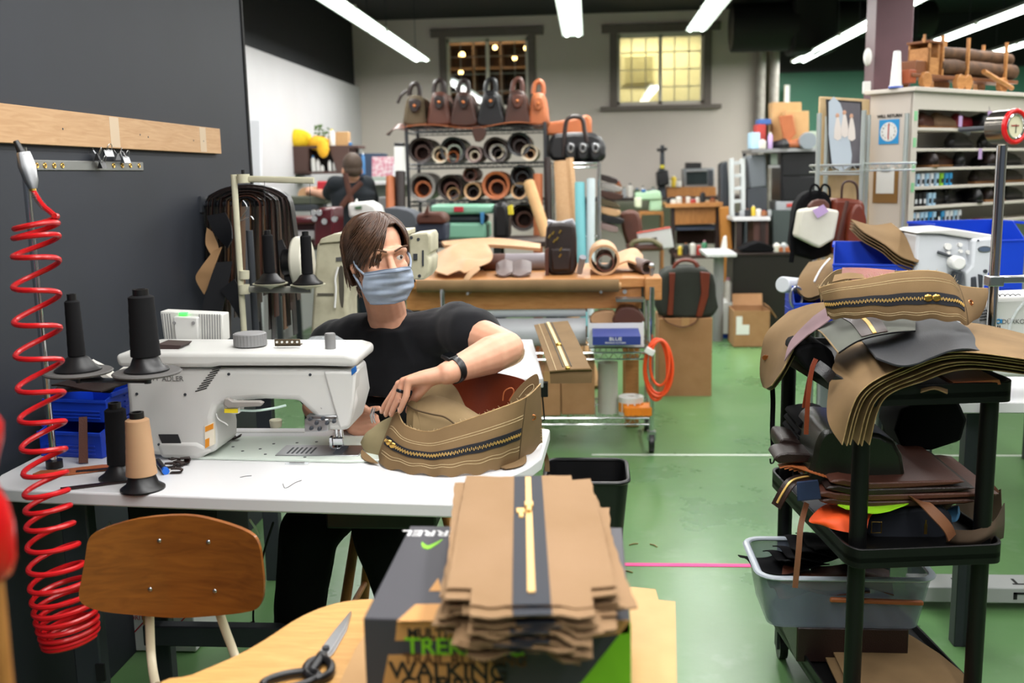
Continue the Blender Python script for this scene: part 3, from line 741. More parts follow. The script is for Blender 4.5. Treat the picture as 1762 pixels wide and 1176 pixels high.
MB().b6(-0.03, 0.028, -0.008, 0.008, 0, 0.003).build('plate', clearpl, rl, bevel=0.001); MB().b6(-0.02, 0.018, -0.003, 0.003, 0.003, 0.0045).build('window_strip', greyplastic, rl)
for i, (pts, lab) in enumerate(((((413, 822), (422, 820), (433, 819)), 'short loose dark thread on the bare table before the machine'), (((487, 833), (490, 840), (497, 838), (508, 831), (519, 827)), 'bent loose dark thread at the front of the white table'))):
    c = [at(x, y, Z=TZ+0.001) for x, y in pts]
    solo(MB().tube(smooth_pts(c, 5), 0.0006, 6), 'thread_scrap', blackpl, lab, 'thread', c[0], world=True)
q = at(465, 744, Z=TZ)
solo(MB().b6(-0.12, 0.10, -0.008, 0.008, 0, 0.002), 'paper_ruler', mat('ruler_grey', '#C8C8C4', 0.6), 'pale paper ruler taped flat along the table behind the machine bed', 'ruler', q)
solo(MB().lathe([(0.016, 0), (0.018, 0.02), (0.016, 0.022), (0.004, 0.022)], n=20), 'bobbin_case', creamp, 'round cream bobbin dish on the table behind the sewing machine', 'dish', at(475, 735, Z=TZ))
# ================================================================ the seated man at the machine
def make_head(hp, parts_only=False):
    """skin pieces of a head; hp(f, r, u) maps forward, right, up to the room"""
    e = lambda f, r, u, a, b, c: ('e', (0, 0, 0), (1, 1, 1), hp.M @ Matrix.Translation((r, f, u)) @ Matrix.Diagonal((b, a, c, 1)))
    L = [e(-.018, 0, .035, .089, .070, .075), e(.024, 0, -.018, .056, .066, .094), e(.030, 0, -.075, .048, .054, .040), e(.064, 0, -.098, .020, .022, .018)]
    c = lambda pts, rs: ('c', [hp(*p) for p in pts], rs)
    L.append(c([(.074, 0, .022), (.086, 0, .0), (.100, 0, -.030)], [.009, .009, .0115]))
    for s in (-1, 1):
        L.append(c([(.094, s*.007, -.034), (.088, s*.013, -.036)], [.009, .008]))
        L.append(c([(.083, s*.007, .022), (.081, s*.030, .027), (.062, s*.052, .018)], [.009, .0095, .009]))
        L.append(e(.058, s*.038, -.026, .022, .022, .020))
        L.append(c([(.068, s*.014, .003), (.076, s*.024, .0125), (.074, s*.038, .0125), (.063, s*.048, .003)], [.004, .0052, .0052, .004]))
        L.append(c([(.068, s*.014, .002), (.073, s*.026, -.0075), (.071, s*.038, -.007), (.063, s*.048, .002)], [.004, .0045, .0045, .004]))
        L.append(e(-.004, s*.076, -.012, .020, .008, .032)); L.append(e(.004, s*.079, -.020, .010, .010, .016))
    L.append(c([(.075, -.02, -.070), (.082, 0, -.068), (.075, .02, -.070)], [.008, .009, .008]))
    return L
class HP:
    def __init__(s, pos, yaw, roll=0, pitch=0, k=1.0):
        # local x = image right when facing the camera, y = out of the face, z = up
        s.M = Matrix.Translation(pos) @ Matrix.Rotation(yaw, 4, 'Z') @ Matrix.Rotation(roll, 4, 'Y') @ Matrix.Rotation(pitch, 4, 'X') @ Matrix.Diagonal((1, -1, 1, 1)) @ Matrix.Diagonal((k, k, k, 1))
    def __call__(s, f, r, u): return s.M @ Vector((r, f, u))
def finger(pts, r0=.0088, r1=.0068): return ('c', pts, [lerp(r0, r1, i/(len(pts)-1)) for i in range(len(pts))])

hc = at(652, 442, Y=2.62)
H = HP(hc, R(33), R(-4), R(2), 0.955)
man = thing('person', 'seated man in a black t-shirt and grey face mask bending over the sewing machine', 'person', (hc.x, 2.8, 0))
SL, SR = at(782, 566, Y=2.77), at(578, 590, Y=2.86)
NB = at(664, 556, Y=2.755)
EL = at(872, 600, Y=2.575); WL = at(768, 643, Y=2.395)
CH = at(676, 660, Y=2.83); PV = Vector((-0.60, 2.96, 0.62))
KN = at(690, 668, Y=2.39)
ER = at(545, 700, Y=2.80); WR = at(592, 734, Y=2.68)
pc = make_head(H)
pc.append(('c', [H(-.028, 0, -.045), NB+Vector((0, 0.02, 0.03)), NB+Vector((0, .03, -.05))], [.055, .056, .060]))
pc.append(('c', [NB+Vector((0, .03, -.06)), CH, PV], [(.10, .055), (.12, .07), (.12, .08)], (1, 0, 0)))
pc.append(('c', [SR, NB+Vector((0, .04, -.05)), SL], [.045, .045, .045]))
fm = EL.lerp(WL, .28)
pc.append(('c', [SL, SL.lerp(EL, .5), EL, fm, EL.lerp(WL, .7), WL], [.052, .055, .046, .050, .037, .0285]))
pc.append(('c', [SR, ER, ER.lerp(WR, .35), WR], [.054, .043, .042, .027]))
# left hand (image right): palm and fingers reaching down onto the canvas
K = [at(703, 655, Y=2.365), at(694, 657, Y=2.385), at(687, 662, Y=2.405), at(684, 668, Y=2.425)]
palm = WL.lerp(KN, .5)
for k_ in K: pc.append(('c', [WL.lerp(k_, .12), WL.lerp(k_, .6), k_], [.022, .0185, .0118]))
tips = [[at(703, 655, Y=2.365), at(699, 682, Y=2.358), at(692, 698, Y=2.362), at(688, 708, Y=2.370)],
        [at(694, 656, Y=2.385), at(686, 684, Y=2.376), at(677, 703, Y=2.385), at(673, 714, Y=2.392)],
        [at(687, 661, Y=2.405), at(678, 684, Y=2.402), at(668, 703, Y=2.412), at(664, 714, Y=2.42)],
        [at(684, 667, Y=2.425), at(672, 684, Y=2.43), at(662, 698, Y=2.44), at(657, 709, Y=2.445)]]
for t_ in tips: pc.append(finger(t_, .0098, .0072))
pc.append(('c', [WL.lerp(K[0], .35), at(720, 676, Y=2.40), at(708, 696, Y=2.42), at(702, 708, Y=2.43)], [.018, .014, .0105, .008]))
# right hand (image left) beside the needle
for i, pts in enumerate(([(600, 722), (622, 712), (636, 712), (648, 718)], [(602, 728), (626, 726), (640, 722), (650, 726)], [(604, 735), (624, 738), (638, 734), (648, 736)], [(604, 741), (620, 747), (632, 745), (641, 744)])):
    pc.append(finger([at(x, y, Y=2.63-.004*i) for x, y in pts], .0115, .0078))
pc.append(finger([at(600, 722, Y=2.62), at(612, 702, Y=2.605), at(624, 700, Y=2.60), at(634, 706, Y=2.60)], .013, .0085))
pc.append(finger([at(622, 712, Y=2.63), at(640, 704, Y=2.62), at(652, 703, Y=2.615)], .009, .0075))
pc.append(('e', at(606, 728, Y=2.65), (.028, .022, .026)))
bm = blob(pc, 0.0035, 5)
mesh_obj('body', bm, skin, man, man.location)
# t-shirt
ts_ = [('c', [NB+Vector((0.0, .035, .004)), NB+Vector((0, .06, -.09)), CH, CH.lerp(PV, .5), PV], [(.10, .085), (.19, .112), (.19, .125), (.165, .125), (.16, .13)], (1, 0, 0)),
       ('c', [SR+Vector((0, .0, -.012)), NB+Vector((-.07, .045, -.045)), NB+Vector((.07, .045, -.045)), SL+Vector((0, 0, -.008))], [.074, .072, .072, .074]),
       ('c', [SL, SL.lerp(EL, .2), SL.lerp(EL, .36)], [.074, .075, .080]),
       ('c', [SR, SR.lerp(ER, .55), SR.lerp(ER, .7)], [.074, .076, .078])]
sh = blob(ts_, 0.0075, 6)
# neck opening: drop the faces round the throat
import bmesh
def cut_mesh(me, test):
    b = bmesh.new(); b.from_mesh(me)
    bmesh.ops.delete(b, geom=[f for f in b.faces if test(f.calc_center_median())], context='FACES')
    b.to_mesh(me); b.free()
npos = NB+Vector((-.004, -.012, 0.012))
zf = at(650, 549, Y=2.67)
cut_mesh(sh, lambda c: ((c-npos)*Vector((1, .9, 0))).length < 0.072 and c.z > zf.z+.62*(c.y-zf.y))
def shirt_folds(me, amp):
    for v in me.vertices:
        n_ = mnoise.noise(Vector((v.co.x*9, v.co.y*9, v.co.z*5)))*amp+mnoise.noise(Vector((v.co.x*24, v.co.y*24, v.co.z*11)))*amp*.35
        v.co += v.normal*n_
shirt_folds(sh, 0.014)
so = mesh_obj('t_shirt', sh, mat('black_t_shirt', '#0C0D10', 0.9, kind='cloth', col2='#121317', bump=0.2, spec=0.2, sheen=0.1), man, man.location)
sd = so.modifiers.new('cloth', 'SOLIDIFY'); sd.thickness = 0.003
# trousers and shoes
KR, KL = at(532, 915, Y=2.60), at(655, 905, Y=2.55)
AR, AL = Vector((KR.x-.09, KR.y+.08, .10)), Vector((KL.x+.06, KL.y+.15, .10))
tr = [('c', [PV+Vector((-.085, 0, 0)), KR, KR.lerp(AR, .35), AR], [.115, .082, .078, .066]),
      ('c', [PV+Vector((.085, 0, 0)), KL, KL.lerp(AL, .35), AL], [.115, .082, .078, .066]),
      ('e', PV+Vector((0, .02, -.01)), (.18, .13, .13))]
tm_ = blob(tr, 0.009, 5); shirt_folds(tm_, 0.008)
mesh_obj('trousers', tm_, blackfab, man, man.location)
for A in (AR, AL):
    b = blob([('c', [A+Vector((0, .03, -.03)), A+Vector((.01, -.06, -.05)), A+Vector((.015, -.14, -.06))], [.05, .045, .036]), ('e', A+Vector((0, .02, -.05)), (.045, .05, .045))], .007, 4)
    mesh_obj('shoe', b, leather_dk, man, man.location)
# eyes and brows
for s in (-1, 1):
    c0 = H(.0645, s*.031, .0025)
    ey = P(man, 'eye', MB().ball(c0, .0135, 20, 14), mat('eye_white', '#D9D2CC', 0.25))
    g_ = (H(.0645+.013, s*.031+.0050, .0025)-c0).normalized()
    SP(man, ey, 'iris', MB().ball(c0+g_*.0100, .0056, 14, 10), mat('eye_brown', '#3A2418', 0.25))
    SP(man, ey, 'pupil', MB().ball(c0+g_*.0133, .0026, 10, 8), blackpl)
    bw_ = MB()
    for i in range(16):
        u = i/15; a = (.0935-.026*u*u, s*(.012+.040*u), .023+.006*math.sin(u*2.6)); b = (.0925-.030*u*u, s*(.022+.041*u), .028+.005*math.sin(u*2.8))
        bw_.tube([H(*a), H(*b)], [.0026, .0012], 5)
    P(man, 'eyebrow', bw_, mat('brow_hair', '#5E4434', 0.8))
# face mask
def mk(u, v):
    a = lerp(-1.12, 1.12, u); z = lerp(-.028, -.118, v)
    r_ = .072+.010*math.sin(PI*min(v*1.1, 1)); fr = .098-.004*v
    nose = .020*math.exp(-(a/.30)**2)*math.exp(-((v-.12)/.3)**2)
    chin = -.030*max(0, v-.62)**1.2*2.2
    zc = z-.012*(1-abs(a)/1.12)*(v-.35) + .004*math.cos(a*2)
    f_ = (fr+nose+chin)*math.cos(a)**.8+(.0035*math.sin(v*21+a*1.3)+.0015*math.sin(v*37-a*3))*math.cos(a)
    return H(f_*.98+.006, (r_+chin*.6)*math.sin(a)*1.02, zc)
mm_ = mat('grey_mask_cloth', '#98A4B4', 0.9, kind='cloth', col2='#818D9F', scale=7, bump=0.3, amt=1.2)
mk_o = P(man, 'face_mask', MB().sheet(mk, 44, 30, .002), mm_, ang=80)
for v in (0.0, 0.08, 1.0): SP(man, mk_o, 'mask_seam', MB().tube([mk(i/24, v)+(H(.01, 0, 0)-H(0, 0, 0))*.2 for i in range(25)], .0013, 5), mat('mask_seam', '#6F7B8D', 0.9))
for s, u in ((-1, 0.0), (1, 1.0)):
    for v, tgt in ((.05, (.006, .082, .016)), (.92, (.004, .080, -.040))):
        SP(man, mk_o, 'ear_loop', MB().tube(smooth_pts([mk(u, v), H(.034, s*.080, lerp(-.012, -.060, v)), H(tgt[0], s*tgt[1], tgt[2])], 6), .0032, 8), mm_)
# hair: scalp shell plus swept locks
HR = (.110, .085, .090); HC0 = (-.020, 0, .030)
def hs(az, h, k=1.0):
    if h >= 0: e = h*PI/2; ch, z = math.cos(e), math.sin(e)*HR[2]
    else: ch, z = 1.0-.06*abs(h), h*.13
    return H(HC0[0]+HR[0]*k*ch*math.cos(az), HC0[1]+HR[1]*k*ch*math.sin(az), HC0[2]+z*(k if h > 0 else 1))
def hlow(az):
    d = abs(math.degrees(az))
    if d < 62: return .48
    if d < 84: return lerp(.48, -.22, (d-62)/22)
    if d < 112: return lerp(-.05, -.30, (d-84)/28)
    return lerp(-.30, -.92, min((d-112)/25, 1))
def shell(u, v):
    az = lerp(-PI, PI, u); lo = hlow(az); return hs(az, lerp(lo, .995, v), .995)
hair_m = mat('brown_hair', '#5E4230', 0.42, kind='noise', col2='#24160E', scale=22, amt=0.9)
hm = MB().sheet(shell, 64, 24, .006)
random.seed(11)
def lock(a0, h0, a1, h1, r, lift=.04, mid=None, k0=1.0, k1=1.03):
    n = 9; pts = []; rs = []
    for i in range(n+1):
        t = i/n; te = t
        az = lerp(a0, a1, te**.85); h = lerp(h0, h1, te**1.35)
        pts.append(hs(az, h, lerp(k0, k1, t)+lift*math.sin(PI*t))+Vector((rnd(-1, 1), rnd(-1, 1), rnd(-1, 1)))*.0014*t)
        rs.append((r*(1-.75*t**3), r*.42*(1-.7*t**3)))
    hm.tube(pts, rs, 6)
PA = R(30)
for i in range(120):       # sweep from the parting over the forehead and down the image-left side
    q = i/119
    st = (PA+rnd(-.05, .05)-q*.2, rnd(.70, .98)-.20*(1-q))
    a1 = R(lerp(-34, -100, q)+rnd(-6, 6)); h1 = lerp(-.02, -.42, min(1, q*2.2)) if q < .45 else lerp(-.42, -.30, q)
    lock(st[0], st[1], a1, h1+rnd(-.10, .08), rnd(.0030, .0062), rnd(.02, .085), k1=rnd(1.0, 1.09))
for i in range(70):
    lock(R(rnd(-30, 34)), rnd(.72, .97), R(rnd(-80, -20)), rnd(.0, .5), rnd(.0035, .0055), rnd(.03, .07), k0=1.02, k1=rnd(1.03, 1.08))
for i in range(16):        # fringe that falls past the eye on the image-left side
    lock(PA-.25+rnd(-.1, .1), rnd(.58, .75), R(rnd(-46, -26)), rnd(-.55, -.18), rnd(.0026, .0042), rnd(.02, .05), k1=rnd(.98, 1.04))
for i in range(55):        # image-right side
    q = i/54; lock(PA+rnd(-.02, .08), rnd(.60, .97), R(lerp(58, 110, q)+rnd(-5, 5)), lerp(-.12, -.36, q)+rnd(-.08, .06), rnd(.003, .005), rnd(.01, .06), k1=rnd(.99, 1.07))
for i in range(110):       # back and crown
    a = R(rnd(95, 265)); lock(a*.9+rnd(-.2, .2), rnd(.75, .99), a, rnd(-.95, -.35), rnd(.004, .006), rnd(.01, .07), k1=rnd(.98, 1.10))
P(man, 'hair', hm, hair_m, ang=180)
sb = MB(); random.seed(5)
for i in range(30):
    u = i/29; sb.tube([H(.012+.02*rnd(0, 1), -.078+rnd(-.003, .004), -.03-.06*u), H(.014+.02*rnd(0, 1), -.074+rnd(-.003, .003), -.045-.06*u)], [.003, .001], 5)
P(man, 'sideburn', sb, hair_m)
# wrist watch and ring
ax = (EL-WL).normalized(); wc = WL+ax*.030
u0 = ax.orthogonal().normalized(); w0 = ax.cross(u0)
ring = [wc+(u0*math.cos(a)+w0*math.sin(a))*.0325 for a in [2*PI*i/32 for i in range(32)]]
wt = P(man, 'watch', MB().tube(ring, (0.0026, .011), 10, closed=True, flat=u0), blackpl)
cm = frame(wc+Vector((-.012, -.002, .034)), ax, Vector((-.6, .5, .2)))
SP(man, wt, 'watch_case', MB().box((0, 0, 0), (.034, .030, .010), M=cm), blackpl, bevel=0.003)
SP(man, wt, 'watch_screen', MB().box((0, 0, .0055), (.028, .024, .002), M=cm), mat('screen_black', '#050608', 0.1))
f0, f1 = tips[1][0], tips[1][1]; ax = (f1-f0).normalized(); rc = f0.lerp(f1, .62); u0 = ax.orthogonal().normalized(); w0 = ax.cross(u0)
P(man, 'finger_ring', MB().tube([rc+(u0*math.cos(a)+w0*math.sin(a))*.0098 for a in [2*PI*i/24 for i in range(24)]], (.0016, .004), 8, closed=True, flat=u0), mat('dark_ring', '#2C3036', 0.3, 0.8))
for t_ in tips:
    d_ = (t_[3]-t_[2]).normalized(); P(man, 'fingernail', MB().ball(t_[3]-d_*.002+Vector((-.001, -.0052, .003)), (.0042, .0022, .0055), 10, 8), mat('nail', '#DDAF9A', 0.35))
# small clear clip held between the fingers of the hand by the needle
q = at(640, 715, Y=2.60)
cl = thing('bobbin_clip', 'clear plastic clip held in the fingers beside the needle', 'clip', q)
MB().tube([(0, 0, -.022), (-.004, -.004, 0), (.004, 0, .022), (.010, 0, .020), (.004, -.004, 0), (.008, 0, -.022)], .0016, 8).build('wire', chrome, cl)
MB().box((.002, 0, 0), (.010, .003, .036)).build('body', clearpl, cl, bevel=0.001)
# stool
st = thing('wooden_stool', 'wooden stool under the seated man, its leg showing beneath the table', 'stool', (-0.60, 2.97, 0))
P(st, 'seat', MB().lathe([(.02, .0), (.165, .0), (.17, .008), (.17, .022), (.16, .03), (.02, .03)], c=(-0.60, 2.97, .475), n=32), oakwood)
for sx in (-1, 1):
    for sy in (-1, 1):
        P(st, 'leg', MB().cyl((-0.60+sx*.19, 2.97+sy*.19, 0), (-0.60+sx*.11, 2.97+sy*.11, .478), .017, .015, n=14), oakwood)
for sx in (-1, 1):
    P(st, 'rung', MB().cyl((-0.60+sx*.165, 2.97-.165, .15), (-0.60+sx*.165, 2.97+.165, .15), .010, n=10), oakwood)
    P(st, 'rung', MB().cyl((-0.60-.155, 2.97+sx*.155, .21), (-0.60+.155, 2.97+sx*.155, .21), .010, n=10), oakwood)
# ================================================================ canvas bag being sewn
zgold = mat('zipper_gold', '#E0B868', 0.4, 0.35)
def zipper(mb_fn, root, part, n_teeth, u0, u1, vc, dv, off, teeth_m=gold, slider_u=None, tape_m=None):
    """black tape, metal teeth and slider laid on a surface mb_fn(u, v)"""
    def nrm(u, v):
        a = mb_fn(min(u+.01, 1), v)-mb_fn(max(u-.01, 0), v); b = mb_fn(u, min(v+.02, 1))-mb_fn(u, max(v-.02, 0)); n_ = a.cross(b).normalized()
        return n_ if n_.y < 0 or abs(n_.y) < .3 and n_.z > 0 else -n_
    tp = SP(root, part, 'zipper_tape', MB().sheet(lambda u, v: mb_fn(lerp(u0, u1, u), lerp(vc-dv, vc+dv, v))+nrm(lerp(u0, u1, u), vc)*off, 60, 3, .0012), tape_m or mat('navy_zip_tape', '#10131C', 0.8)) if part else None
    tm = MB()
    for i in range(n_teeth):
        u = lerp(u0+.01, u1-.01, i/(n_teeth-1)); p0 = mb_fn(u, vc); n_ = nrm(u, vc)
        du = (mb_fn(min(u+.004, 1), vc)-mb_fn(max(u-.004, 0), vc)).normalized(); w_ = n_.cross(du)
        c = p0+n_*(off+.0022)+w_*(.0012 if i % 2 else -.0012)
        tm.box((0, 0, 0), (.0016, .0062, .002), M=frame(c, du, w_))
    return tp, tm, nrm
bagp = at(780, 800, Z=TZ)
bag = thing('canvas_bag', 'half sewn tan canvas bag with brass zipper lying on the white table under the hands', 'bag', (bagp.x, bagp.y, TZ))
low = [(648, 772), (656, 800), (693, 812), (739, 819), (780, 819), (831, 814), (870, 803), (905, 785), (933, 762)]
upp = [((672, 726), 2.45), ((684, 710), 2.41), ((698, 733), 2.345), ((737, 744), 2.30), ((781, 731), 2.285), ((844, 709), 2.29), ((890, 692), 2.315), ((912, 679), 2.37), ((930, 661), 2.45)]
LO = smooth_pts([at(x, y, Z=TZ+.003) for x, y in low], 8); UP = smooth_pts([at(p_[0], p_[1], Y=Y_) for p_, Y_ in upp], 8)
def band(u, v):
    a = curve_at(LO, u); b = curve_at(UP, u)
    wv = 0.0022*math.sin(u*38)*(1-v)+.002*math.sin(u*17+2)
    return a.lerp(b, v)+Vector((0, -.012*math.sin(PI*v)+wv, .0035*math.sin(u*60)*(1-v)**3))
bd_ = P(bag, 'front_band', MB().sheet(band, 80, 14, .0022), canvas, ang=60)
tp, tm, nr = zipper(band, bag, bd_, 96, .10, .815, .47, .088, .0022)
SP(bag, bd_, 'zipper_teeth', tm, zgold)
sl = MB()
for u in (.155, .185):
    c = band(u, .47)+nr(u, .47)*.005; sl.ball(c, (.0085, .003, .007), 12, 8); sl.box(c+Vector((.0, -.002, -.002)), (.010, .003, .007))
SP(bag, bd_, 'zipper_slider', sl, brass)
for vv in (.20, .255, .70, .745):
    SP(bag, bd_, 'stitch_line', MB().tube([band(lerp(.1, .82, i/60), vv)+nr(lerp(.1, .82, i/60), vv)*.0012 for i in range(61)], .0006, 5), stitch)
SP(bag, bd_, 'raw_edge', MB().tube([band(i/80, 1.0)+Vector((0, 0, .0005)) for i in range(81)], .0016, 6), canvas_edge)
SP(bag, bd_, 'side_seam', MB().tube([band(.825, i/12)+nr(.825, .5)*.0012 for i in range(13)], .0014, 6), mat('dark_seam', '#4E3D26', 0.9))
c = band(.91, .60)+nr(.91, .6)*.002; gm = frame(c, Vector((1, .3, 0)), nr(.91, .6).cross(Vector((1, .3, 0))))
SP(bag, bd_, 'grommet', MB().tube([gm @ Vector((.0065*math.cos(a), .0065*math.sin(a), 0)) for a in [2*PI*i/24 for i in range(24)]], .0019, 8, closed=True), copper)
pls = MB()
random.seed(3)
for i in range(46):
    u = rnd(.02, .98); c = band(u, 1.0); pls.tube([c, c+Vector((rnd(-.006, .006), rnd(-.004, .004), rnd(.002, .008)))], .0004, 4)
for i in range(10):
    c = band(.98, rnd(0, .3)); pls.tube([c, c+Vector((rnd(.002, .014), rnd(-.004, .004), rnd(-.004, .004)))], .0004, 4)
fr = SP(bag, bd_, 'frayed_thread', pls, stitch); fr['kind'] = 'stuff'
rp = [at(x, y, Y=Y_) for x, y, Y_ in ((764, 670, 2.50), (805, 647, 2.56), (845, 641, 2.575), (900, 653, 2.53), (912, 668, 2.47))]
RPs = smooth_pts(rp, 6)
P(bag, 'leather_panel', MB().sheet(lambda u, v: Vector((curve_at(RPs, u).x, curve_at(RPs, u).y-.012*(1-v), lerp(TZ+.004, curve_at(RPs, u).z, v))), 30, 8, .003), leather_red)
hl = [at(x, y, Y=2.50) for x, y in ((865, 690), (868, 674), (880, 668), (884, 676), (876, 690))]
P(bag, 'handle_tab', MB().tube(smooth_pts(hl, 5), .0018, 6), leather_tan)
P(bag, 'tongue_flap', MB().ext([(877, 694), (887, 674), (904, 656), (920, 645), (926, 648), (927, 664), (919, 680), (900, 692)], 2.468, 2.474, smooth=4), canvas)
P(bag, 'tongue_stitching', MB().tube([Vector((q_.x, 2.466, q_.z)) for q_ in smooth_pts([at(x, y, Y=2.466) for x, y in ((893, 684), (906, 668), (917, 662), (917, 671), (906, 682))], 5)], .0009, 5), stitch)
def two(lo, up, bul=0.0):
    A = smooth_pts([at(x, y, Y=Y_) for x, y, Y_ in lo], 6); B = smooth_pts([at(x, y, Y=Y_) for x, y, Y_ in up], 6)
    return lambda u, v: curve_at(A, u).lerp(curve_at(B, u), v)+Vector((0, -bul*math.sin(PI*v), bul*.6*math.sin(PI*v)))
P(bag, 'inner_panel', MB().sheet(two([(712, 772, 2.33), (760, 760, 2.32), (800, 745, 2.32), (835, 728, 2.34)], [(714, 694, 2.40), (742, 681, 2.43), (785, 692, 2.44), (824, 715, 2.44)], .016), 30, 10, .0025), canvas_in, ang=70)
f2 = two([(705, 745, 2.40), (740, 735, 2.41), (790, 725, 2.42), (815, 722, 2.44)], [(728, 676, 2.46), (760, 659, 2.48), (782, 666, 2.49), (800, 700, 2.48)], .008)
P(bag, 'inner_panel', MB().sheet(f2, 26, 8, .0025), canvas_in, ang=70)
P(bag, 'inner_piping', MB().tube(smooth_pts([at(x, y, Y=Y_) for x, y, Y_ in ((700, 697, 2.39), (716, 706, 2.365), (742, 713, 2.345), (765, 718, 2.335), (782, 730, 2.325))], 6), .0022, 8), mat('dark_seam', '#4E3D26', 0.9))
P(bag, 'inner_gusset', MB().sheet(two([(700, 742, 2.36), (712, 748, 2.345), (727, 744, 2.335)], [(701, 695, 2.40), (708, 690, 2.40), (716, 693, 2.39)], .004), 12, 8, .0022), canvas_in)
P(bag, 'needle_side_panel', MB().sheet(two([(621, 762, 2.455), (628, 776, 2.425), (650, 790, 2.395), (664, 796, 2.37)], [(641, 738, 2.48), (655, 727, 2.47), (676, 716, 2.45), (690, 706, 2.42)], .012), 20, 10, .0022), mat('lamp_tinted_canvas', '#8E8260', 0.88, kind='cloth', col2='#7C7050', bump=0.25), ang=70)  # canvas colour paled and greened to carry the machine lamp's light
P(bag, 'bottom_flap', MB().sheet(lambda u, v: (lerp(at(861, 806, Z=TZ+.004), at(912, 780, Z=TZ+.004), u)+Vector((.03*v*math.sin(PI*min(u+.15, 1)), -.022*v*math.sin(PI*min(u+.15, 1)), .002-.001*v))), 14, 5, .002), canvas)
P(bag, 'bottom_flap', MB().sheet(lambda u, v: (lerp(at(622, 775, Z=TZ+.009), at(652, 800, Z=TZ+.004), u)+Vector((-.012*v*math.sin(PI*u), -.024*v*math.sin(PI*u), 0.002))), 12, 5, .002), canvas)

# ================================================================ chair in front of the table
CY = 1.87
ch = thing('school_chair', 'vintage plywood chair with cream metal frame in front of the white table', 'chair', (-0.9, 1.80, 0))
bk = MB().ext([(165, 919), (182, 906), (238, 893), (317, 888), (375, 895), (437, 909), (455, 926), (461, 955), (465, 994), (460, 1025), (439, 1042), (375, 1057), (296, 1063), (204, 1048), (163, 1030), (153, 1011), (156, 985), (161, 945)], CY, CY+.011, smooth=3)
_n = len(bk.v)//2
xc = sum(v.x for v in bk.v)/len(bk.v)
# fill the bend: rebuild as a curved sheet following the outline
o2 = [(v.x, v.z) for v in bk.v[:_n]]
zc = (min(z for _, z in o2)+max(z for _, z in o2))/2
bk = MB(); rings = 9
for side in (0, 1):
    for k in range(rings+1):
        t = (k/rings)
        for x, z in o2:
            X_ = xc+(x-xc)*t; Z_ = zc+(z-zc)*t
            bk.v.append(Vector((X_, CY+.011*side-1.1*(X_-xc)**2+.02*(Z_-zc), Z_)))
def _i(s_, k, j): return s_*(rings+1)*_n+k*_n+j % _n
for k in range(rings):
    for j in range(_n):
        bk.f.append((_i(0, k, j), _i(0, k+1, j), _i(0, k+1, j+1), _i(0, k, j+1)))
        bk.f.append((_i(1, k, j+1), _i(1, k+1, j+1), _i(1, k+1, j), _i(1, k, j)))
for j in range(_n): bk.f.append((_i(0, rings, j), _i(1, rings, j), _i(1, rings, j+1), _i(0, rings, j+1)))
br = P(ch, 'backrest', bk, chairwood, ang=50)
for px, py in ((274, 931), (360, 932), (260, 1013), (372, 1015)):
    q = at(px, py, Y=CY); q.y = CY-1.1*(q.x-xc)**2+.02*(q.z-zc)
    SP(ch, br, 'screw', MB().ball(q, (.0048, .003, .0048), 14, 8), steel)
cream_m = mat('cream_tube_paint', '#C9BDA0', 0.4)
for pts in (((257, 1045, 1.885), (258, 1085, 1.885), (260, 1128, 1.875), (264, 1160, 1.84), (268, 1180, 1.80)), ((374, 1045, 1.885), (388, 1085, 1.885), (404, 1128, 1.875), (416, 1165, 1.84), (424, 1185, 1.80))):
    pp = smooth_pts([at(x, y, Y=Y_) for x, y, Y_ in pts], 5)
    P(ch, 'back_support', MB().tube(pp, (.0065, .010), 12, flat=(0, 1, 0)), cream_m)
seat_z = .455
P(ch, 'seat', MB().prism([(a*1.0, b) for a, b in round_rect(.40, .38, .09)], 0, .014, c=(-.90, 1.64, seat_z)), chairwood, bevel=.004)
for sx in (-1, 1):
    P(ch, 'leg', MB().tube(smooth_pts([(-.90+sx*.16, 1.80, seat_z-.012), (-.90+sx*.17, 1.84, seat_z-.06), (-.90+sx*.20, 1.90, 0.0)], 5), .0105, 12), cream_m)
    P(ch, 'leg', MB().tube(smooth_pts([(-.90+sx*.16, 1.50, seat_z-.012), (-.90+sx*.17, 1.47, seat_z-.06), (-.90+sx*.19, 1.43, 0.0)], 5), .0105, 12), cream_m)
    P(ch, 'side_rail', MB().cyl((-.90+sx*.14, 1.48, seat_z-.010), (-.90+sx*.14, 1.83, seat_z-.010), .0095, n=12), cream_m)

# ================================================================ coiled air hose
redhose = mat('red_hose', '#C4161C', 0.28)
hs_ = thing('coiled_air_hose', 'red coiled air hose hanging in front of the black wall', 'air hose', at(60, 300, Y=2.0))
axis = [(62, 380, 2.05, .042), (62, 425, 2.05, .046), (64, 560, 2.02, .0455), (72, 700, 2.0, .045), (78, 820, 1.98, .043), (85, 900, 1.96, .046), (100, 1000, 1.94, .056), (114, 1060, 1.93, .060), (122, 1100, 1.93, .055)]
ax_p = smooth_pts([at(a, b, Y=c) for a, b, c, r_ in axis], 8); ax_r = smooth_pts([(r_, 0, 0) for a, b, c, r_ in axis], 8)
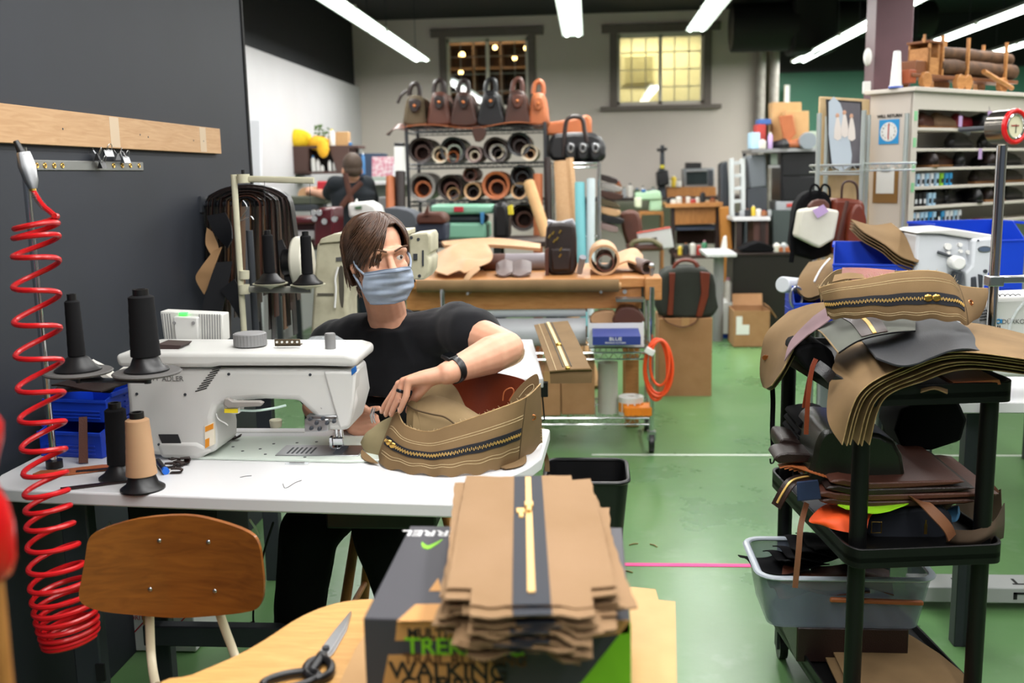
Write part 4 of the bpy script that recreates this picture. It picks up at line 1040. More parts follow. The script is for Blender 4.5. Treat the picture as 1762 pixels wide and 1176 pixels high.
# arc parameter: loops get denser towards the bottom
turns = 23.0; N = int(turns*36); pts = []
for i in range(N+1):
    t = i/N; s__ = 1-(1-t)**1.22
    c = curve_at(ax_p, s__); r_ = curve_at(ax_r, s__).x; a = 2*PI*turns*t
    pts.append(c+Vector((r_*math.cos(a), r_*math.sin(a), .010*math.cos(a))))
P(hs_, 'coil', MB().tube(pts, .0058, 8), redhose)
top = [at(x, y, Y=2.1) for x, y in ((36, 262), (44, 285), (52, 315), (58, 330))]
P(hs_, 'hose_tail', MB().tube(smooth_pts([at(58, 330, Y=2.1), at(72, 352, Y=2.08), at(88, 366, Y=2.06), pts[0]], 6), .0058, 8), redhose)
sp_ = MB(); sq = [at(57, 330, Y=2.1), at(66, 345, Y=2.088), at(80, 362, Y=2.072)]; sq = resample(sq, 110); hx = []
for i, p_ in enumerate(sq): a = i*.75; hx.append(p_+Vector((.0078*math.cos(a), .0078*math.sin(a), 0)))
P(hs_, 'spring_guard', sp_.tube(hx, .0012, 5), steel)
P(hs_, 'coupling', MB().tube([at(40, 262, Y=2.1), at(46, 285, Y=2.1), at(54, 312, Y=2.1), at(57, 325, Y=2.1)], [(.014, .008), (.019, .009), (.015, .009), (.009, .009)], 14), steel)
P(hs_, 'black_nozzle', MB().cyl(at(27, 243, Y=2.1), at(40, 268, Y=2.1), .006, .010, 12), blackpl)
P(hs_, 'brass_nipple', MB().cyl(at(54, 316, Y=2.1), at(57, 329, Y=2.1), .0075, n=12), brass)

# ================================================================ wall board, metal strip, binder clips
b0 = at(370, 222, X=WX); b1_ = at(370, 265, X=WX)
wb = thing('wooden_board', 'long pale pine board screwed flat on the black wall', 'board', (WX, b0.y, b1_.z))
P(wb, 'plank', MB().b6(WX, WX+.02, 1.3, b0.y, b1_.z, b0.z), pine, bevel=.002)
tapem = mat('clear_tape_patch', '#CDB699', 0.35)
for px in (198, 349):
    q = at(px, 235, X=WX+.02); P(wb, 'tape_patch', MB().b6(WX+.02, WX+.0206, q.y-.03, q.y+.03, b1_.z+.004, b0.z-.003), tapem)
for px, py in ((108, 222), (241, 232), (255, 236), (333, 242), (350, 243)):
    q = at(px, py, X=WX+.02); P(wb, 'nail_hole', MB().cyl(q-Vector((.001, 0, 0)), q+Vector((.0008, 0, 0)), .003, n=10), dkgrey)
m0, m1 = at(58, 284, X=WX+.004), at(247, 285.5, X=WX+.004)
ms = thing('metal_strip', 'grey metal strip with brass eyelets on the black wall below the board', 'metal strip', m0)
P(ms, 'strip', MB().b6(WX, WX+.004, m0.y, m1.y, m0.z-.014, m0.z+.014), mat('dull_strip', '#8E8F8C', 0.4, 0.6), bevel=.003)
for px in (63, 77, 93, 107, 195, 210, 224, 239):
    q = at(px, 285, X=WX+.004); P(ms, 'eyelet', MB().tube([q+Vector((.001, .006*math.cos(a), .006*math.sin(a))) for a in [2*PI*i/16 for i in range(16)]], .0022, 6, closed=True), brass)
for i, (px, py, c_, rz) in enumerate(((168, 270, blackpl, .3), (176, 284, blackpl, .0), (186, 264, steel, -.4), (203, 270, steel, .5), (216, 275, steel, -.2))):
    q = at(px, py, X=WX+.018)
    t = thing('binder_clip', ['black binder clip at the left of the bunch on the metal strip', 'black binder clip gripping the metal strip, lowest of the bunch', 'silver binder clip at the top of the bunch', 'silver binder clip in the middle right of the bunch', 'rightmost silver binder clip of the bunch on the metal strip'][i], 'binder clip', q, rz, 'binder clips on the metal strip')
    MB().add([(-.008, -.016, -.010), (.008, -.016, -.010), (.008, .016, -.010), (-.008, .016, -.010), (-.001, -.016, .010), (.001, -.016, .010), (.001, .016, .010), (-.001, .016, .010)], [(0, 3, 2, 1), (4, 5, 6, 7), (0, 1, 5, 4), (1, 2, 6, 5), (2, 3, 7, 6), (3, 0, 4, 7)]).build('clip_body', c_, t)
    for s in (-1, 1): MB().tube(smooth_pts([(s*.004, -.009, .008), (s*.011, -.007, .022), (s*.012, 0, .028), (s*.011, .007, .022), (s*.004, .009, .008)], 4), .0012, 6).build('wire_arm', steel, t)

# ================================================================ foreground table, scissors, carton, panels
FZ = .74
ft_ = thing('wooden_table', 'small yellow plywood table with a curved edge in front of the sewing table', 'table', (-.2, 1.2, 0))
ow = [(x, y) for x, y in ((262, 1190), (330, 1160), (400, 1130), (450, 1103), (500, 1070), (535, 1052), (565, 1041), (600, 1033), (650, 1030), (740, 1032), (900, 1030), (1040, 1036), (1085, 1060), (1105, 1120), (1110, 1300), (700, 1420), (230, 1420))]
owp = smooth_pts([at(x, y, Z=FZ) for x, y in ow], 4, True)
P(ft_, 'tabletop', MB().prism([(q_.x, q_.y) for q_ in owp], FZ-.022, FZ), plywood, bevel=.004)
for x, y in ((-.45, 1.05), (.02, 1.05), (-.36, 1.5), (.02, 1.5)):
    P(ft_, 'leg', MB().cyl((x*1.1, y, 0), (x, y, FZ-.022), .016, .02, 14), oakwood)
kp = [at(x, y, Z=FZ+.002) for x, y in ((650, 1062), (760, 1020), (1090, 1012), (1128, 1016), (1133, 1034), (1162, 1037), (1167, 1300), (560, 1300), (585, 1176), (612, 1118))]
solo(MB().prism([(q_.x, q_.y) for q_ in kp], FZ+.0005, FZ+.0035), 'kraft_sheet', kraft, 'tan kraft board sheet lying under the dark carton on the wooden table', 'paper', (kp[0].x, kp[0].y, FZ), world=True)
# scissors
sc = thing('scissors', 'steel fabric scissors with black handles lying on the yellow table', 'scissors', at(560, 1118, Z=FZ))
zz = FZ+.004
tip, pv = at(604, 1056, Z=zz), at(561, 1122, Z=zz); d_ = (tip-pv).normalized(); n_ = Vector((-d_.y, d_.x, 0))
for k, (w0_, w1_, w2_, dz) in enumerate(((.013, .011, .002, 0), (.010, .008, .0015, .004))):
    pl_ = [pv-d_*.03-n_*w0_*.6, pv-n_*w0_, pv.lerp(tip, .55)-n_*w1_, tip-n_*w2_*.6, tip+n_*w2_*.6, pv.lerp(tip, .5)+n_*w1_*.8, pv+n_*w0_*.9, pv-d_*.03+n_*w0_*.8]
    P(sc, 'blade', MB().prism([(q_.x, q_.y) for q_ in pl_], FZ+.001+dz, FZ+.0045+dz), steel, bevel=.001)
P(sc, 'pivot_screw', MB().cyl(pv+Vector((0, 0, .003)), pv+Vector((0, 0, .009)), .006, n=16), dkgrey)
for cx, cy, rx, ry, rot in ((548, 1152, .020, .032, .25), (500, 1172, .042, .022, .45)):
    c = at(cx, cy, Z=FZ+.008); lp = [c+Vector((rx*math.cos(a)*math.cos(rot)-ry*math.sin(a)*math.sin(rot), rx*math.cos(a)*math.sin(rot)+ry*math.sin(a)*math.cos(rot), 0)) for a in [2*PI*i/28 for i in range(28)]]
    j = min(lp, key=lambda q_: (q_-pv).length)
    hd = P(sc, 'handle', MB().tube(lp, (.007, .0065), 10, closed=True, flat=(0, 0, 1)), blackpl)
    SP(sc, hd, 'handle_shank', MB().tube([pv-d_*.02+Vector((0, 0, .003)), j], [.009, .008], 10), blackpl)
# carton
FL, FR = at(625, 1070, Y=1.17), at(1085, 1066, Y=1.17)
BZ = (FL.z+FR.z)/2; BL = at(684, 905, Z=BZ)
bx0, bx1, by0, by1, bz0 = FL.x, FR.x, 1.17, BL.y, FZ+.004
cx = thing('boot_carton', 'dark grey and tan boot carton with green lettering on the wooden table', 'carton', ((bx0+bx1)/2, (by0+by1)/2, bz0))
cdark = mat('carton_charcoal', '#3B3A40', 0.6); ctan = mat('carton_tan', '#C28D50', 0.7); cgreen = mat('carton_green', '#7FC41E', 0.55); cwhite = mat('carton_white_ink', '#D8D8D8', 0.6); cblk = mat('carton_black_ink', '#1A1714', 0.6)
P(cx, 'carton_shell', MB().b6(bx0, bx1, by0, by1, bz0, BZ), cdark, bevel=.002)
e = .0006
def fq(pts, m, nm):   # printed patch on the front face
    return P(cx, nm, MB().add([(x, by0-e, z) for x, z in pts]+[(x, by0+e, z) for x, z in pts], [tuple(range(len(pts))), tuple(range(2*len(pts)-1, len(pts)-1, -1))]+[(i, i+len(pts), (i+1) % len(pts)+len(pts), (i+1) % len(pts)) for i in range(len(pts))]), m, flat=True)
X = lambda px, py: at(px, py, Y=by0-e)
def fqp(pts, m, nm): return fq([(X(a, b).x, X(a, b).z) for a, b in pts], m, nm)
fqp([(683, 1071), (1083, 1068), (1083, 1090), (1000, 1100), (680, 1103)], ctan, 'tan_print')
fqp([(668, 1128), (840, 1124), (900, 1250), (645, 1250)], ctan, 'tan_print')
fqp([(860, 1250), (1000, 1176), (1084, 1070), (1085, 1250)], cgreen, 'green_print')
t0, t1_, t2, t3 = at(683, 1070, Z=BZ), at(715, 1041, Z=BZ), at(760, 1040, Z=BZ), at(790, 1069, Z=BZ)
P(cx, 'tan_print', MB().prism([(q_.x, q_.y) for q_ in (t0, t1_, t2, t3)], BZ-.0004, BZ+e), ctan, flat=True)
q0, q1, q2 = at(738, 1018, Z=BZ), at(754, 996, Z=BZ), at(760, 1018, Z=BZ)
P(cx, 'tan_print', MB().prism([(q_.x, q_.y) for q_ in (q0, q1, q2)], BZ-.0004, BZ+e), ctan, flat=True)
P(cx, 'green_side_print', MB().add([(bx1+e, by0, bz0), (bx1+e, by1, bz0), (bx1+e, by1, BZ-.02), (bx1+e, by0, BZ-.003), (bx1-e, by0, bz0), (bx1-e, by1, bz0), (bx1-e, by1, BZ-.02), (bx1-e, by0, BZ-.003)], [(0, 1, 2, 3), (7, 6, 5, 4), (0, 4, 5, 1), (1, 5, 6, 2), (2, 6, 7, 3), (3, 7, 4, 0)]), cgreen, flat=True)
TOP = lambda px, py, ang=0: Matrix.Translation(at(px, py, Z=BZ+e)) @ Matrix.Rotation(ang, 4, 'Z')
text('MERREL', .034, cwhite, TOP(756, 918, PI), cx, off=cx.location, name='carton_lettering', bold=.0006)
sw = smooth_pts([at(x, y, Z=BZ+e) for x, y in ((726, 933), (727, 942), (738, 945), (752, 937), (762, 928), (745, 936), (735, 939))], 5, True)
P(cx, 'green_swoosh', MB().prism([(q_.x, q_.y) for q_ in sw], BZ-.0003, BZ+e), cgreen, flat=True)
for body, px, py, sz, m in (('MULTI', 735, 1091, .018, cblk), ('TREKKING', 800, 1115, .032, cgreen), ('TRAIL RUNNING', 800, 1137, .021, mat('carton_brown_ink', '#5E3A1C', 0.6)), ('WALKING', 772, 1157, .033, cblk), ('CLIMBING', 780, 1182, .030, cblk)):
    q = X(px, py); text(body, sz, m, FRONT((q.x, by0-.0012, q.z)), cx, off=cx.location, name='carton_lettering', bold=.0006)
# stack of canvas panels
PW, PL = .205, .50
tape_m = mat('panel_zip_tape', '#23262E', 0.75)
def panel_proto(seed):
    random.seed(seed)
    t = thing('cut_canvas_piece', 'x', 'canvas piece')
    w, l, n1, n2 = PW/2, PL/2, .034, .045
    nx_, ny_ = 20, 44; mb = MB()
    ph, am = rnd(0, 6), rnd(.0008, .0022)
    def zf(x, y):
        k_ = min(1, max(0, (abs(x)-.026)/.02))
        return k_*( am*math.sin(y*24+ph)*(abs(x)/w)+.0012*math.sin(x*60+ph)+(-.018 if seed > 1 else -.005)*max(0, (-y-.19)/.06)**2*(.5+.5*math.sin(x*25+ph)))
    def inside(x, y): return not (abs(x) > w-n1 and y < -l+n2) and not (x > w-n1 and y > l-.018)
    idx = {}; th = .0022
    def vid(i, j, s):
        if (i, j, s) not in idx:
            x, y = lerp(-w, w, i/nx_), lerp(-l, l, j/ny_)
            if j == 0: y += .0015*math.sin(i*1.9+seed)
            if i in (0, nx_): x += .0008*math.sin(j*1.3+seed)
            mb.v.append(Vector((x, y, zf(x, y)+th*s))); idx[(i, j, s)] = len(mb.v)-1
        return idx[(i, j, s)]
    cell = lambda i, j: 0 <= i < nx_ and 0 <= j < ny_ and inside(lerp(-w, w, (i+.5)/nx_), lerp(-l, l, (j+.5)/ny_))
    for i in range(nx_):
        for j in range(ny_):
            if not cell(i, j): continue
            mb.f.append((vid(i, j, 1), vid(i+1, j, 1), vid(i+1, j+1, 1), vid(i, j+1, 1))); mb.f.append((vid(i, j+1, 0), vid(i+1, j+1, 0), vid(i+1, j, 0), vid(i, j, 0)))
            for (a, b, ii, jj) in (((i, j), (i+1, j), i, j-1), ((i+1, j), (i+1, j+1), i+1, j), ((i+1, j+1), (i, j+1), i, j+1), ((i, j+1), (i, j), i-1, j)):
                if not cell(ii, jj): mb.f.append((vid(*a, 0), vid(*b, 0), vid(*b, 1), vid(*a, 1)))
    mb.build('panel_cloth', canvas_p, t)
    tp_ = MB().b6(-.0225, .0225, -l-.002, l-.004, th, th+.0012).build('zipper_tape', tape_m, t)
    MB().b6(-.0045, .0045, -l+.03, l-.015, th+.001, th+.0032).build('zipper_teeth', mat('zipper_teeth_gold', '#D9AE68', 0.45, 0.4), tp_)
    MB().box((0, .09, th+.0055), (.013, .018, .005)).box((0, .075, th+.006), (.007, .026, .003)).build('zipper_slider', mat('zipper_teeth_gold', '#D9AE68', 0.45, 0.4), tp_, bevel=.001)
    return t
canvas_p = mat('brown_panel_canvas', '#94775A', 0.85, kind='cloth', col2='#846849', scale=.8, bump=0.2, amt=1, spec=0.2)
pc0 = at(925, 950, Z=.985); pcx, pcy = -.088, 1.335
NP = 14; protos = [panel_proto(s) for s in (1, 2, 3)]
random.seed(21)
grp = 'stacked canvas zipper panels on the boot carton'
_ord = ['lowest', 'second lowest', 'third from the bottom', 'fourth from the bottom', 'fifth from the bottom', 'sixth from the bottom', 'seventh from the bottom', 'seventh from the top', 'sixth from the top', 'fifth from the top', 'fourth from the top', 'third from the top', 'second from the top', 'topmost']
for k in range(NP):
    z = BZ+.003+.0042*k
    lab = 'brown zippered canvas piece, %s of the carton stack' % _ord[k]
    top_ = k == NP-1
    loc = (pcx+(0 if top_ else rnd(-.012, .012))+(.006 if k < 7 else 0), pcy+(0 if top_ else rnd(-.02, .008)), z); rz = R(4.0) if top_ else R(4+rnd(-3, 3)-(4 if k < 5 else 0))
    pr = protos[0] if k in (NP-1,) else (protos[1] if k == 0 else (protos[2] if k == 1 else None))
    if pr is not None: pr.location = loc; pr.rotation_euler = (0, 0, rz); pr['label'] = lab; pr['group'] = grp
    else: copy_thing(protos[k % 3], lab, loc, rz, grp)
# red handled tool very close to the lens at the left edge
rt = thing('red_handled_tool', 'glossy red rounded tool with a wooden stick at the left edge, close up', 'tool', at(-12, 900, Y=.80))
prof = [(.002, .0), (.010, .001), (.0165, .006), (.021, .02), (.022, .05), (.019, .07), (.013, .085), (.011, .095), (.014, .11), (.020, .128), (.0215, .142), (.017, .152), (.008, .156), (.006, .170), (.004, .172)]
b_ = at(-12, 1000, Y=.80)
P(rt, 'red_grip', MB().lathe(prof, c=b_, n=28), mat('glossy_red', '#C20F14', 0.2))
P(rt, 'wooden_stick', MB().cyl(b_+Vector((-.002, 0, -.16)), b_+Vector((0, 0, .004)), .009, n=14), oakwood)
# ================================================================ black utility cart on the right
CT = lambda x, y: (lerp(.632, .975, x)-.068*y, 2.35+.62*y+.045*x)      # cart plan, 0..1 each way
ct = thing('utility_cart', 'black plastic utility cart loaded with canvas and leather pieces', 'cart', (.78, 2.66, 0))
TZ3 = (.15, .575, .975)
cart_m = mat('cart_black_plastic', '#070708', 0.45, spec=.3)
def plan(pts): return [CT(a, b) for a, b in pts]
rr_ = [((x+.5), (y+.5)) for x, y in round_rect(1.12, 1.10, .09)]
for z, h in zip(TZ3, (.05, .05, .05)):
    tr_ = P(ct, 'shelf_tray', MB().prism(plan(rr_), z-.012, z), cart_m)
    rim = MB(); o1 = plan(rr_); o2 = plan([(.5+(a-.5)*.965, .5+(b-.5)*.975) for a, b in rr_]); n = len(o1)
    vs = [(x, y, z-h*.55) for x, y in o1]+[(x, y, z+h*.45) for x, y in o1]+[(x, y, z+h*.45) for x, y in o2]+[(x, y, z-h*.3) for x, y in o2]
    fs = []
    for i in range(n):
        j = (i+1) % n
        for a in range(4): b = (a+1) % 4; fs.append((a*n+i, a*n+j, b*n+j, b*n+i))
    SP(ct, tr_, 'tray_rim', rim.add(vs, fs), cart_m, bevel=.002)
for a, b in ((.05, .04), (.95, .04), (.05, .96), (.95, .96)):
    x, y = CT(a, b)
    P(ct, 'corner_post', MB().tube([(x, y, .16), (x, y, TZ3[2]-.02)], (.021, .021), 12), cart_m)
    cs = P(ct, 'caster', MB().cyl((x-.012, y, .045), (x+.012, y, .045), .045, n=20), blackpl)
    SP(ct, cs, 'caster_fork', MB().box((x, y, .085), (.036, .04, .10)), dkgrey)

# ---- top of the cart: draped canvas and leather
def drape(name, rows, m, label, cat, nu=30, nv=24, th=.0025, group=None, root=None, **k):
    fn = loft(rows, **k)
    o = MB().sheet(fn, nu, nv, th)
    c = fn(.5, .5)
    if root is not None: return P(root, name, o, m, ang=75), fn
    return solo(o, name, m, label, cat, c, group, world=True, ang=75), fn
fl = thing('canvas_bag', 'tan canvas flap with copper rivet hanging over the left side of the cart', 'bag', at(1345, 600, Y=2.8))
frows = [[(1358, 536, 2.95), (1395, 524, 2.85), (1428, 520, 2.75)], [(1320, 572, 2.92), (1365, 560, 2.8), (1412, 548, 2.66)], [(1310, 610, 2.9), (1340, 605, 2.77), (1372, 592, 2.62)], [(1308, 645, 2.9), (1325, 648, 2.78), (1345, 640, 2.62)], [(1313, 666, 2.9), (1319, 669, 2.8), (1328, 664, 2.7)]]
_, ff = drape('flap', frows, canvas, '', '', root=fl)
drape('flap_lining', [[(a+6, b+3, c+.02) for a, b, c in r_] for r_ in frows], canvas_in, '', '', root=fl)
P(fl, 'flap_edge', MB().tube([ff(1, i/30) for i in range(31)], .002, 6), canvas_edge)
q = at(1317, 615, Y=2.86); P(fl, 'rivet', MB().cyl(q, q+Vector((-.004, -.010, 0)), .007, n=16), copper)
q = at(1322, 614, Y=2.85); P(fl, 'rivet', MB().cyl(q, q+Vector((-.004, -.010, 0)), .005, n=16), copper)
def strap(name, pts, w, m, label, nrm=(0, -1, 0), th=.003, root=None, cat='strap'):
    c = [at(a, b, Y=d) for a, b, d in pts]; mb = MB(); ribbon(mb, c, w, nrm, th)
    if root is not None: return P(root, name, mb, m)
    return solo(mb, name, m, label, cat, c[0], world=True)
bs = strap('hanging_strap', [(1328, 655, 2.84), (1330, 690, 2.86), (1329, 740, 2.86), (1331, 775, 2.86)], .014, blackfab, 'black strap with a hook hanging at the left side of the cart')
sb_ = at(1329, 785, Y=2.86); h_ = MB().tube(smooth_pts([sb_+Vector((0, 0, .01)), sb_+Vector((.006, 0, 0)), sb_+Vector((.004, 0, -.018)), sb_+Vector((-.004, 0, -.022)), sb_+Vector((-.006, 0, -.008))], 5), .0025, 8)
P(bs, 'hook', h_, blackpl)
lining = mat('dusty_mauve_lining', '#7B6266', 0.85, kind='cloth', col2='#6A5256', bump=0.2)
drape('lining_flap', [[(1400, 545, 2.72), (1425, 528, 2.70), (1440, 522, 2.68)], [(1362, 585, 2.66), (1400, 562, 2.62), (1430, 548, 2.60)], [(1350, 622, 2.60), (1365, 600, 2.58), (1392, 575, 2.56)]], lining, 'dusty mauve lining flap between the tan flap and the grey bag', 'bag')
gb_ = thing('grey_bag', 'grey canvas bag with brown leather zip panel lying under the tan bag', 'bag', at(1480, 570, Y=2.5))
greycan = mat('grey_canvas', '#565850', 0.88, kind='cloth', col2='#494B44', bump=0.25)
grows = [[(1398, 568, 2.72), (1450, 547, 2.66), (1520, 546, 2.62), (1575, 549, 2.6)], [(1413, 572, 2.52), (1465, 560, 2.52), (1525, 556, 2.50), (1575, 560, 2.5)], [(1443, 608, 2.38), (1480, 586, 2.39), (1530, 574, 2.41), (1575, 570, 2.42)]]
_, gf = drape('bag_front', grows, greycan, '', '', root=gb_)
up_ = Vector((0, -.0015, .003))
pt = P(gb_, 'zip_panel', MB().sheet(lambda u, v: gf(lerp(.31, .60, v)+.05*u, lerp(.02, .93, u))+up_, 24, 8, .002), mat('umber_leather', '#342826', 0.35, kind='leather', col2='#2A1F1E', bump=.2))
SP(gb_, pt, 'zipper', MB().sheet(lambda u, v: gf(lerp(.435, .475, v)+.05*u, lerp(.02, .93, u))+up_*1.8, 24, 2, .002), mat('zipper_gold', '#E0B868', 0.4, 0.35))
P(gb_, 'bag_edge', MB().tube([gf(i/30, 1) for i in range(31)], .0022, 6), blackfab)
P(gb_, 'bag_edge', MB().tube([gf(0, i/20) for i in range(21)], .0022, 6), canvas_in)
dk = MB().ext([(1370, 602), (1394, 592), (1418, 594), (1437, 616), (1432, 662), (1405, 652), (1380, 628)], 2.58, 2.74, smooth=3)
solo(dk, 'leather_bag', blackfab, 'dark bag bundled under the grey canvas bag', 'bag', at(1400, 615, Y=2.42), world=True, bevel=.01)
strap('buckle_strap', [(1404, 628, 2.415), (1420, 640, 2.40), (1432, 652, 2.40)], .03, leather_bl, 'black leather band crossing the dark bundled bag', (0, -1, .5))
strap('hanging_strap', [(1404, 618, 2.41), (1396, 640, 2.405), (1390, 690, 2.40), (1387, 748, 2.40)], .011, leather_red, 'long russet leather strap hanging from the top of the cart')
strap('hanging_strap', [(1402, 620, 2.415), (1393, 645, 2.412), (1386, 678, 2.41), (1382, 702, 2.41)], .006, leather_red, 'short thin russet strap beside the long hanging one')
# stack of tan pieces drooping over the corner
random.seed(4)
trows = [[(1444, 597, 2.72), (1485, 588, 2.72), (1580, 572, 2.72), (1668, 556, 2.76), (1800, 585, 2.7)], [(1430, 645, 2.52), (1478, 612, 2.5), (1560, 592, 2.5), (1660, 578, 2.5), (1800, 598, 2.5)], [(1424, 720, 2.34), (1470, 652, 2.34), (1550, 616, 2.33), (1645, 595, 2.33), (1800, 611, 2.35)], [(1449, 766, 2.27), (1478, 678, 2.25), (1551, 633, 2.25), (1645, 606, 2.25), (1800, 624, 2.25)]]
NL = 6; _on = ['topmost', 'second', 'third', 'fourth', 'fifth', 'lowest']; _of = [0, 1, 1.7, 3.4, 4.2, 5.8]
for k in range(NL):
    rows_ = []
    for r_i, r_ in enumerate(trows):
        rw = []
        for j, (a, b, c) in enumerate(r_):
            fx = [1.0, .9, .75, .5, .1][j]*(.35+.2*r_i); fy = [0.05, .35, .75, .85, .8][j]*(.3+.22*r_i)
            rw.append((a+8.5*_of[k]*fx, b+6.0*_of[k]*fy+(rnd(-1.5, 1.5) if k else 0), c+.012*k))
        rows_.append(rw)
    o, fn = drape('cut_canvas_piece', rows_, canvas, 'tan cut canvas piece drooping over the cart corner, %s of the pile' % _on[k], 'canvas piece', th=.0022, nu=40, nv=26, group='tan canvas pieces on the cart')
    P(o, 'cut_edge', MB().tube([fn(i/50, 1) for i in range(51)], .0013, 5), canvas_edge)
drape('leather_cutout', [[(1480, 584, 2.68), (1526, 566, 2.68), (1575, 546, 2.68), (1612, 540, 2.68), (1649, 556, 2.68), (1684, 578, 2.62), (1718, 606, 2.52)], [(1492, 598, 2.46), (1530, 592, 2.46), (1575, 580, 2.45), (1615, 572, 2.45), (1655, 577, 2.45), (1690, 592, 2.45), (1716, 609, 2.44)], [(1508, 617, 2.26), (1546, 630, 2.235), (1577, 627, 2.235), (1604, 616, 2.235), (1638, 604, 2.24), (1672, 602, 2.27), (1712, 613, 2.33)]], mat('charcoal_leather', '#1B1D22', 0.6, kind='leather', col2='#15171B', bump=.2, amt=1), 'charcoal leather cutout lying on top of the tan canvas pile', 'leather', nu=40, nv=20, th=.004, dY=-.012)
solo(MB().ext([(1640, 658), (1720, 654), (1722, 662), (1640, 664)], 2.36, 2.6), 'leather_slab', leather_tan, 'orange tan leather slab under the canvas pile on the cart', 'leather', at(1680, 660, Y=2.36), world=True)
drape('canvas_scrap', [[(1586, 665, 2.36), (1610, 663, 2.36), (1630, 668, 2.36)], [(1584, 676, 2.31), (1608, 670, 2.31), (1630, 678, 2.31)]], canvas, 'small tan canvas scrap poking out under the pile', 'canvas piece', 10, 5)
# second canvas bag with zipper
b2 = thing('canvas_bag', 'half sewn tan canvas bag with double brass zip pulls on top of the cart', 'bag', at(1550, 545, Y=2.45))
lo2 = [(1424, 545, 2.52), (1440, 549, 2.48), (1487, 547, 2.45), (1540, 551, 2.45), (1590, 550, 2.45), (1640, 553, 2.46), (1668, 558, 2.50), (1688, 540, 2.62)]
up2 = [(1409, 497, 2.54), (1438, 488, 2.49), (1487, 481, 2.47), (1534, 471, 2.47), (1590, 466, 2.48), (1632, 473, 2.51), (1652, 492, 2.56), (1699, 497, 2.68)]
b2f0 = loft([lo2, up2])
def b2f(u, v): return b2f0(u, v)+Vector((0, -.014*math.sin(PI*v)+.002*math.sin(u*31), .003*math.sin(u*44)*(1-v)**2))
bb = P(b2, 'front_band', MB().sheet(b2f, 80, 14, .0022), canvas, ang=60)
tp, tm, nr = zipper(b2f, b2, bb, 92, .02, .815, .46, .10, .0022)
SP(b2, bb, 'zipper_teeth', tm, mat('zipper_gold', '#E0B868', 0.4, 0.35))
for u in (.575, .615):
    c = b2f(u, .46)+nr(u, .46)*.006; SP(b2, bb, 'zipper_slider', MB().ball(c, (.0105, .003, .009), 14, 8), brass)
for vv in (.16, .21, .76, .81):
    SP(b2, bb, 'stitch_line', MB().tube([b2f(lerp(.02, .82, i/60), vv)+nr(lerp(.02, .82, i/60), vv)*.0012 for i in range(61)], .0006, 5), stitch)
SP(b2, bb, 'raw_edge', MB().tube([b2f(i/80, 1.0) for i in range(81)], .0018, 6), canvas_edge)
SP(b2, bb, 'side_seam', MB().tube([b2f(.84, i/12)+nr(.84, .5)*.001 for i in range(13)], .0014, 6), mat('dark_seam', '#4E3D26', 0.9))
c = b2f(.885, .55)+nr(.885, .55)*.002; gm = frame(c, (1, .6, 0), nr(.885, .55).cross(Vector((1, .6, 0))))
SP(b2, bb, 'grommet', MB().tube([gm @ Vector((.006*math.cos(a), .006*math.sin(a), 0)) for a in [2*PI*i/24 for i in range(24)]], .0022, 8, closed=True), copper)
P(b2, 'leather_panel', MB().sheet(loft([[(1448, 480, 2.60), (1490, 484, 2.58), (1535, 478, 2.58)], [(1449, 461, 2.62), (1490, 462, 2.62), (1540, 466, 2.6)]]), 16, 5, .003), leather_red)
P(b2, 'back_band', MB().sheet(loft([[(1413, 520, 2.56), (1420, 505, 2.62), (1440, 500, 2.66), (1490, 495, 2.68), (1600, 490, 2.68)], [(1409, 496, 2.55), (1424, 476, 2.62), (1448, 463, 2.66), (1500, 466, 2.68), (1612, 466, 2.66)]]), 30, 6, .0024), canvas_in)
P(b2, 'inner_curl', MB().sheet(loft([[(1432, 486, 2.52), (1456, 481, 2.54), (1488, 480, 2.56)], [(1436, 474, 2.56), (1462, 470, 2.57), (1484, 473, 2.58)]]), 12, 5, .0024), canvas)
fz = MB(); random.seed(8)
for i in range(40):
    u = rnd(.0, .85); c = b2f(u, 1.0); fz.tube([c, c+Vector((rnd(-.01, .01), rnd(-.004, .004), rnd(.001, .010)))], .0004, 4)
SP(b2, bb, 'frayed_thread', fz, stitch)['kind'] = 'stuff'

# ---- middle shelf
MZ = TZ3[1]
def extthing(name, pts, Y0, Y1, m, label, cat, smooth=0, bevel=.004, group=None):
    return solo(MB().ext(pts, Y0, Y1, smooth), name, m, label, cat, at(pts[0][0], pts[0][1], Y=Y0), group, world=True, bevel=bevel, ang=60)
olive = mat('dark_olive_leather', '#1E2117', 0.3, kind='leather', col2='#14160F', bump=.2)
extthing('leather_case', [(1392, 830), (1400, 790), (1406, 762), (1420, 742), (1452, 740), (1540, 760), (1550, 838), (1440, 842)], 2.52, 2.78, olive, 'dark olive leather case standing on the middle shelf of the cart', 'case', 3, .012)
for i in range(5):
    y0 = 728+13*i
    extthing('folded_cloth', [(1378-2*i, y0), (1425, y0-6), (1445, y0+4), (1440, y0+12), (1382-2*i, y0+12)], 2.70, 2.9, blackfab, 'folded black cloth in the pile behind the olive case, %s' % ['topmost', 'second from top', 'middle one', 'second from bottom', 'lowest'][i], 'cloth', 2, .003, 'folded black cloths on the cart')
for i in range(6):
    rows_ = [[(1338+8*i, 800+1.2*i, 2.62), (1360+8*i, 795+i, 2.62), (1392+7*i, 797+i, 2.62)], [(1342+8*i, 806+1.8*i, 2.56), (1362+8*i, 803+1.6*i, 2.56), (1400+6*i, 815+2*i, 2.50)]]
    drape('leather_offcut', rows_, leather_tan, 'orange tan leather offcut, %s of the row on the left middle shelf' % ['leftmost', 'second from left', 'third from left', 'fourth from left', 'fifth from left', 'rightmost'][i], 'leather', 8, 6, .003, 'tan leather offcuts on the cart')
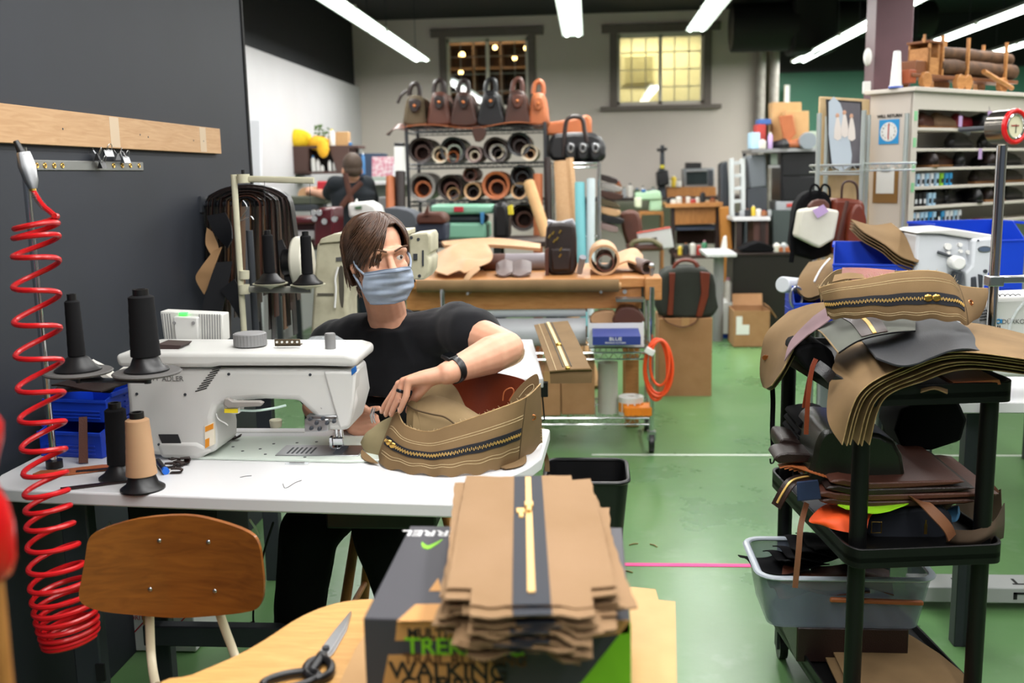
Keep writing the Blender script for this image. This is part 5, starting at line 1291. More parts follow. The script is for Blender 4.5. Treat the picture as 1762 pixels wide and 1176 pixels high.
extthing('leather_roll', [(1336, 786), (1356, 780), (1410, 784), (1412, 794), (1340, 798)], 2.56, 2.66, leather_dk, 'dark leather piece lying over the tan offcuts', 'leather', 2)
extthing('leather_roll', [(1342, 762), (1350, 755), (1378, 762), (1380, 784), (1345, 784)], 2.66, 2.80, leather_dk, 'dark brown leather bundle behind the tan offcuts', 'leather', 2)
zs = thing('zipper_strip', 'dark brown zipper strip drooping over the left edge of the middle shelf', 'zipper', at(1350, 845, Y=2.5))
strap('strip_tape', [(1412, 822, 2.56), (1385, 823, 2.52), (1362, 830, 2.49), (1348, 848, 2.48), (1335, 872, 2.48)], .030, leather_dk, '', (-.5, -.6, .6), root=zs)
strap('zipper_teeth', [(1412, 820, 2.556), (1385, 821, 2.516), (1362, 828, 2.486), (1348, 846, 2.476), (1337, 866, 2.476)], .005, mat('zipper_gold', '#E0B868', 0.4, 0.35), '', (-.5, -.6, .6), root=zs)
extthing('denim_patch', [(1371, 830), (1408, 826), (1414, 860), (1372, 864)], 2.44, 2.446, mat('navy_denim', '#1F2F4E', 0.9, kind='cloth', col2='#182643', bump=.2), 'navy cloth patch hanging beside the zipper strip', 'cloth')
for i, (x0, y0, x1, m_, lab) in enumerate(((1410, 862, 1660, leather_br, 'brown leather folder at the bottom of the folder pile on the cart'), (1402, 850, 1690, leather_mid, 'chestnut leather folder second in the folder pile on the cart'), (1420, 840, 1655, leather_dk, 'dark leather folder third in the folder pile on the cart'), (1428, 829, 1640, leather_mid, 'chestnut leather folder on top of the folder pile on the cart'))):
    extthing('leather_folder', [(x0, y0+2), (x0+30, y0+9), (x0+70, y0+14), (x1, y0+6), (x1+8, y0-2), (x0+70, y0+2), (x0+24, y0-4)], 2.46, 2.80, m_, lab, 'folder', 2, .004, 'leather folders on the cart')
hv = mat('hi_vis_orange', '#F2561A', 0.6); lime = mat('hi_vis_lime', '#9FE01E', 0.6)
drape('safety_vest', [[(1440, 866, 2.66), (1490, 868, 2.62), (1545, 868, 2.6)], [(1415, 872, 2.52), (1465, 880, 2.5), (1535, 874, 2.5)], [(1392, 897, 2.47), (1430, 893, 2.43), (1500, 886, 2.44)], [(1412, 902, 2.44), (1440, 913, 2.41), (1490, 922, 2.40)]], hv, 'bright orange cloth lying on the middle shelf of the cart', 'cloth', 24, 18)
drape('lime_cloth', [[(1450, 862, 2.6), (1520, 858, 2.6), (1570, 862, 2.56)], [(1440, 868, 2.49), (1500, 874, 2.47), (1562, 868, 2.47)], [(1455, 876, 2.44), (1500, 884, 2.425), (1530, 880, 2.43)]], lime, 'lime green reflective cloth with dark edge over the orange cloth', 'cloth', 16, 8, dY=-.02)
extthing('lime_scrap', [(1588, 861), (1612, 859), (1618, 863), (1600, 866)], 2.5, 2.506, lime, 'small lime green scrap behind the tan strap', 'cloth')
extthing('leather_bag', [(1495, 888), (1560, 876), (1612, 872), (1640, 892), (1630, 928), (1580, 934), (1500, 930)], 2.47, 2.75, mat('navy_bag_cloth', '#10151F', 0.85), 'very dark bag with a brass zip pull on the middle shelf', 'bag', 3, .012)
zp = COL.objects[-1]
q = at(1593, 903, Y=2.44); P(zp, 'zip_pull', MB().box(q+Vector((0, 0, -.012)), (.007, .003, .026)).cyl(q, q+Vector((0, 0, .012)), .002, n=8), brass)
q = at(1508, 908, Y=2.44); P(zp, 'buckle', MB().tube([q+Vector((.012*a, 0, .014*b)) for a, b in ((-1, -1), (1, -1), (1, 1), (-1, 1))], .0018, 6, closed=True), brass)
strap('tan_strap', [(1555, 860, 2.50), (1585, 864, 2.43), (1608, 884, 2.40), (1630, 908, 2.39), (1638, 926, 2.39)], .034, mat('saddle_leather', '#7A4E31', 0.5, kind='leather', col2='#69412A', bump=.2), 'saddle brown leather strap arching over the middle shelf', (.5, -.8, .5))
pch = thing('canvas_pouch', 'open brown canvas pouch with leather handles on the right of the middle shelf', 'pouch', at(1680, 910, Y=2.5))
drape('pouch_front', [[(1632, 912, 2.44), (1680, 912, 2.40), (1712, 895, 2.42), (1728, 866, 2.5)], [(1628, 932, 2.43), (1676, 932, 2.385), (1708, 918, 2.40), (1728, 900, 2.48)], [(1630, 940, 2.46), (1668, 944, 2.42), (1700, 936, 2.43), (1726, 926, 2.5)]], mat('dark_brown_canvas', '#4B3B2A', 0.9, kind='cloth', col2='#3E3022', bump=.25), '', '', root=pch)
P(pch, 'pouch_back', MB().sheet(loft([[(1625, 915, 2.62), (1670, 905, 2.64), (1725, 895, 2.62)], [(1640, 870, 2.66), (1690, 860, 2.68), (1722, 842, 2.64)]]), 16, 6, .003), mat('dark_brown_canvas', '#4B3B2A', 0.9))
P(pch, 'pouch_handle', MB().tube(smooth_pts([at(a, b, Y=c) for a, b, c in ((1612, 884, 2.56), (1640, 862, 2.58), (1675, 850, 2.60), (1700, 836, 2.6), (1716, 850, 2.58))], 6), (.003, .009), 8, flat=(0, 1, 0)), mat('saddle_leather', '#7A4E31', 0.5))
drape('blue_cloth', [[(1624, 886, 2.56), (1640, 874, 2.55), (1650, 872, 2.54)], [(1632, 898, 2.52), (1645, 896, 2.51), (1650, 884, 2.51)]], mat('sky_blue_cloth', '#5C9AC6', 0.8), 'crumpled sky blue cloth tucked in the brown pouch', 'cloth', 10, 8, .006)
strap('hanging_strap', [(1388, 866, 2.50), (1378, 905, 2.46), (1374, 950, 2.44), (1368, 1012, 2.43)], .014, mat('saddle_leather', '#7A4E31', 0.5), 'thin brown leather strap hanging from the middle shelf into the clear bin')
extthing('black_box', [(1550, 705), (1650, 690), (1655, 760), (1555, 775)], 2.78, 2.95, blackfab, 'black bag at the back of the middle shelf under the canvas pile', 'bag', 2, .01)

# ---- bottom shelf
bn = thing('storage_bin', 'translucent plastic bin with black and brown scraps on the bottom shelf', 'bin', (.70, 2.76, .255))
x0, x1, y0, y1, z0, z1 = .455, .92, 2.60, 2.90, .255, .405
bm_ = MB(); cx_, cy_ = (x0+x1)/2, (y0+y1)/2
r0 = round_rect((x1-x0)*.88, (y1-y0)*.86, .04); r1 = round_rect(x1-x0, y1-y0, .05); n = len(r0)
vs = [(cx_+a, cy_+b, z0) for a, b in r0]+[(cx_+a, cy_+b, z1) for a, b in r1]+[(cx_+a*.985, cy_+b*.985, z1) for a, b in r1]+[(cx_+a*.98, cy_+b*.98, z0+.004) for a, b in r0]
fs = [tuple(range(n-1, -1, -1)), tuple(range(3*n, 4*n))]
for i in range(n):
    j = (i+1) % n
    for a in range(3): fs.append((a*n+i, a*n+j, (a+1)*n+j, (a+1)*n+i))
P(bn, 'bin_wall', bm_.add(vs, fs), cloudpl)
P(bn, 'bin_rim', MB().tube([(cx_+a, cy_+b, z1) for a, b in r1], (.006, .011), 8, closed=True, flat=(0, 0, 1)), mat('bin_rim_plastic', '#B9C2CC', 0.3, alpha=.85))
random.seed(14)
for i in range(9):
    w_ = rnd(.07, .12); m = MB(); ph = rnd(0, 6)
    m.sheet(lambda u, v: ((u-.5)*2*w_, (v-.5)*1.5*w_, .010*math.sin(u*6+ph)+.006*math.sin(v*9+ph)), 14, 10, .003)
    solo(m, 'fabric_scrap', leather_mid if i < 3 else blackfab, ['brown leather scrap at the front left inside the clear bin', 'brown leather scrap in the middle front of the clear bin', 'brown leather scrap deeper in the clear bin', 'black cloth scrap at the bottom of the black heap in the clear bin', 'ragged black cloth scrap at the back left of the clear bin', 'ragged black cloth scrap in the middle of the clear bin', 'black cloth scrap at the back right of the clear bin', 'black cloth scrap near the top of the heap in the clear bin', 'topmost black cloth scrap spilling over the clear bin'][i], 'scrap', ((.58+.07*i, 2.70, .345+.012*i) if i < 3 else (.55+.04*(i-3), 2.80-.01*(i % 2), .375+.015*(i-3))), 'scraps in the clear bin', rz=rnd(-.5, .5), ang=75)
solo(MB().b6(.56, .86, 2.62, 2.86, .152, .254), 'leather_stack', leather_dk, 'stack of dark leather under the clear bin on the bottom shelf', 'leather', (.7, 2.74, .152), world=True, bevel=.004)
extthing('card_strip', [(1430, 1030), (1590, 1036), (1590, 1044), (1428, 1038)], 2.585, 2.598, leather_tan, 'orange brown leather strip under the clear bin', 'leather')
for i, (dx_, dy_) in enumerate(((0, 0), (14, 3), (-6, 14))):
    pts = [(1418+dx_, 1052+dy_), (1440+dx_, 1045+dy_), (1520+dx_, 1070+dy_), (1640+dx_, 1150+dy_), (1700, 1250), (1500, 1280), (1450+dx_, 1160+dy_), (1412+dx_, 1075+dy_)]
    pp = [at(a, b, Z=TZ3[0]+.03) for a, b in pts]
    solo(MB().prism([(q_.x, q_.y) for q_ in smooth_pts(pp, 3, True)], TZ3[0]+.012+.008*(2-i), TZ3[0]+.018+.008*(2-i)), 'cut_canvas_piece', canvas, ['tan canvas piece on the bottom shelf of the cart, top of three', 'tan canvas piece on the bottom shelf of the cart, middle of three', 'tan canvas piece on the bottom shelf of the cart, lowest of three'][i], 'canvas piece', (pp[0].x, pp[0].y, TZ3[0]+.012+.008*(2-i)), 'tan pieces on the bottom shelf', world=True, bevel=.001)
for i in range(3):
    q = at(1412+12*i, 1110+14*i, Z=TZ3[0]+.006)
    solo(MB().b6(-.012, .012, -.09, .09, 0, .006), 'webbing_strip', blackfab, ['black webbing strip nearest the edge of the bottom shelf', 'middle black webbing strip on the bottom shelf', 'black webbing strip next to the tan canvas on the bottom shelf'][i], 'strip', (q.x, q.y, TZ3[0]+.001), 'black webbing on the bottom shelf', rz=R(25))
# ================================================================ second sewing table and cream machine behind the man
T2 = thing('sewing_table', 'white sewing table behind the seated man with a canvas strip on its corner', 'table', (-.65, 3.8, 0))
P(T2, 'tabletop', MB().prism([(-1.28, 3.42), (-.165, 3.38), (-.25, 4.2), (-1.28, 4.2)], .765, .8), whitelam, bevel=.004)
for x, y in ((-1.2, 3.5), (-.30, 3.5), (-1.2, 4.1), (-.34, 4.1)): P(T2, 'leg', MB().b6(x-.03, x+.03, y-.02, y+.02, 0, .765), dkgrey, bevel=.003)
q = at(933, 670, Y=3.40); P(T2, 'table_clamp', MB().box(q, (.04, .03, .05)).tube([q+Vector((0, 0, -.02)), q+Vector((.006, 0, -.11)), q+Vector((-.01, 0, -.12))], .003, 6), blackpl)
m2 = thing('sewing_machine', 'old cream sewing machine on the table behind the seated man', 'sewing machine', (-.85, 3.58, .8))
c2 = mat('worn_cream_paint', '#CFCBB0', 0.45, kind='noise', col2='#A59F86', scale=2.2, amt=0.8)
P(m2, 'machine_body', MB().ext([(545, 418), (640, 408), (700, 404), (700, 470), (640, 480), (605, 484), (598, 520), (600, 640), (530, 640), (535, 560), (540, 480)], 3.50, 3.66), c2, bevel=.012, seg=3)
P(m2, 'machine_head', MB().ext([(704, 404), (736, 400), (740, 408), (740, 434), (735, 440), (740, 448), (738, 470), (730, 482), (704, 482)], 3.48, 3.68), c2, bevel=.006)
P(m2, 'top_lid', MB().ext([(552, 411), (575, 402), (700, 396), (700, 406), (548, 420)], 3.49, 3.67), c2, bevel=.004)
hw = P(m2, 'hand_wheel', MB().cyl(at(508, 452, Y=3.58), at(532, 451, Y=3.58), .095, n=32), mat('wheel_cream', '#D6D4C4', 0.35), bevel=.01)
SP(m2, hw, 'wheel_hub', MB().cyl(at(488, 452, Y=3.58), at(509, 452, Y=3.58), .05, n=24), blackpl, bevel=.006)
P(m2, 'thread_lever', MB().ext([(711, 437), (718, 437), (718, 447), (711, 447)], 3.472, 3.49), dkgrey)
P(m2, 'lever_slot', MB().ext([(726, 431), (729, 431), (729, 458), (726, 458)], 3.475, 3.49), dkgrey)
P(m2, 'presser_bar', MB().tube([at(713, 447, Y=3.5), at(713, 486, Y=3.5)], .004, 8), dkgrey)
for px, py in ((708, 409), (720, 412), (722, 475), (548, 570), (553, 570)):
    q = at(px, py, Y=3.482 if px > 700 else 3.502); P(m2, 'face_screw', MB().cyl(q, q+Vector((0, -.004, 0)), .006, n=10), dkgrey)
P(m2, 'grease_mark', MB().ext([(583, 462), (590, 460), (592, 500), (590, 530), (585, 520), (583, 490)], 3.498, 3.502, smooth=2), mat('grease_grey', '#4A463C', 0.8))
P(m2, 'guide_plate', MB().ext([(578, 443), (597, 442), (597, 449), (578, 450)], 3.495, 3.502), steel, bevel=.001)
P(m2, 'white_hose', MB().tube(smooth_pts([at(582, 460, Y=3.49), at(577, 480, Y=3.488), at(578, 500, Y=3.488), at(576, 530, Y=3.488)], 5), .004, 8), whiteplain)
g = MB()
P(m2, 'nameplate', MB().ext([(546, 505), (574, 505), (574, 509), (546, 509)], 3.496, 3.502), mat('plate_mark', '#5A574C', 0.5))
# cream thread stand
s2 = thing('thread_stand', 'cream thread stand with two plates holding black cones, in front of the hanging straps', 'thread stand', (-1.165, 3.35, .8))
pb = at(420, 575, Y=3.35); pt_ = at(419, 300, Y=3.35)
P(s2, 'pole', MB().cyl((pb.x, 3.35, .8), (pb.x, 3.35, pt_.z), .0105, n=14), creamp)
q = at(419, 308, Y=3.35); P(s2, 'top_collar', MB().cyl(q-Vector((0, 0, .014)), q+Vector((0, 0, .016)), .021, n=16), creamp)
P(s2, 'top_arm', MB().tube([q, at(540, 311, Y=3.30)], (.011, .006), 8, flat=(0, 0, 1)), creamp)
P(s2, 'knob', MB().cyl(q+Vector((0, 0, .014)), q+Vector((0, 0, .03)), .006, n=10), blackpl)
q = at(420, 498, Y=3.35); P(s2, 'mid_collar', MB().cyl(q-Vector((0, 0, .016)), q+Vector((0, 0, .016)), .02, n=16), creamp)
P(s2, 'mid_collar', MB().cyl(at(420, 480, Y=3.35), at(420, 466, Y=3.35), .018, n=14), creamp)
P(s2, 'plate_arm', MB().tube([q, at(535, 499, Y=3.32)], (.012, .006), 8, flat=(0, 0, 1)), mat('arm_grey', '#A6A69C', 0.4, 0.3))
P(s2, 'back_pole', MB().cyl((pb.x+.025, 3.40, .8), (pb.x+.025, 3.40, q.z+.2), .012, n=12), dkgrey)
for i, (px, py) in enumerate(((465, 488), (530, 490))):
    q = at(px, py, Y=3.32)
    d_ = P(s2, 'cone_plate', MB().lathe([(.004, -.02), (.012, -.014), (.058, -.002), (.060, .001), (.004, .001)], c=q, n=32), creamp)
    make_cone('thread_cone', ('tall black thread cone on the cream stand nearer its pole', 'tall black thread cone on the cream stand nearest the old machine')[i], q+Vector((0, 0, .002)), blackthread, .0195, .0185, .125, .052, 'black cones on the cream stand')
for px in (455, 533):
    P(s2, 'hanging_thread', MB().tube([at(px, 312, Y=3.31), at(px+1, 345, Y=3.31), at(px+2, 370, Y=3.31)], .0008, 5), dkgrey)
P(s2, 'hook_wire', MB().tube(smooth_pts([at(418, 345, Y=3.345), at(425, 358, Y=3.34), at(414, 380, Y=3.335), at(430, 372, Y=3.335), at(436, 378, Y=3.335)], 5), .002, 6), steel)

# hanging leather straps
peg = thing('strap_peg', 'steel peg on the black wall holding a bundle of leather straps', 'peg', (WX, 3.72, 1.42))
pk = at(425, 350, Y=3.72)
P(peg, 'bar', MB().cyl((WX, 3.72, pk.z+.0), (pk.x+.07, 3.72, pk.z), .012, n=12), dkgrey); P(peg, 'base_plate', MB().box((WX+.004, 3.72, pk.z), (.008, .06, .06)), dkgrey)
random.seed(31)
NS = 18
_c = ['black', 'dark brown', 'tan', 'chestnut']; _cm = [leather_bl, leather_dk, mat('strap_tan', '#7B5836', 0.55, kind='leather', col2='#64442A'), leather_mid]
_ids = [2, 1, 0, 1, 3, 0, 2, 1, 0, 3, 1, 0, 2, 0, 1, 0, 1, 0]
for i in range(NS):
    t = i/(NS-1); k = _ids[i]
    rx = lerp(8, 72, t); ry = lerp(10, 34, t)
    cx_ = 426+4*t; cy_ = 352
    pts = []
    L1, L2 = rnd(500, 585), rnd(470, 585)
    pts.append((cx_-rx*rnd(.95, 1.1), L1)); pts.append((cx_-rx*1.0, lerp(cy_, L1, .5))); 
    for a in range(0, 181, 30): pts.append((cx_-rx*math.cos(R(a)), cy_-ry*math.sin(R(a))))
    pts.append((cx_+rx*(1.0+.12*t), lerp(cy_, L2, .45))); pts.append((cx_+rx*(1.05+.2*t), L2))
    yy = 3.72+rnd(-.02, .02)
    c = [at(a, b, Y=yy) for a, b in pts]
    mb = MB(); Q = resample(smooth_pts(c, 5), 50)
    def fn(u, v, Q=Q, w=.05): 
        p_ = Q[min(int(round(u*50)), 50)]; return p_+Vector((0, (v-.5)*w, .0))
    mb.sheet(fn, 50, 2, .003)
    solo(mb, 'leather_strap', _cm[k], '%s leather strap hanging over the wall peg, %s of the nested bundle' % (_c[k], ['innermost', 'second from inside', 'third from inside', 'fourth from inside', 'fifth from inside', 'sixth from inside', 'seventh from inside', 'eighth from inside', 'ninth from inside', 'ninth from outside', 'eighth from outside', 'seventh from outside', 'sixth from outside', 'fifth from outside', 'fourth from outside', 'third from outside', 'second from outside', 'outermost'][i]), 'strap', c[0], 'straps hanging on the wall peg', world=True)
blk_strap = mat('black_strap_face', '#15161A', 0.5); nat_strap = mat('strap_underside', '#A9835A', 0.7)
for i, (rows, m_, lab) in enumerate((
    ([[(356, 372, 3.58), (388, 366, 3.56)], [(368, 400, 3.54), (398, 388, 3.52)], [(392, 428, 3.52), (400, 412, 3.5)]], blk_strap, 'broad black strap folded over at the upper left of the bundle'),
    ([[(356, 392, 3.60), (366, 400, 3.60)], [(354, 420, 3.58), (376, 425, 3.58)], [(364, 440, 3.56), (372, 438, 3.56)]], nat_strap, 'twisted tan strap underside showing at the upper left of the bundle'),
    ([[(368, 432, 3.56), (382, 425, 3.56)], [(345, 462, 3.54), (368, 462, 3.54)], [(337, 480, 3.54), (361, 484, 3.54)], [(350, 505, 3.54), (352, 507, 3.54)]], nat_strap, 'pale tan strap tip pointing down at the left of the bundle'),
    ([[(372, 452, 3.55), (400, 450, 3.55)], [(356, 500, 3.52), (392, 492, 3.52)], [(345, 545, 3.5), (380, 545, 3.5)], [(340, 590, 3.5), (372, 590, 3.5)]], blk_strap, 'broad black strap hanging lowest at the left of the bundle'),
    ([[(378, 500, 3.5), (404, 480, 3.5)], [(395, 520, 3.48), (415, 505, 3.48)], [(412, 548, 3.48), (420, 540, 3.48)]], blk_strap, 'black strap crossing to the right below the twisted tan one'),
    ([[(478, 415, 3.60), (486, 412, 3.60)], [(482, 450, 3.58), (500, 450, 3.58)], [(496, 500, 3.56), (512, 500, 3.56)]], blk_strap, 'black strap end hanging beside the old cream machine'))):
    fn = loft([[(a, b, c) for a, b, c in r_] for r_ in rows])
    solo(MB().sheet(fn, 3, 20, .004), 'leather_strap', m_, lab, 'strap', fn(.5, 0), world=True, ang=70)

# canvas strip on the corner of the second table
cs_ = thing('canvas_strip', 'long tan canvas strip with pale zipper draped over the white table corner', 'canvas strip', at(960, 600, Y=3.6))
rows = [[(919, 560, 4.10), (945, 556, 4.10), (977, 553, 4.10)], [(930, 592, 3.78), (960, 588, 3.78), (993, 585, 3.78)], [(944, 634, 3.36), (978, 630, 3.36), (1013, 628, 3.36)], [(946, 642, 3.33), (982, 640, 3.33), (1019, 640, 3.33)], [(947, 660, 3.33), (984, 660, 3.33), (1018, 659, 3.33)]]
sf = loft(rows)
P(cs_, 'strip_cloth', MB().sheet(sf, 16, 40, .004), canvas)
P(cs_, 'zipper', MB().sheet(lambda u, v: sf(lerp(.42, .50, u), lerp(0, .52, v))+Vector((0, -.003, .004)), 2, 24, .002), mat('pale_zipper', '#CDBB86', 0.5))
for a in (.36, .55): P(cs_, 'zipper_tape', MB().sheet(lambda u, v: sf(a+.02*u, lerp(0, .52, v))+Vector((0, -.002, .003)), 1, 24, .002), mat('dark_tape', '#3B3A33', 0.8))
P(cs_, 'zip_pull', MB().ball(sf(.47, .3)+Vector((0, -.008, .006)), (.012, .006, .010), 10, 8), brass)
P(cs_, 'rivet', MB().ball(sf(.45, .58)+Vector((0, -.004, .005)), (.009, .004, .005), 10, 8), brass)
P(cs_, 'stitch_line', MB().tube([sf(.2, i/30)+Vector((0, -.002, .0025)) for i in range(20)], .0012, 5), stitch)
solo(MB().prism([(a.x, a.y) for a in smooth_pts([at(x, y, Z=.803) for x, y in ((858, 636), (864, 612), (895, 600), (903, 604), (895, 622))], 3, True)], .8005, .804), 'canvas_scrap', canvas, 'flat canvas scrap on the white table beside the elbow', 'canvas piece', at(880, 620, Z=.8), world=True)

# ================================================================ workbench with wire shelf below
BY = 5.39
wbn = thing('workbench', 'light wooden workbench with vise piled with leather behind the seated man', 'workbench', (-.3, 5.775, 0))
bl, br_ = at(715, 478, Y=BY), at(1110, 473, Y=BY)
BT = .9335
P(wbn, 'benchtop', MB().b6(-1.045, .297, BY, 6.325, BT-.05, BT), benchwood, bevel=.004)
P(wbn, 'apron', MB().b6(-1.02, .275, BY+.03, BY+.06, BT-.17, BT-.052), benchwood, bevel=.003)
v0 = at(1122, 492, Y=BY-.05); vs_ = P(wbn, 'vise_jaw', MB().b6(.2915, .3795, BY-.06, BY+.16, BT-.115, BT+.005), benchwood, bevel=.006)
SP(wbn, vs_, 'bench_dog', MB().cyl((.33, BY+.05, BT), (.33, BY+.05, BT+.055), .010, n=12).ball((.33, BY+.05, BT+.06), .016, 12, 8), steel)
q = at(1075, 502, Y=BY+.028); P(wbn, 'apron_bolt', MB().cyl(q, q+Vector((0, -.006, 0)), .012, n=14), steel)
for x, y in ((-.97, BY+.45), (.24, BY+.45), (-.97, 6.215), (.24, 6.215)): P(wbn, 'leg', MB().b6(x-.04, x+.04, y-.04, y+.04, 0, BT-.05), benchwood, bevel=.004)
ra, rb = at(718, 493, Y=BY-.06), at(1065, 492, Y=BY-.06)
for x in (-.66, .055): P(wbn, 'roll_peg', MB().cyl((x, BY+.03, ra.z-.045), (x, BY-.10, ra.z-.038), .008, n=10), steel)
cr = thing('canvas_roll', 'long tan canvas roll on pegs along the front of the workbench', 'roll', ra)
P(cr, 'roll', MB().cyl(ra, rb, .034, n=24), canvas); P(cr, 'core', MB().cyl(rb, rb+Vector((.012, 0, 0)), .018, n=16), kraft)
# wire shelf cart in front of / below the bench
WS = thing('wire_cart', 'chrome wire shelf cart on casters under the workbench', 'cart', (-.2, 5.380, 0))
wx0, wx1, wy0, wy1 = -.79, .322, 5.254, 5.718
SZ = (.19, .548)
for x in (wx0, wx1):
    for y in (wy0, wy1):
        P(WS, 'post', MB().cyl((x, y, .11), (x, y, .86 if y == wy1 else .90), .0135, n=12), chrome)
        c_ = P(WS, 'caster', MB().cyl((x-.014, y, .055), (x+.014, y, .055), .055, n=20), blackpl, bevel=.004)
        SP(WS, c_, 'caster_fork', MB().box((x, y, .095), (.045, .05, .05)), steel)
def wire_shelf(root, x0, x1, y0, y1, z, m=chrome, step=.03, name='wire_shelf'):
    w = MB()
    for y in (y0, y1):
        w.cyl((x0, y, z), (x1, y, z), .006, n=8); w.cyl((x0, y, z-.035), (x1, y, z-.035), .005, n=8)
        n = max(4, int((x1-x0)/.05))
        for i in range(n): a = lerp(x0, x1, i/n); b = lerp(x0, x1, (i+.5)/n); c = lerp(x0, x1, (i+1)/n); w.tube([(a, y, z), (b, y, z-.035), (c, y, z)], .003, 5)
    for x in (x0, x1):
        w.cyl((x, y0, z), (x, y1, z), .006, n=8); w.cyl((x, y0, z-.035), (x, y1, z-.035), .005, n=8)
    n = int((x1-x0)/step)
    for i in range(1, n): a = lerp(x0, x1, i/n); w.cyl((a, y0, z), (a, y1, z), .0025, n=5)
    return P(root, name, w, m)
for z in SZ: wire_shelf(WS, wx0, wx1, wy0, wy1, z)
pw = mat('plastic_roll_white', '#D8DCE2', 0.3)
def hroll(label, a, b, r, m, core=card, name='roll', cat='roll', group=None, mats=None):
    t = thing(name, label, cat, a, 0, group)
    P(t, 'wound_sheet', MB().cyl(a, b, r, n=28), m); P(t, 'core', MB().cyl(b-(b-a).normalized()*.004, b+(b-a).normalized()*.008, r*.42, n=18), core)
    return t
a, b = at(812, 568, Y=5.380), at(1008, 566, Y=5.380)
hroll('big grey-white plastic roll on the middle shelf of the wire cart', Vector((a.x, 5.444, SZ[1]+.085)), Vector((b.x, 5.444, SZ[1]+.085)), .078, mat('plastic_roll_grey', '#B9BCC0', 0.35), name='plastic_roll')
hroll('bright white plastic roll lying on top of the grey-white one', Vector((a.x, 5.486, SZ[1]+.085+.078+.050)), Vector((b.x, 5.486, SZ[1]+.085+.078+.050)), .050, pw, name='plastic_roll')
def carton(label, px0, px1, py0, py1, Y, depth, m=card, flaps=False, name='cardboard_box', open_top=False):
    a, b = at(px0, py1, Y=Y), at(px1, py0, Y=Y)
    t = thing(name, label, 'box', ((a.x+b.x)/2, Y+depth/2, a.z))
    if open_top:
        x0, x1, z0, z1, th = a.x, b.x, a.z, b.z, .006
        m_ = MB().b6(x0, x1, Y, Y+depth, z0, z0+th).b6(x0, x1, Y, Y+th, z0, z1).b6(x0, x1, Y+depth-th, Y+depth, z0, z1).b6(x0, x0+th, Y+th, Y+depth-th, z0, z1).b6(x1-th, x1, Y+th, Y+depth-th, z0, z1)
        P(t, 'box_wall', m_, m)
    else:
        P(t, 'box_wall', MB().b6(a.x, b.x, Y, Y+depth, a.z, b.z), m, bevel=.004)
        P(t, 'packing_tape', MB().b6((a.x+b.x)/2-.025, (a.x+b.x)/2+.025, Y-.0012, Y+depth, b.z-.0002, b.z+.001).b6((a.x+b.x)/2-.025, (a.x+b.x)/2+.025, Y-.0012, Y-.0002, b.z-.06, b.z+.001), mat('packing_tape', '#B08A5C', 0.3))
    if flaps:
        P(t, 'box_flap', MB().box((a.x-.03, Y+depth/2, b.z+.01), (.10, depth*.95, .005), rot=(0, R(-35), 0)), m); P(t, 'box_flap', MB().box((b.x+.03, Y+depth/2, b.z+.0), (.10, depth*.95, .005), rot=(0, R(40), 0)), m)
    return t, a, b
t, a, b = carton('white open box with a dark blue label band on the wire cart', 1013, 1108, 556, 600, 5.243, .30, mat('white_carton', '#D9D9D8', 0.6), open_top=True, name='label_box')
P(t, 'blue_label', MB().b6(a.x+.02, b.x-.03, 5.241, 4.9705, lerp(a.z, b.z, .48), lerp(a.z, b.z, .80)), mat('label_navy', '#25377E', 0.5))
text('BLUE', .024, whiteplain, FRONT(((a.x+b.x)/2-.01, 4.9672, lerp(a.z, b.z, .70))), t, off=t.location, name='label_lettering', sx=1.2)
text('PREMIUM CUTTING', .012, whiteplain, FRONT(((a.x+b.x)/2-.01, 4.9672, lerp(a.z, b.z, .56))), t, off=t.location, name='label_lettering')
solo(MB().ext([(1056, 558), (1058, 545), (1068, 530), (1092, 530), (1108, 545), (1106, 558)], 5.296, 5.444, smooth=2), 'leather_bundle', leather_mid, 'folded brown leather bundle standing in the white label box', 'leather', at(1080, 556, Y=5.296), world=True, bevel=.01)
solo(MB().ext([(1017, 557), (1022, 540), (1056, 536), (1058, 557)], 5.380, 5.465, smooth=2), 'leather_bundle', leather_nat, 'pale leather roll lying in the white label box', 'leather', at(1040, 556, Y=5.380), world=True, bevel=.008)
solo(MB().ext([(1060, 515), (1108, 515), (1108, 520), (1060, 520)], 5.275, 5.380), 'metal_bar', steel, 'flat pale metal bar under the bench edge beside the vise', 'bar', at(1060, 517, Y=5.275), world=True)
carton('left plain cardboard box on the bottom wire shelf', 925, 964, 640, 716, 5.264, .3)
carton('taller plain cardboard box next to the film roll on the bottom wire shelf', 966, 1023, 622, 714, 5.275, .3)
q = at(1046, 708, Y=5.380)
solo(MB().lathe([(.055, 0), (.055, .28), (.02, .28), (.02, .27)], n=28), 'film_roll', mat('stretch_film', '#CFCDC2', .3, alpha=.8), 'upright roll of clear stretch film on the bottom wire shelf', 'roll', (q.x, 5.380, SZ[0]+.003))
q = at(1086, 640, Y=5.486)
solo(MB().b6(-.03, .04, -.02, .02, 0, .34), 'wood_block', benchwood, 'yellow wooden block standing behind the film roll', 'wood', (q.x, 5.570, SZ[0]+.003))
tr = thing('label_roll', 'white roll of orange printed labels on the bottom wire shelf', 'roll', (at(1086, 700, Y=5.296).x, 5.338, SZ[0]+.003))
MB().lathe([(.068, 0), (.068, .10), (.024, .10), (.024, 0)], n=32, cap=False).build('paper_roll', whiteplain, tr)
for k in range(5):
    a_ = R(-150+30*k); MB().box((.0685*math.cos(a_), .0685*math.sin(a_), .045), (.004, .026, .05), rot=(0, 0, a_)).build('orange_mark', mat('print_orange', '#E8912A', 0.6), tr)
tr = thing('orange_tray', 'small ribbed orange plastic tray at the end of the bottom wire shelf', 'tray', at(1098, 718, Y=5.238))
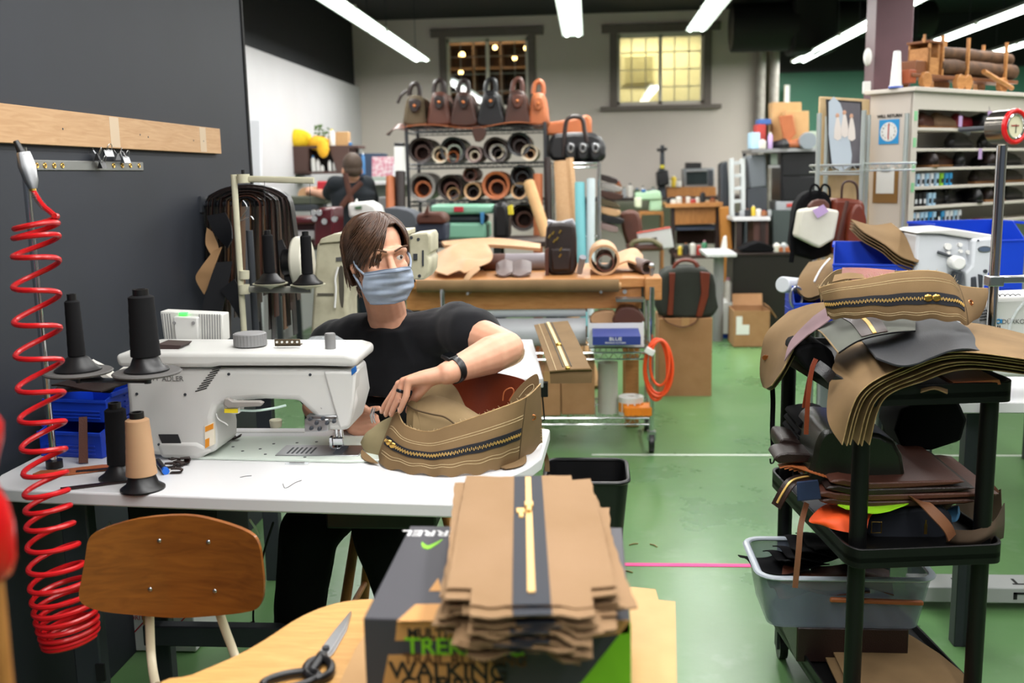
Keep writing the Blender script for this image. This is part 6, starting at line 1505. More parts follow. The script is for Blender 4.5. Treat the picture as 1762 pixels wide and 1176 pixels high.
q = tr.location; P(tr, 'tray_body', MB().box(q+Vector((0, .06, .028)), (.15, .12, .05)), mat('tray_orange', '#F08A1C', 0.45), bevel=.006)
for i in range(5): P(tr, 'tray_rib', MB().box(q+Vector((-.056+.028*i, -.003, .028)), (.010, .008, .046)), mat('tray_orange', '#F08A1C', 0.45))
# orange cord on the cart post
oc = thing('extension_cord', 'orange extension cord coiled and hung on the wire cart post', 'cord', at(1130, 600, Y=5.170))
om = mat('cord_orange', '#E8501E', 0.45)
for i, (rx, ry, dx_, dy_) in enumerate(((.062, .155, 0, 0), (.07, .145, .008, .012), (.058, .165, -.006, -.005), (.075, .15, .006, .0), (.05, .12, .012, .03))):
    c = at(1131, 635, Y=5.201-.008*i)+Vector((dx_, 0, dy_)); P(oc, 'cord_loop', MB().tube([c+Vector((rx*math.cos(a), .01*math.sin(a*2), ry*math.sin(a))) for a in [2*PI*k/32 for k in range(32)]], .0075, 8, closed=True), om)
q = at(1118, 605, Y=5.159); P(oc, 'white_wrap', MB().box(q, (.05, .03, .035), rot=(0, .5, 0)), whiteplain, bevel=.004)
# things lying on the bench
def draped(name, rows, m, label, cat='leather', nu=20, nv=16, th=.004, group=None):
    fn = loft(rows); return solo(MB().sheet(fn, nu, nv, th), name, m, label, cat, fn(.5, .5), group, world=True, ang=80)
draped('leather_hide', [[(745, 440, 5.995), (790, 418, 6.050), (830, 415, 6.050), (845, 432, 5.940)], [(742, 452, 5.775), (775, 432, 5.808), (815, 448, 5.720), (848, 440, 5.720)], [(748, 466, 5.555), (785, 456, 5.588), (805, 446, 5.610), (842, 452, 5.610)], [(770, 474, 5.423), (790, 466, 5.478), (800, 470, 5.456), (815, 462, 5.500)]], leather_nat, 'crumpled pale natural hide at the left end of the workbench')
draped('leather_hide', [[(795, 486, 5.346), (805, 470, 5.368), (822, 456, 5.445)], [(803, 488, 5.335), (812, 476, 5.357), (826, 464, 5.423)]], leather_nat, 'tongue of pale leather curling over the front edge of the workbench', th=.006)
draped('leather_hide', [[(760, 418, 6.160), (850, 412, 6.182), (930, 422, 6.160)], [(765, 425, 6.072), (850, 424, 6.072), (930, 430, 6.072)]], leather_nat, 'long pale leather sheet along the back of the workbench', th=.02)
a, b = at(740, 447, Y=5.940), at(835, 443, Y=5.940)
hroll('dark plum leather roll lying behind the pale hide on the workbench', Vector((a.x, 5.995, BT+.05)), Vector((b.x, 5.995, BT+.05)), .048, leather_mid, name='leather_roll')
a, b = at(832, 440, Y=5.885), at(938, 440, Y=5.885)
hroll('brown leather roll with a pale grey end part on the workbench', Vector((a.x, 5.918, BT+.05)), Vector((lerp(a.x, b.x, .35), 5.918, BT+.05)), .05, leather_mid, name='leather_roll')
P(COL.objects[-3], 'grey_part', MB().cyl((lerp(a.x, b.x, .35), 5.918, BT+.05), (b.x, 5.918, BT+.05), .051, n=24), mat('pale_grey_leather', '#8E868A', 0.4))
for i, (px, w_, m_, lab) in enumerate(((868, 28, mat('grey_brown_leather', '#6B5A56', 0.55, kind='leather', col2='#574744'), 'grey brown leather offcut on the workbench, left of two'), (897, 34, mat('grey_brown_leather', '#6B5A56', 0.55), 'grey brown folded leather offcut on the workbench, right of two'))):
    draped('leather_offcut', [[(px-w_/2, 455, 5.720), (px, 448, 5.742), (px+w_/2, 452, 5.720)], [(px-w_/2, 470, 5.555), (px, 463, 5.588), (px+w_/2, 468, 5.555)], [(px-w_/2+4, 474, 5.478), (px, 476, 5.467), (px+w_/2-4, 470, 5.500)]], m_, lab, th=.01, group='offcuts on the workbench')
bp_ = thing('leather_bag', 'upright dark brown leather bag with brass clips on the workbench', 'bag', at(965, 472, Y=5.588))
P(bp_, 'bag_body', MB().ext([(940, 392), (950, 384), (980, 384), (990, 392), (992, 440), (988, 472), (945, 473), (938, 440)], 5.588, 5.808, smooth=2), leather_dk, bevel=.02, seg=3)
P(bp_, 'front_pocket', MB().ext([(947, 428), (982, 428), (982, 466), (950, 467)], 5.555, 5.599, smooth=0), leather_dk, bevel=.012)
P(bp_, 'grey_lining', MB().ext([(941, 380), (960, 384), (985, 378), (990, 388), (960, 392), (942, 390)], 5.610, 5.786), mat('lining_grey', '#9A9AA0', 0.7), bevel=.004)
for px, py in ((944, 410), (950, 404), (957, 414), (962, 402), (952, 418), (963, 432), (962, 443)):
    q = at(px, py, Y=5.550); P(bp_, 'brass_clip', MB().cyl(q, q+Vector((.012, 0, .018)), .005, n=8), brass)
P(bp_, 'side_strap', MB().ext([(937, 430), (944, 426), (944, 478), (938, 482)], 5.566, 5.610), leather_mid, bevel=.004)
tl_ = thing('leather_roll', 'large pale tan leather roll with open dark end right of the upright bag', 'roll', at(1040, 455, Y=5.610))
a, b = at(1025, 430, Y=5.995), at(1040, 452, Y=5.478)
P(tl_, 'wound_hide', MB().lathe([(.085, 0), (.085, .42), (.072, .42), (.070, .02), (.085, 0)], M=Matrix.Rotation(R(90), 4, 'X') @ Matrix.Rotation(R(0), 4, 'Z'), c=(b.x, 5.962, BT+.086), n=30, cap=False), leather_nat)
P(tl_, 'inner_turn', MB().lathe([(.050, 0.05), (.050, .42), (.042, .42), (.040, .05)], M=Matrix.Rotation(R(90), 4, 'X'), c=(b.x+.006, 5.962, BT+.07), n=24, cap=False), leather_mid)
q = at(1094, 452, Y=5.610)
tl2 = thing('leather_roll', 'small dark leather roll with open end at the right of the workbench', 'roll', (q.x, 5.720, BT))
MB().lathe([(.04, 0), (.04, .3), (.03, .3), (.03, .02), (.04, 0)], M=Matrix.Rotation(R(90), 4, 'X') @ Matrix.Rotation(R(12), 4, 'Y'), c=(0, .1, .042), n=24, cap=False).build('wound_hide', mat('grey_brown_leather', '#6B5A56', .55), tl2)
draped('leather_hide', [[(1058, 438, 5.940), (1090, 428, 5.962), (1105, 440, 5.940)], [(1056, 462, 5.610), (1080, 450, 5.632), (1108, 462, 5.610)]], leather_nat, 'pale leather piece between the two rolls at the right of the workbench', th=.01)
solo(MB().cyl((0, 0, 0), (.02, -.06, .09), .016, .02, 12), 'bottle', mat('grey_bottle', '#8A8A90', .4), 'small grey bottle leaning beside the big tan roll', 'bottle', at(997, 470, Y=5.500)+Vector((0, 0, .003)))

# ================================================================ brown box with bag, jug, small carton, trash can
bx = at(1180, 682, Z=0)
t, a, b = carton('tall plain cardboard box on the floor with a dark bag on top', 1133, 1226, 548, 684, bx.y, .38)
gy = bx.y
dz_ = b.z
du = thing('duffel_bag', 'dark green duffel bag with russet leather straps on the tall cardboard box', 'bag', ((a.x+b.x)/2, gy+.15, dz_))
dgreen = mat('dark_green_canvas', '#2B2F28', 0.85, kind='cloth', col2='#23261F', bump=.2)
P(du, 'bag_body', MB().ext([(1134, 545), (1133, 500), (1140, 472), (1165, 462), (1205, 462), (1228, 474), (1233, 510), (1228, 546)], gy+.02, gy+.32, smooth=2), dgreen, bevel=.03, seg=3)
for pts in (((1152, 470), (1162, 470), (1160, 500), (1158, 543), (1148, 543), (1152, 500)), ((1205, 468), (1222, 470), (1219, 510), (1208, 546), (1198, 545), (1207, 505))):
    P(du, 'leather_strap', MB().ext(pts, gy-.002, gy+.03), leather_red, bevel=.004)
P(du, 'handle', MB().tube(smooth_pts([at(x, y, Y=gy+.08) for x, y in ((1158, 472), (1162, 455), (1178, 448), (1196, 453), (1202, 470))], 6), .012, 10), leather_red)
P(du, 'handle', MB().tube(smooth_pts([at(x, y, Y=gy+.22) for x, y in ((1160, 470), (1166, 452), (1182, 446), (1198, 452), (1204, 468))], 6), .012, 10), leather_mid)
P(du, 'shoulder_strap', MB().tube(smooth_pts([at(x, y, Y=gy-.03) for x, y in ((1140, 545), (1150, 556), (1175, 563), (1195, 556), (1203, 545))], 6), (.004, .014), 8, flat=(0, 0, 1)), leather_mid)
jy = at(1245, 581, Z=0).y
jx = at(1245, 550, Y=jy).x
jg = thing('drink_jug', 'blue water jug with a white round emblem standing on the green floor', 'jug', (jx, jy, 0))
MB().lathe([(.062, 0), (.066, .01), (.066, .27), (.06, .29), (.02, .29)], n=28).build('jug_body', mat('jug_blue', '#123A9E', .35), jg)
MB().lathe([(.058, .285), (.060, .33), (.045, .36), (.02, .365)], n=24).build('jug_lid', whiteplain, jg)
MB().cyl((-.02, -.058, .11), (-.02, -.068, .11), .048, n=28).build('emblem', whiteplain, jg)
MB().box((-.02, -.069, .11), (.05, .003, .02)).build('emblem_mark', mat('jug_blue', '#123A9E', .35), jg)
t, a, b = carton('open cardboard carton with white labels before the black cabinet', 1262, 1325, 535, 598, at(1290, 598, Z=0).y, .35, open_top=True)
P(t, 'white_label', MB().b6(a.x+.02, a.x+.13, t.location.y-.178, t.location.y-.1752, lerp(a.z, b.z, .35), lerp(a.z, b.z, .62)).b6(a.x+.02, a.x+.07, t.location.y-.178, t.location.y-.1752, lerp(a.z, b.z, .62), lerp(a.z, b.z, .85)), whiteplain)
P(t, 'box_flap', MB().box((lerp(a.x, b.x, .55), t.location.y+.19, b.z+.05), (.26, .006, .11), rot=(-.4, 0, 0)), card)
P(t, 'box_flap', MB().box((b.x+.03, t.location.y, b.z-.02), (.006, .3, .11), rot=(0, -.6, 0)), card)
tc = thing('trash_can', 'black plastic trash can on the floor right of the white table', 'trash can', (-.02, 3.55, 0))
rx0, rx1, ry0, ry1 = -.15, .11, 3.36, 3.70; zt = .42
o1 = [(-.02+a, 3.53+b) for a, b in round_rect(.30, .30, .05)]; o0 = [(-.02+a, 3.53+b) for a, b in round_rect(.22, .22, .04)]; n = len(o1)
vs = [(x, y, 0) for x, y in o0]+[(x, y, zt) for x, y in o1]+[(lerp(x, -.02, .03), lerp(y, 3.53, .03), zt) for x, y in o1]+[(lerp(x, -.02, .03), lerp(y, 3.53, .03), .008) for x, y in o0]
fs = [tuple(range(n-1, -1, -1)), tuple(range(3*n, 4*n))]
for i in range(n):
    j = (i+1) % n
    for a_ in range(3): fs.append((a_*n+i, a_*n+j, (a_+1)*n+j, (a_+1)*n+i))
P(tc, 'can_wall', MB().add(vs, fs), blackpl)
P(tc, 'can_rim', MB().tube([(x, y, zt) for x, y in o1], .008, 8, closed=True), blackpl)
drape('canvas_offcut', [[(928, 772, 3.42), (936, 770, 3.42)], [(936, 790, 3.46), (944, 788, 3.46)], [(938, 812, 3.46), (946, 812, 3.46)]], canvas, 'narrow tan canvas offcut hanging inside the trash can', 'canvas piece', 4, 14)
# things under the sewing table
t, a, b = carton('white shipping carton with red and blue print under the white table', 190, 332, 1050, 1120, 2.9, .26, mat('white_carton', '#D9D9D8', 0.6), name='shipping_box')
for i in range(2): P(t, 'red_stripe', MB().add([(a.x+.03+.12*i, 2.899, a.z+.01), (a.x+.15+.12*i, 2.899, b.z-.01), (a.x+.154+.12*i, 2.899, b.z-.012), (a.x+.034+.12*i, 2.899, a.z+.008)], [(0, 1, 2, 3)]), mat('print_red', '#B02030', .6))
text('PRIORITY', .022, mat('print_red', '#B02030', .6), FRONT((a.x+.09, 2.8985, b.z-.03)), t, off=t.location, name='carton_lettering')
text('MAIL', .022, mat('print_blue', '#23408E', .6), FRONT((a.x+.17, 2.8985, a.z+.04)), t, off=t.location, name='carton_lettering')
for i, (pts, r_) in enumerate((([(430, 895, 2.3), (445, 930, 2.4), (400, 960, 2.5), (330, 950, 2.5)], .003), ([(190, 900, 2.5), (150, 950, 2.5), (175, 1000, 2.55), (240, 1010, 2.6)], .003), ([(437, 1070, 2.7), (400, 1090, 2.7), (330, 1110, 2.6)], .004), ([(470, 900, 2.4), (452, 960, 2.5), (436, 1050, 2.6), (440, 1100, 2.6)], .003))):
    c = [at(x, y, Y=z) for x, y, z in pts]
    solo(MB().tube(smooth_pts(c, 8), r_, 8), 'power_cable', whiteplain if i < 2 else blackpl, ['white cable looping under the right side of the sewing table', 'white cable looping behind the coiled hose under the table', 'black cable along the floor under the sewing table', 'black cable hanging beside the dark trouser leg'][i], 'cable', c[0], world=True)
# pink tape on the floor
pa, pb_ = at(1072, 972, Z=.001), at(1306, 974, Z=.001)
solo(MB().add([(pa.x-.15, pa.y-.015, .0006), (pb_.x+.1, pb_.y-.015, .0006), (pb_.x+.1, pb_.y+.015, .0006), (pa.x-.15, pa.y+.015, .0006), (pa.x-.15, pa.y-.015, .0022), (pb_.x+.1, pb_.y-.015, .0022), (pb_.x+.1, pb_.y+.015, .0022), (pa.x-.15, pa.y+.015, .0022)], [(0, 3, 2, 1), (4, 5, 6, 7), (0, 1, 5, 4), (1, 2, 6, 5), (2, 3, 7, 6), (3, 0, 4, 7)]), 'floor_tape', mat('pink_tape', '#F0348A', .5), 'bright pink tape strip stuck across the green floor', 'tape', (pa.x, pa.y, .0006), world=True)
for i, (px, py, rz, lab) in enumerate(((1090, 938, .5, 'small canvas thread scrap on the floor above the pink tape'), (1080, 985, -.3, 'small canvas thread scrap on the floor just below the pink tape'), (1125, 940, -.8, 'curled canvas scrap on the floor nearest the white floor line'))):
    q = at(px, py, Z=0); solo(MB().tube([(-.02, 0, .002), (0, .004, .003), (.02, -.002, .002)], (.002, .004), 6), 'canvas_scrap', canvas_edge, lab, 'scrap', q, rz=rz)
# ================================================================ right side: machines, bins, pole
def qbox(name, label, cat, x0, x1, y0, y1, Y, D, m, group=None, bevel=.004):
    return solo(MB().ext([(x0, y0), (x1, y0), (x1, y1), (x0, y1)], Y, Y+D), name, m, label, cat, at((x0+x1)/2, y1, Y=Y), group, world=True, bevel=bevel)
def qext(name, label, cat, pts, Y, D, m, smooth=2, group=None, bevel=.006):
    return solo(MB().ext(pts, Y, Y+D, smooth), name, m, label, cat, at(pts[0][0], pts[0][1], Y=Y), group, world=True, bevel=bevel, ang=60)
def qjar(name, label, cat, px, y0, y1, rp, Y, m, capm=None, group=None, cap=.22):
    a, b = at(px, y1, Y=Y), at(px, y0, Y=Y); h = b.z-a.z; r = rp*Y/FPX
    t = thing(name, label, cat, a, 0, group)
    MB().lathe([(r*.92, 0), (r, h*.05), (r, h*(1-cap)), (r*.45, h*(1-cap*.45))], n=18).build('bottle_body', m, t)
    MB().lathe([(r*.45, h*(1-cap*.5)), (r*.48, h), (r*.2, h)], n=14).build('bottle_cap', capm or whiteplain, t)
    return t
def child(root, name, pts, Y, D, m, smooth=0, bevel=.003): return P(root, name, MB().ext(pts, Y, Y+D, smooth), m, bevel=bevel, ang=60)
def qtable(label, x0, x1, y0, y1, z, topm, legm, name='work_table', th=.035, legs=True):
    t = thing(name, label, 'table', ((x0+x1)/2, (y0+y1)/2, 0))
    P(t, 'tabletop', MB().b6(x0, x1, y0, y1, z-th, z), topm, bevel=.004)
    for x in (x0+.06, x1-.06):
        for y in (y0+.06, y1-.06): P(t, 'leg', MB().b6(x-.025, x+.025, y-.025, y+.025, 0, z-th), legm, bevel=.003)
    return t
qtable('white machine table in front of the shoe shelves', 1.0, 2.1, 3.95, 4.6, .84, whitelam, mat('leg_grey', '#8C9096', .45))
t3 = qtable('white machine table right behind the black cart', 1.10, 1.95, 3.0, 3.55, .80, whitelam, dkgrey)
fo = P(t3, 'foot_bar', MB().b6(1.10, 1.95, 3.30, 3.42, .03, .085), mat('foot_bar_grey', '#A9ABAA', .5), bevel=.004)
for i in range(3):
    x = 1.22+.2*i; SP(t3, fo, 'slot', MB().b6(x, x+.012, 3.298, 3.302, .045, .07).b6(x, x+.06, 3.298, 3.302, .063, .07), blackmat); SP(t3, fo, 'slot', MB().b6(x+.01, x+.05, 3.33, 3.34, .0845, .0856).b6(x+.02, x+.03, 3.34, 3.38, .0845, .0856), blackmat)
lg = P(t3, 'stand_leg', MB().ext([(1573, 690), (1600, 690), (1600, 800), (1570, 800)], 3.08, 3.13), mat('leg_grey', '#8C9096', .45), bevel=.003)
for py in (732, 752): q = at(1583, py, Y=3.079); SP(t3, lg, 'slot', MB().ball(q, (.008, .002, .012), 12, 8), whiteplain)
# white post machine
m3 = thing('sewing_machine', 'white sewing machine with round white knob behind the bag on the cart', 'sewing machine', (1.35, 4.1, .84))
greyw = mat('machine_grey_white', '#C9CDD2', .4)
P(m3, 'machine_body', MB().ext([(1578, 402), (1620, 404), (1677, 412), (1677, 455), (1640, 470), (1625, 478), (1617, 520), (1572, 540), (1574, 450)], 4.05, 4.30), greyw, bevel=.012, seg=3)
P(m3, 'machine_head', MB().ext([(1675, 412), (1712, 408), (1711, 455), (1698, 478), (1693, 500), (1664, 500), (1660, 470), (1672, 458)], 4.0, 4.24), greyw, bevel=.01, seg=3)
P(m3, 'top_cover', MB().ext([(1576, 402), (1620, 403), (1676, 412), (1713, 408), (1706, 404), (1640, 394), (1590, 397)], 4.03, 4.3), whitep, bevel=.008)
k_ = at(1646, 452, Y=4.0); kn = P(m3, 'round_knob', MB().cyl(k_+Vector((0, .04, 0)), k_+Vector((0, -.03, 0)), .026, n=28), whiteplain, bevel=.006)
for px, py, r_ in ((1629, 424, .013), (1650, 421, .008), (1651, 432, .007), (1664, 434, .008), (1630, 435, .006)):
    q = at(px, py, Y=4.05); P(m3, 'small_dial', MB().cyl(q, q+Vector((0, -.02, 0)), r_, n=16), whiteplain)
P(m3, 'tension_lever', MB().tube([at(1613, 434, Y=4.04), at(1645, 444, Y=4.03)], .006, 8), dkgrey)
q = at(1694, 429, Y=3.998); e_ = P(m3, 'emblem', MB().prism([(.026*math.cos(a), .0125*math.sin(a)) for a in [2*PI*i/28 for i in range(28)]], -.002, .002, M=FRONT(q)), steel)
SP(m3, e_, 'emblem_field', MB().prism([(.021*math.cos(a), .009*math.sin(a)) for a in [2*PI*i/28 for i in range(28)]], .002, .003, M=FRONT(q)), mat('badge_slate', '#4D5B70', .5))
for px in (1683, 1708): q = at(px, 414, Y=3.999); P(m3, 'cover_screw', MB().cyl(q, q+Vector((0, -.003, 0)), .004, n=10), dkgrey)
q = at(1695, 467, Y=4.0); P(m3, 'head_stud', MB().cyl(q, q+Vector((0, -.004, 0)), .008, n=14), dkgrey)
for pts in (((1672, 478), (1680, 476), (1682, 500), (1672, 502)), ((1684, 472), (1692, 474), (1691, 498), (1686, 498)), ((1648, 470), (1656, 470), (1652, 505), (1640, 505))): P(m3, 'needle_linkage', MB().ext(pts, 3.99, 4.06), dkgrey, bevel=.003)
P(m3, 'air_hose', MB().tube(smooth_pts([at(x, y, Y=4.05) for x, y in ((1703, 408), (1713, 404), (1720, 415), (1718, 440), (1709, 452))], 6), .005, 8), clearpl)
P(m3, 'machine_base', MB().b6(1.06, 1.5, 4.05, 4.32, .84, .93), greyw, bevel=.01)
# lower white machine
m4 = thing('sewing_machine', 'white sewing machine with blue logo at the right edge behind the chrome pole', 'sewing machine', (1.35, 3.2, .80))
P(m4, 'machine_body', MB().ext([(1692, 528), (1700, 514), (1850, 508), (1850, 650), (1700, 650), (1690, 610)], 3.02, 3.2), whitep, bevel=.012, seg=3)
v_ = P(m4, 'vent_panel', MB().ext([(1684, 530), (1698, 524), (1704, 560), (1702, 590), (1684, 590)], 3.01, 3.15, 0), greyplastic, bevel=.01)
for i in range(4): SP(m4, v_, 'vent_slit', MB().tube([at(1686, 536+5*i, Y=3.008), at(1698, 534+5*i, Y=3.008)], .0016, 5), blackmat)
for i in range(5): P(m4, 'vent_slit', MB().tube([at(1707+3.4*i, 560, Y=3.018), at(1707+3.4*i, 575, Y=3.018)], .0016, 5), blackmat)
q = at(1718, 553, Y=3.018); P(m4, 'logo_mark', MB().tube([q+Vector((.006*math.cos(a), 0, .006*math.sin(a))) for a in [2*PI*i/20 for i in range(20)]], .0018, 6, closed=True).tube([q+Vector((.009, 0, -.006)), q+Vector((.009, 0, .006))], .0018, 6), mat('logo_blue', '#2C86BE', .5))
text('DÜRKOPP ADLER', .0185, mat('letter_grey', '#6A6A68', .6), FRONT(at(1724, 554, Y=3.018)), m4, off=m4.location, align='LEFT')
q = at(1706, 545, Y=3.018); P(m4, 'cover_screw', MB().cyl(q, q+Vector((0, -.003, 0)), .004, n=10), dkgrey)
for i in range(5): q = at(1716+9*i, 512, Y=3.05); P(m4, 'chain_ring', MB().tube([q+Vector((.007*math.cos(a), .002, .005*math.sin(a)+.004)) for a in [2*PI*k/14 for k in range(14)]], .0013, 5, closed=True), dkgrey)
P(m4, 'clear_hose', MB().tube(smooth_pts([at(x, y, Y=3.01) for x, y in ((1768, 515), (1750, 535), (1738, 560), (1734, 590))], 6), .004, 8), clearpl)
pp = thing('chrome_pole', 'chrome pole with a grey clamp standing before the lower white machine', 'pole', (1.165, 2.99, .80))
a, b = at(1727, 590, Y=2.99), at(1758, 250, Y=2.99)
P(pp, 'pole_tube', MB().cyl((1.172, 2.99, 0), (1.172, 2.99, b.z), .0145, n=18), chrome)
q = Vector((1.172, 2.99, at(1738, 483, Y=2.99).z)); P(pp, 'clamp', MB().box(q, (.042, .045, .03)).box(q+Vector((.07, 0, .004)), (.11, .03, .02)), steel, bevel=.003)
P(pp, 'clamp_arm', MB().box(q+Vector((.14, .01, .006)), (.12, .05, .014)), blackpl, bevel=.004)
# blue bins and canvas by the white machine
blue_bin('blue plastic bin holding tan canvas pieces left of the white machine', (1.02+.14, 4.22, .84), .30, .22, .35, R(-14), None, .78)
def pile(rows, labels, grp, d=(3, 4, .012), m=None, th=.004, name='canvas_sheet', cat='canvas piece'):
    for k, lab in enumerate(labels):
        fn = loft([[(a+d[0]*k*(j/len(r_)+.3), b+d[1]*k, c+d[2]*k) for j, (a, b, c) in enumerate(r_)] for r_ in rows])
        solo(MB().sheet(fn, 20, 16, th), name, m or canvas, lab, cat, fn(.5, .5), grp, world=True, ang=75)
pile([[(1464, 378, 4.32), (1500, 388, 4.32), (1534, 384, 4.32)], [(1484, 398, 4.18), (1520, 404, 4.18), (1562, 410, 4.18)], [(1508, 412, 4.1), (1540, 428, 4.08), (1580, 446, 4.06)], [(1522, 420, 4.06), (1550, 442, 4.04), (1578, 452, 4.03)]], ['tan canvas sheet spilling from the blue bin, %s of four' % w for w in ('topmost', 'second', 'third', 'lowest')], 'canvas sheets in the blue bin', (-3, 5, .015))
pile([[(1392, 452, 4.6), (1432, 446, 4.6), (1480, 448, 4.6)], [(1376, 476, 4.42), (1415, 468, 4.4), (1486, 466, 4.4)], [(1371, 498, 4.34), (1392, 513, 4.3), (1440, 494, 4.32)]], ['tan canvas flap with white chalk lines lying over the machine arm, upper one', 'tan canvas flap lying over the machine arm, lower one'], 'flaps over the machine arm', (3, 5, .02))
ff_ = COL.objects[-2]
for a_ in (.45, .75):
    fn = loft([[(1392, 452, 4.6), (1432, 446, 4.6), (1480, 448, 4.6)], [(1376, 476, 4.42), (1415, 468, 4.4), (1486, 466, 4.4)], [(1371, 498, 4.34), (1392, 513, 4.3), (1440, 494, 4.32)]])
    MB().tube([fn(a_, i/12*.7)-ff_.location+Vector((0, -.004, .004)) for i in range(13)], .004, 5).build('chalk_line', whiteplain, ff_)
am = thing('post_bed_machine', 'white machine arm with a round end poking out under the canvas flap', 'machine', at(1360, 495, Y=4.3))
P(am, 'arm_tube', MB().cyl(at(1346, 490, Y=4.35), at(1400, 494, Y=4.55), .035, n=20), greyw, bevel=.004)
P(am, 'arm_ring', MB().tube([at(1370, 512, Y=4.33)+Vector((.028*math.cos(a), .01*math.cos(a), .045*math.sin(a))) for a in [2*PI*i/24 for i in range(24)]], .005, 8, closed=True), steel)
P(am, 'arm_post', MB().cyl(at(1392, 498, Y=4.5)-Vector((0, 0, .3)), at(1392, 498, Y=4.5), .03, n=14), dkgrey)
blue_bin('blue plastic bin below the canvas flap, half hidden by the cart bag', (.97, 4.42, .842), .2, .2, .16, 0)
for i, (x, y, w, lab) in enumerate(((1.75, 4.95, .42, 'large blue plastic bin behind the white machine at the right edge'), (1.62, 4.62, .16, 'small blue bin tucked behind the white machine head'))):
    z0 = .84; blue_bin(lab, (x, y-.12*(1-i), z0), w, .28, (.40, .30)[i], R(10), None, .8)
qtable('table holding the large blue bin at the right edge', 1.5, 2.3, 4.7, 5.2, .835, whitelam, dkgrey)
# red ringed dial
gd = thing('dial_gauge', 'chrome dial gauge with a red ring in front of the shoe shelves', 'gauge', at(1745, 218, Y=4.9))
c0 = gd.location; fx = Vector((.50, -.86, 0)); FM = frame(c0, Vector((.86, .5, 0)), (0, 0, 1))
P(gd, 'drum', MB().lathe([(.068, -.11), (.078, -.10), (.080, -.02), (.078, 0)], M=FM @ Matrix.Identity(4), c=(0, 0, 0), n=36), mat('dark_chrome', '#7A766F', .2, .9))
P(gd, 'red_ring', MB().tube([FM @ Vector((.072*math.cos(a), .072*math.sin(a), .004)) for a in [2*PI*i/40 for i in range(40)]], .012, 10, closed=True), mat('ring_red', '#D21B1E', .25))
P(gd, 'chrome_ring', MB().tube([FM @ Vector((.056*math.cos(a), .056*math.sin(a), .008)) for a in [2*PI*i/40 for i in range(40)]], .006, 8, closed=True), chrome)
fc = P(gd, 'dial_face', MB().lathe([(.001, .002), (.054, .002), (.054, .004), (.001, .004)], M=FM, n=36), mat('dial_cream', '#DDD9B8', .5))
SP(gd, fc, 'dial_mark', MB().box((0, .004, .006), (.05, .006, .002), M=FM), mat('dial_ink', '#A04038', .6)); SP(gd, fc, 'dial_hand', MB().box((.006, -.01, .006), (.003, .04, .002), M=FM), blackpl)
P(gd, 'mount_arm', MB().tube([FM @ Vector((0, 0, -.10)), FM @ Vector((0, 0, -.30)), c0+Vector((.12, .9, .0))], .012, 8), dkgrey)

# ================================================================ shoe shelf unit
UC = Vector((1.721, 5.6, 0)); D1 = Vector((.762, .648, 0)); D2 = Vector((-.648, .762, 0))
UM = Matrix(((D1.x, D2.x, 0, UC.x), (D1.y, D2.y, 0, UC.y), (0, 0, 1, 0), (0, 0, 0, 1)))     # local x along the front, y into the unit
URZ = math.atan2(D1.y, D1.x)
def us(px, py, inn=0.0):
    """place of the unit's front (or a plane inn behind it) seen at a pixel, in unit coordinates"""
    d = at(px, py, Y=10)-CAM; o = UC+D2*inn-CAM; t = o.dot(D2)/d.dot(D2); p_ = CAM+d*t
    return (p_-UC).dot(D1), p_.z
sh = thing('shoe_shelf', 'white shoe shelf unit with five shelves below the wooden toy truck', 'shelf', UC, URZ)
cw = mat('shelf_cream_white', '#D3CCC0', .5); UL, UDp = 2.2, .26
MB().b6(0, .02, .0, UDp, 0, 1.90).build('side_panel', mat('side_panel_beige', '#C9BFB4', .55), sh)
MB().b6(.02, UL, UDp-.012, UDp, 0, 1.9).build('back_panel', mat('shelf_back', '#C4C2BE', .6), sh)
MB().b6(-.03, UL, -.03, UDp+.02, 1.893, 1.915).build('top_board', cw, sh, bevel=.003)
MB().b6(0, UL, -.004, .014, 1.80, 1.893).build('header_board', cw, sh, bevel=.002)
UZ = [1.705, 1.594, 1.49, 1.388, 1.28, 1.175]
for z in UZ: MB().b6(.02, UL, 0, UDp-.012, z-.016, z).build('shelf_board', cw, sh, bevel=.002)
for x in (.92, 1.8): MB().b6(x, x+.035, -.006, .02, 1.17, 1.8).build('divider', cw, sh, bevel=.002)
MB().b6(0, .045, -.006, .014, .9, 1.80).build('corner_strip', cw, sh)
for i, z in enumerate((1.74, 1.60, 1.47, 1.36)): MB().b6(.008, .036, -.008, -.005, z, z+.05).build('green_mark', mat('mark_green', '#8FCF9A', .6), sh)
# sign and clipboard on the end panel
def ep(px, py):
    d = at(px, py, Y=10)-CAM; o = UC-CAM; t = o.dot(D1)/d.dot(D1); return CAM+d*t
EM = lambda px, py: frame(ep(px, py)-D1*.003, -D2, (0, 0, 1))
sg = thing('clock_sign', 'blue WILL RETURN clock sign with red hands on the end of the shoe shelf', 'sign', ep(1530, 225))
q0, q1 = ep(1512, 248), ep(1548, 204); w_ = (q1-q0).dot(-D2); h_ = q1.z-q0.z
P(sg, 'sign_board', MB().box((0, 0, 0), (w_, h_*1.0, .003), M=EM(1530, 227)), mat('sign_blue', '#2C8FC9', .5))
P(sg, 'dial', MB().lathe([(.001, .0015), (w_*.42, .0015), (w_*.42, .003), (.001, .003)], M=EM(1530, 227), n=32), whiteplain)
MM = EM(1530, 227)
for k in range(12): a = PI*k/6; text(str(12 if k == 0 else k), .016, blackpl, MM @ Matrix.Translation((w_*.32*math.sin(a), w_*.32*math.cos(a), .0035)), sg, off=sg.location, name='numeral')
P(sg, 'clock_hand', MB().box((0, .012, .005), (.006, w_*.5, .002), M=MM), mat('hand_red', '#B8262C', .5)); P(sg, 'clock_hand', MB().box((.0, -.018, .005), (.006, w_*.35, .002), M=MM), mat('hand_red', '#B8262C', .5))
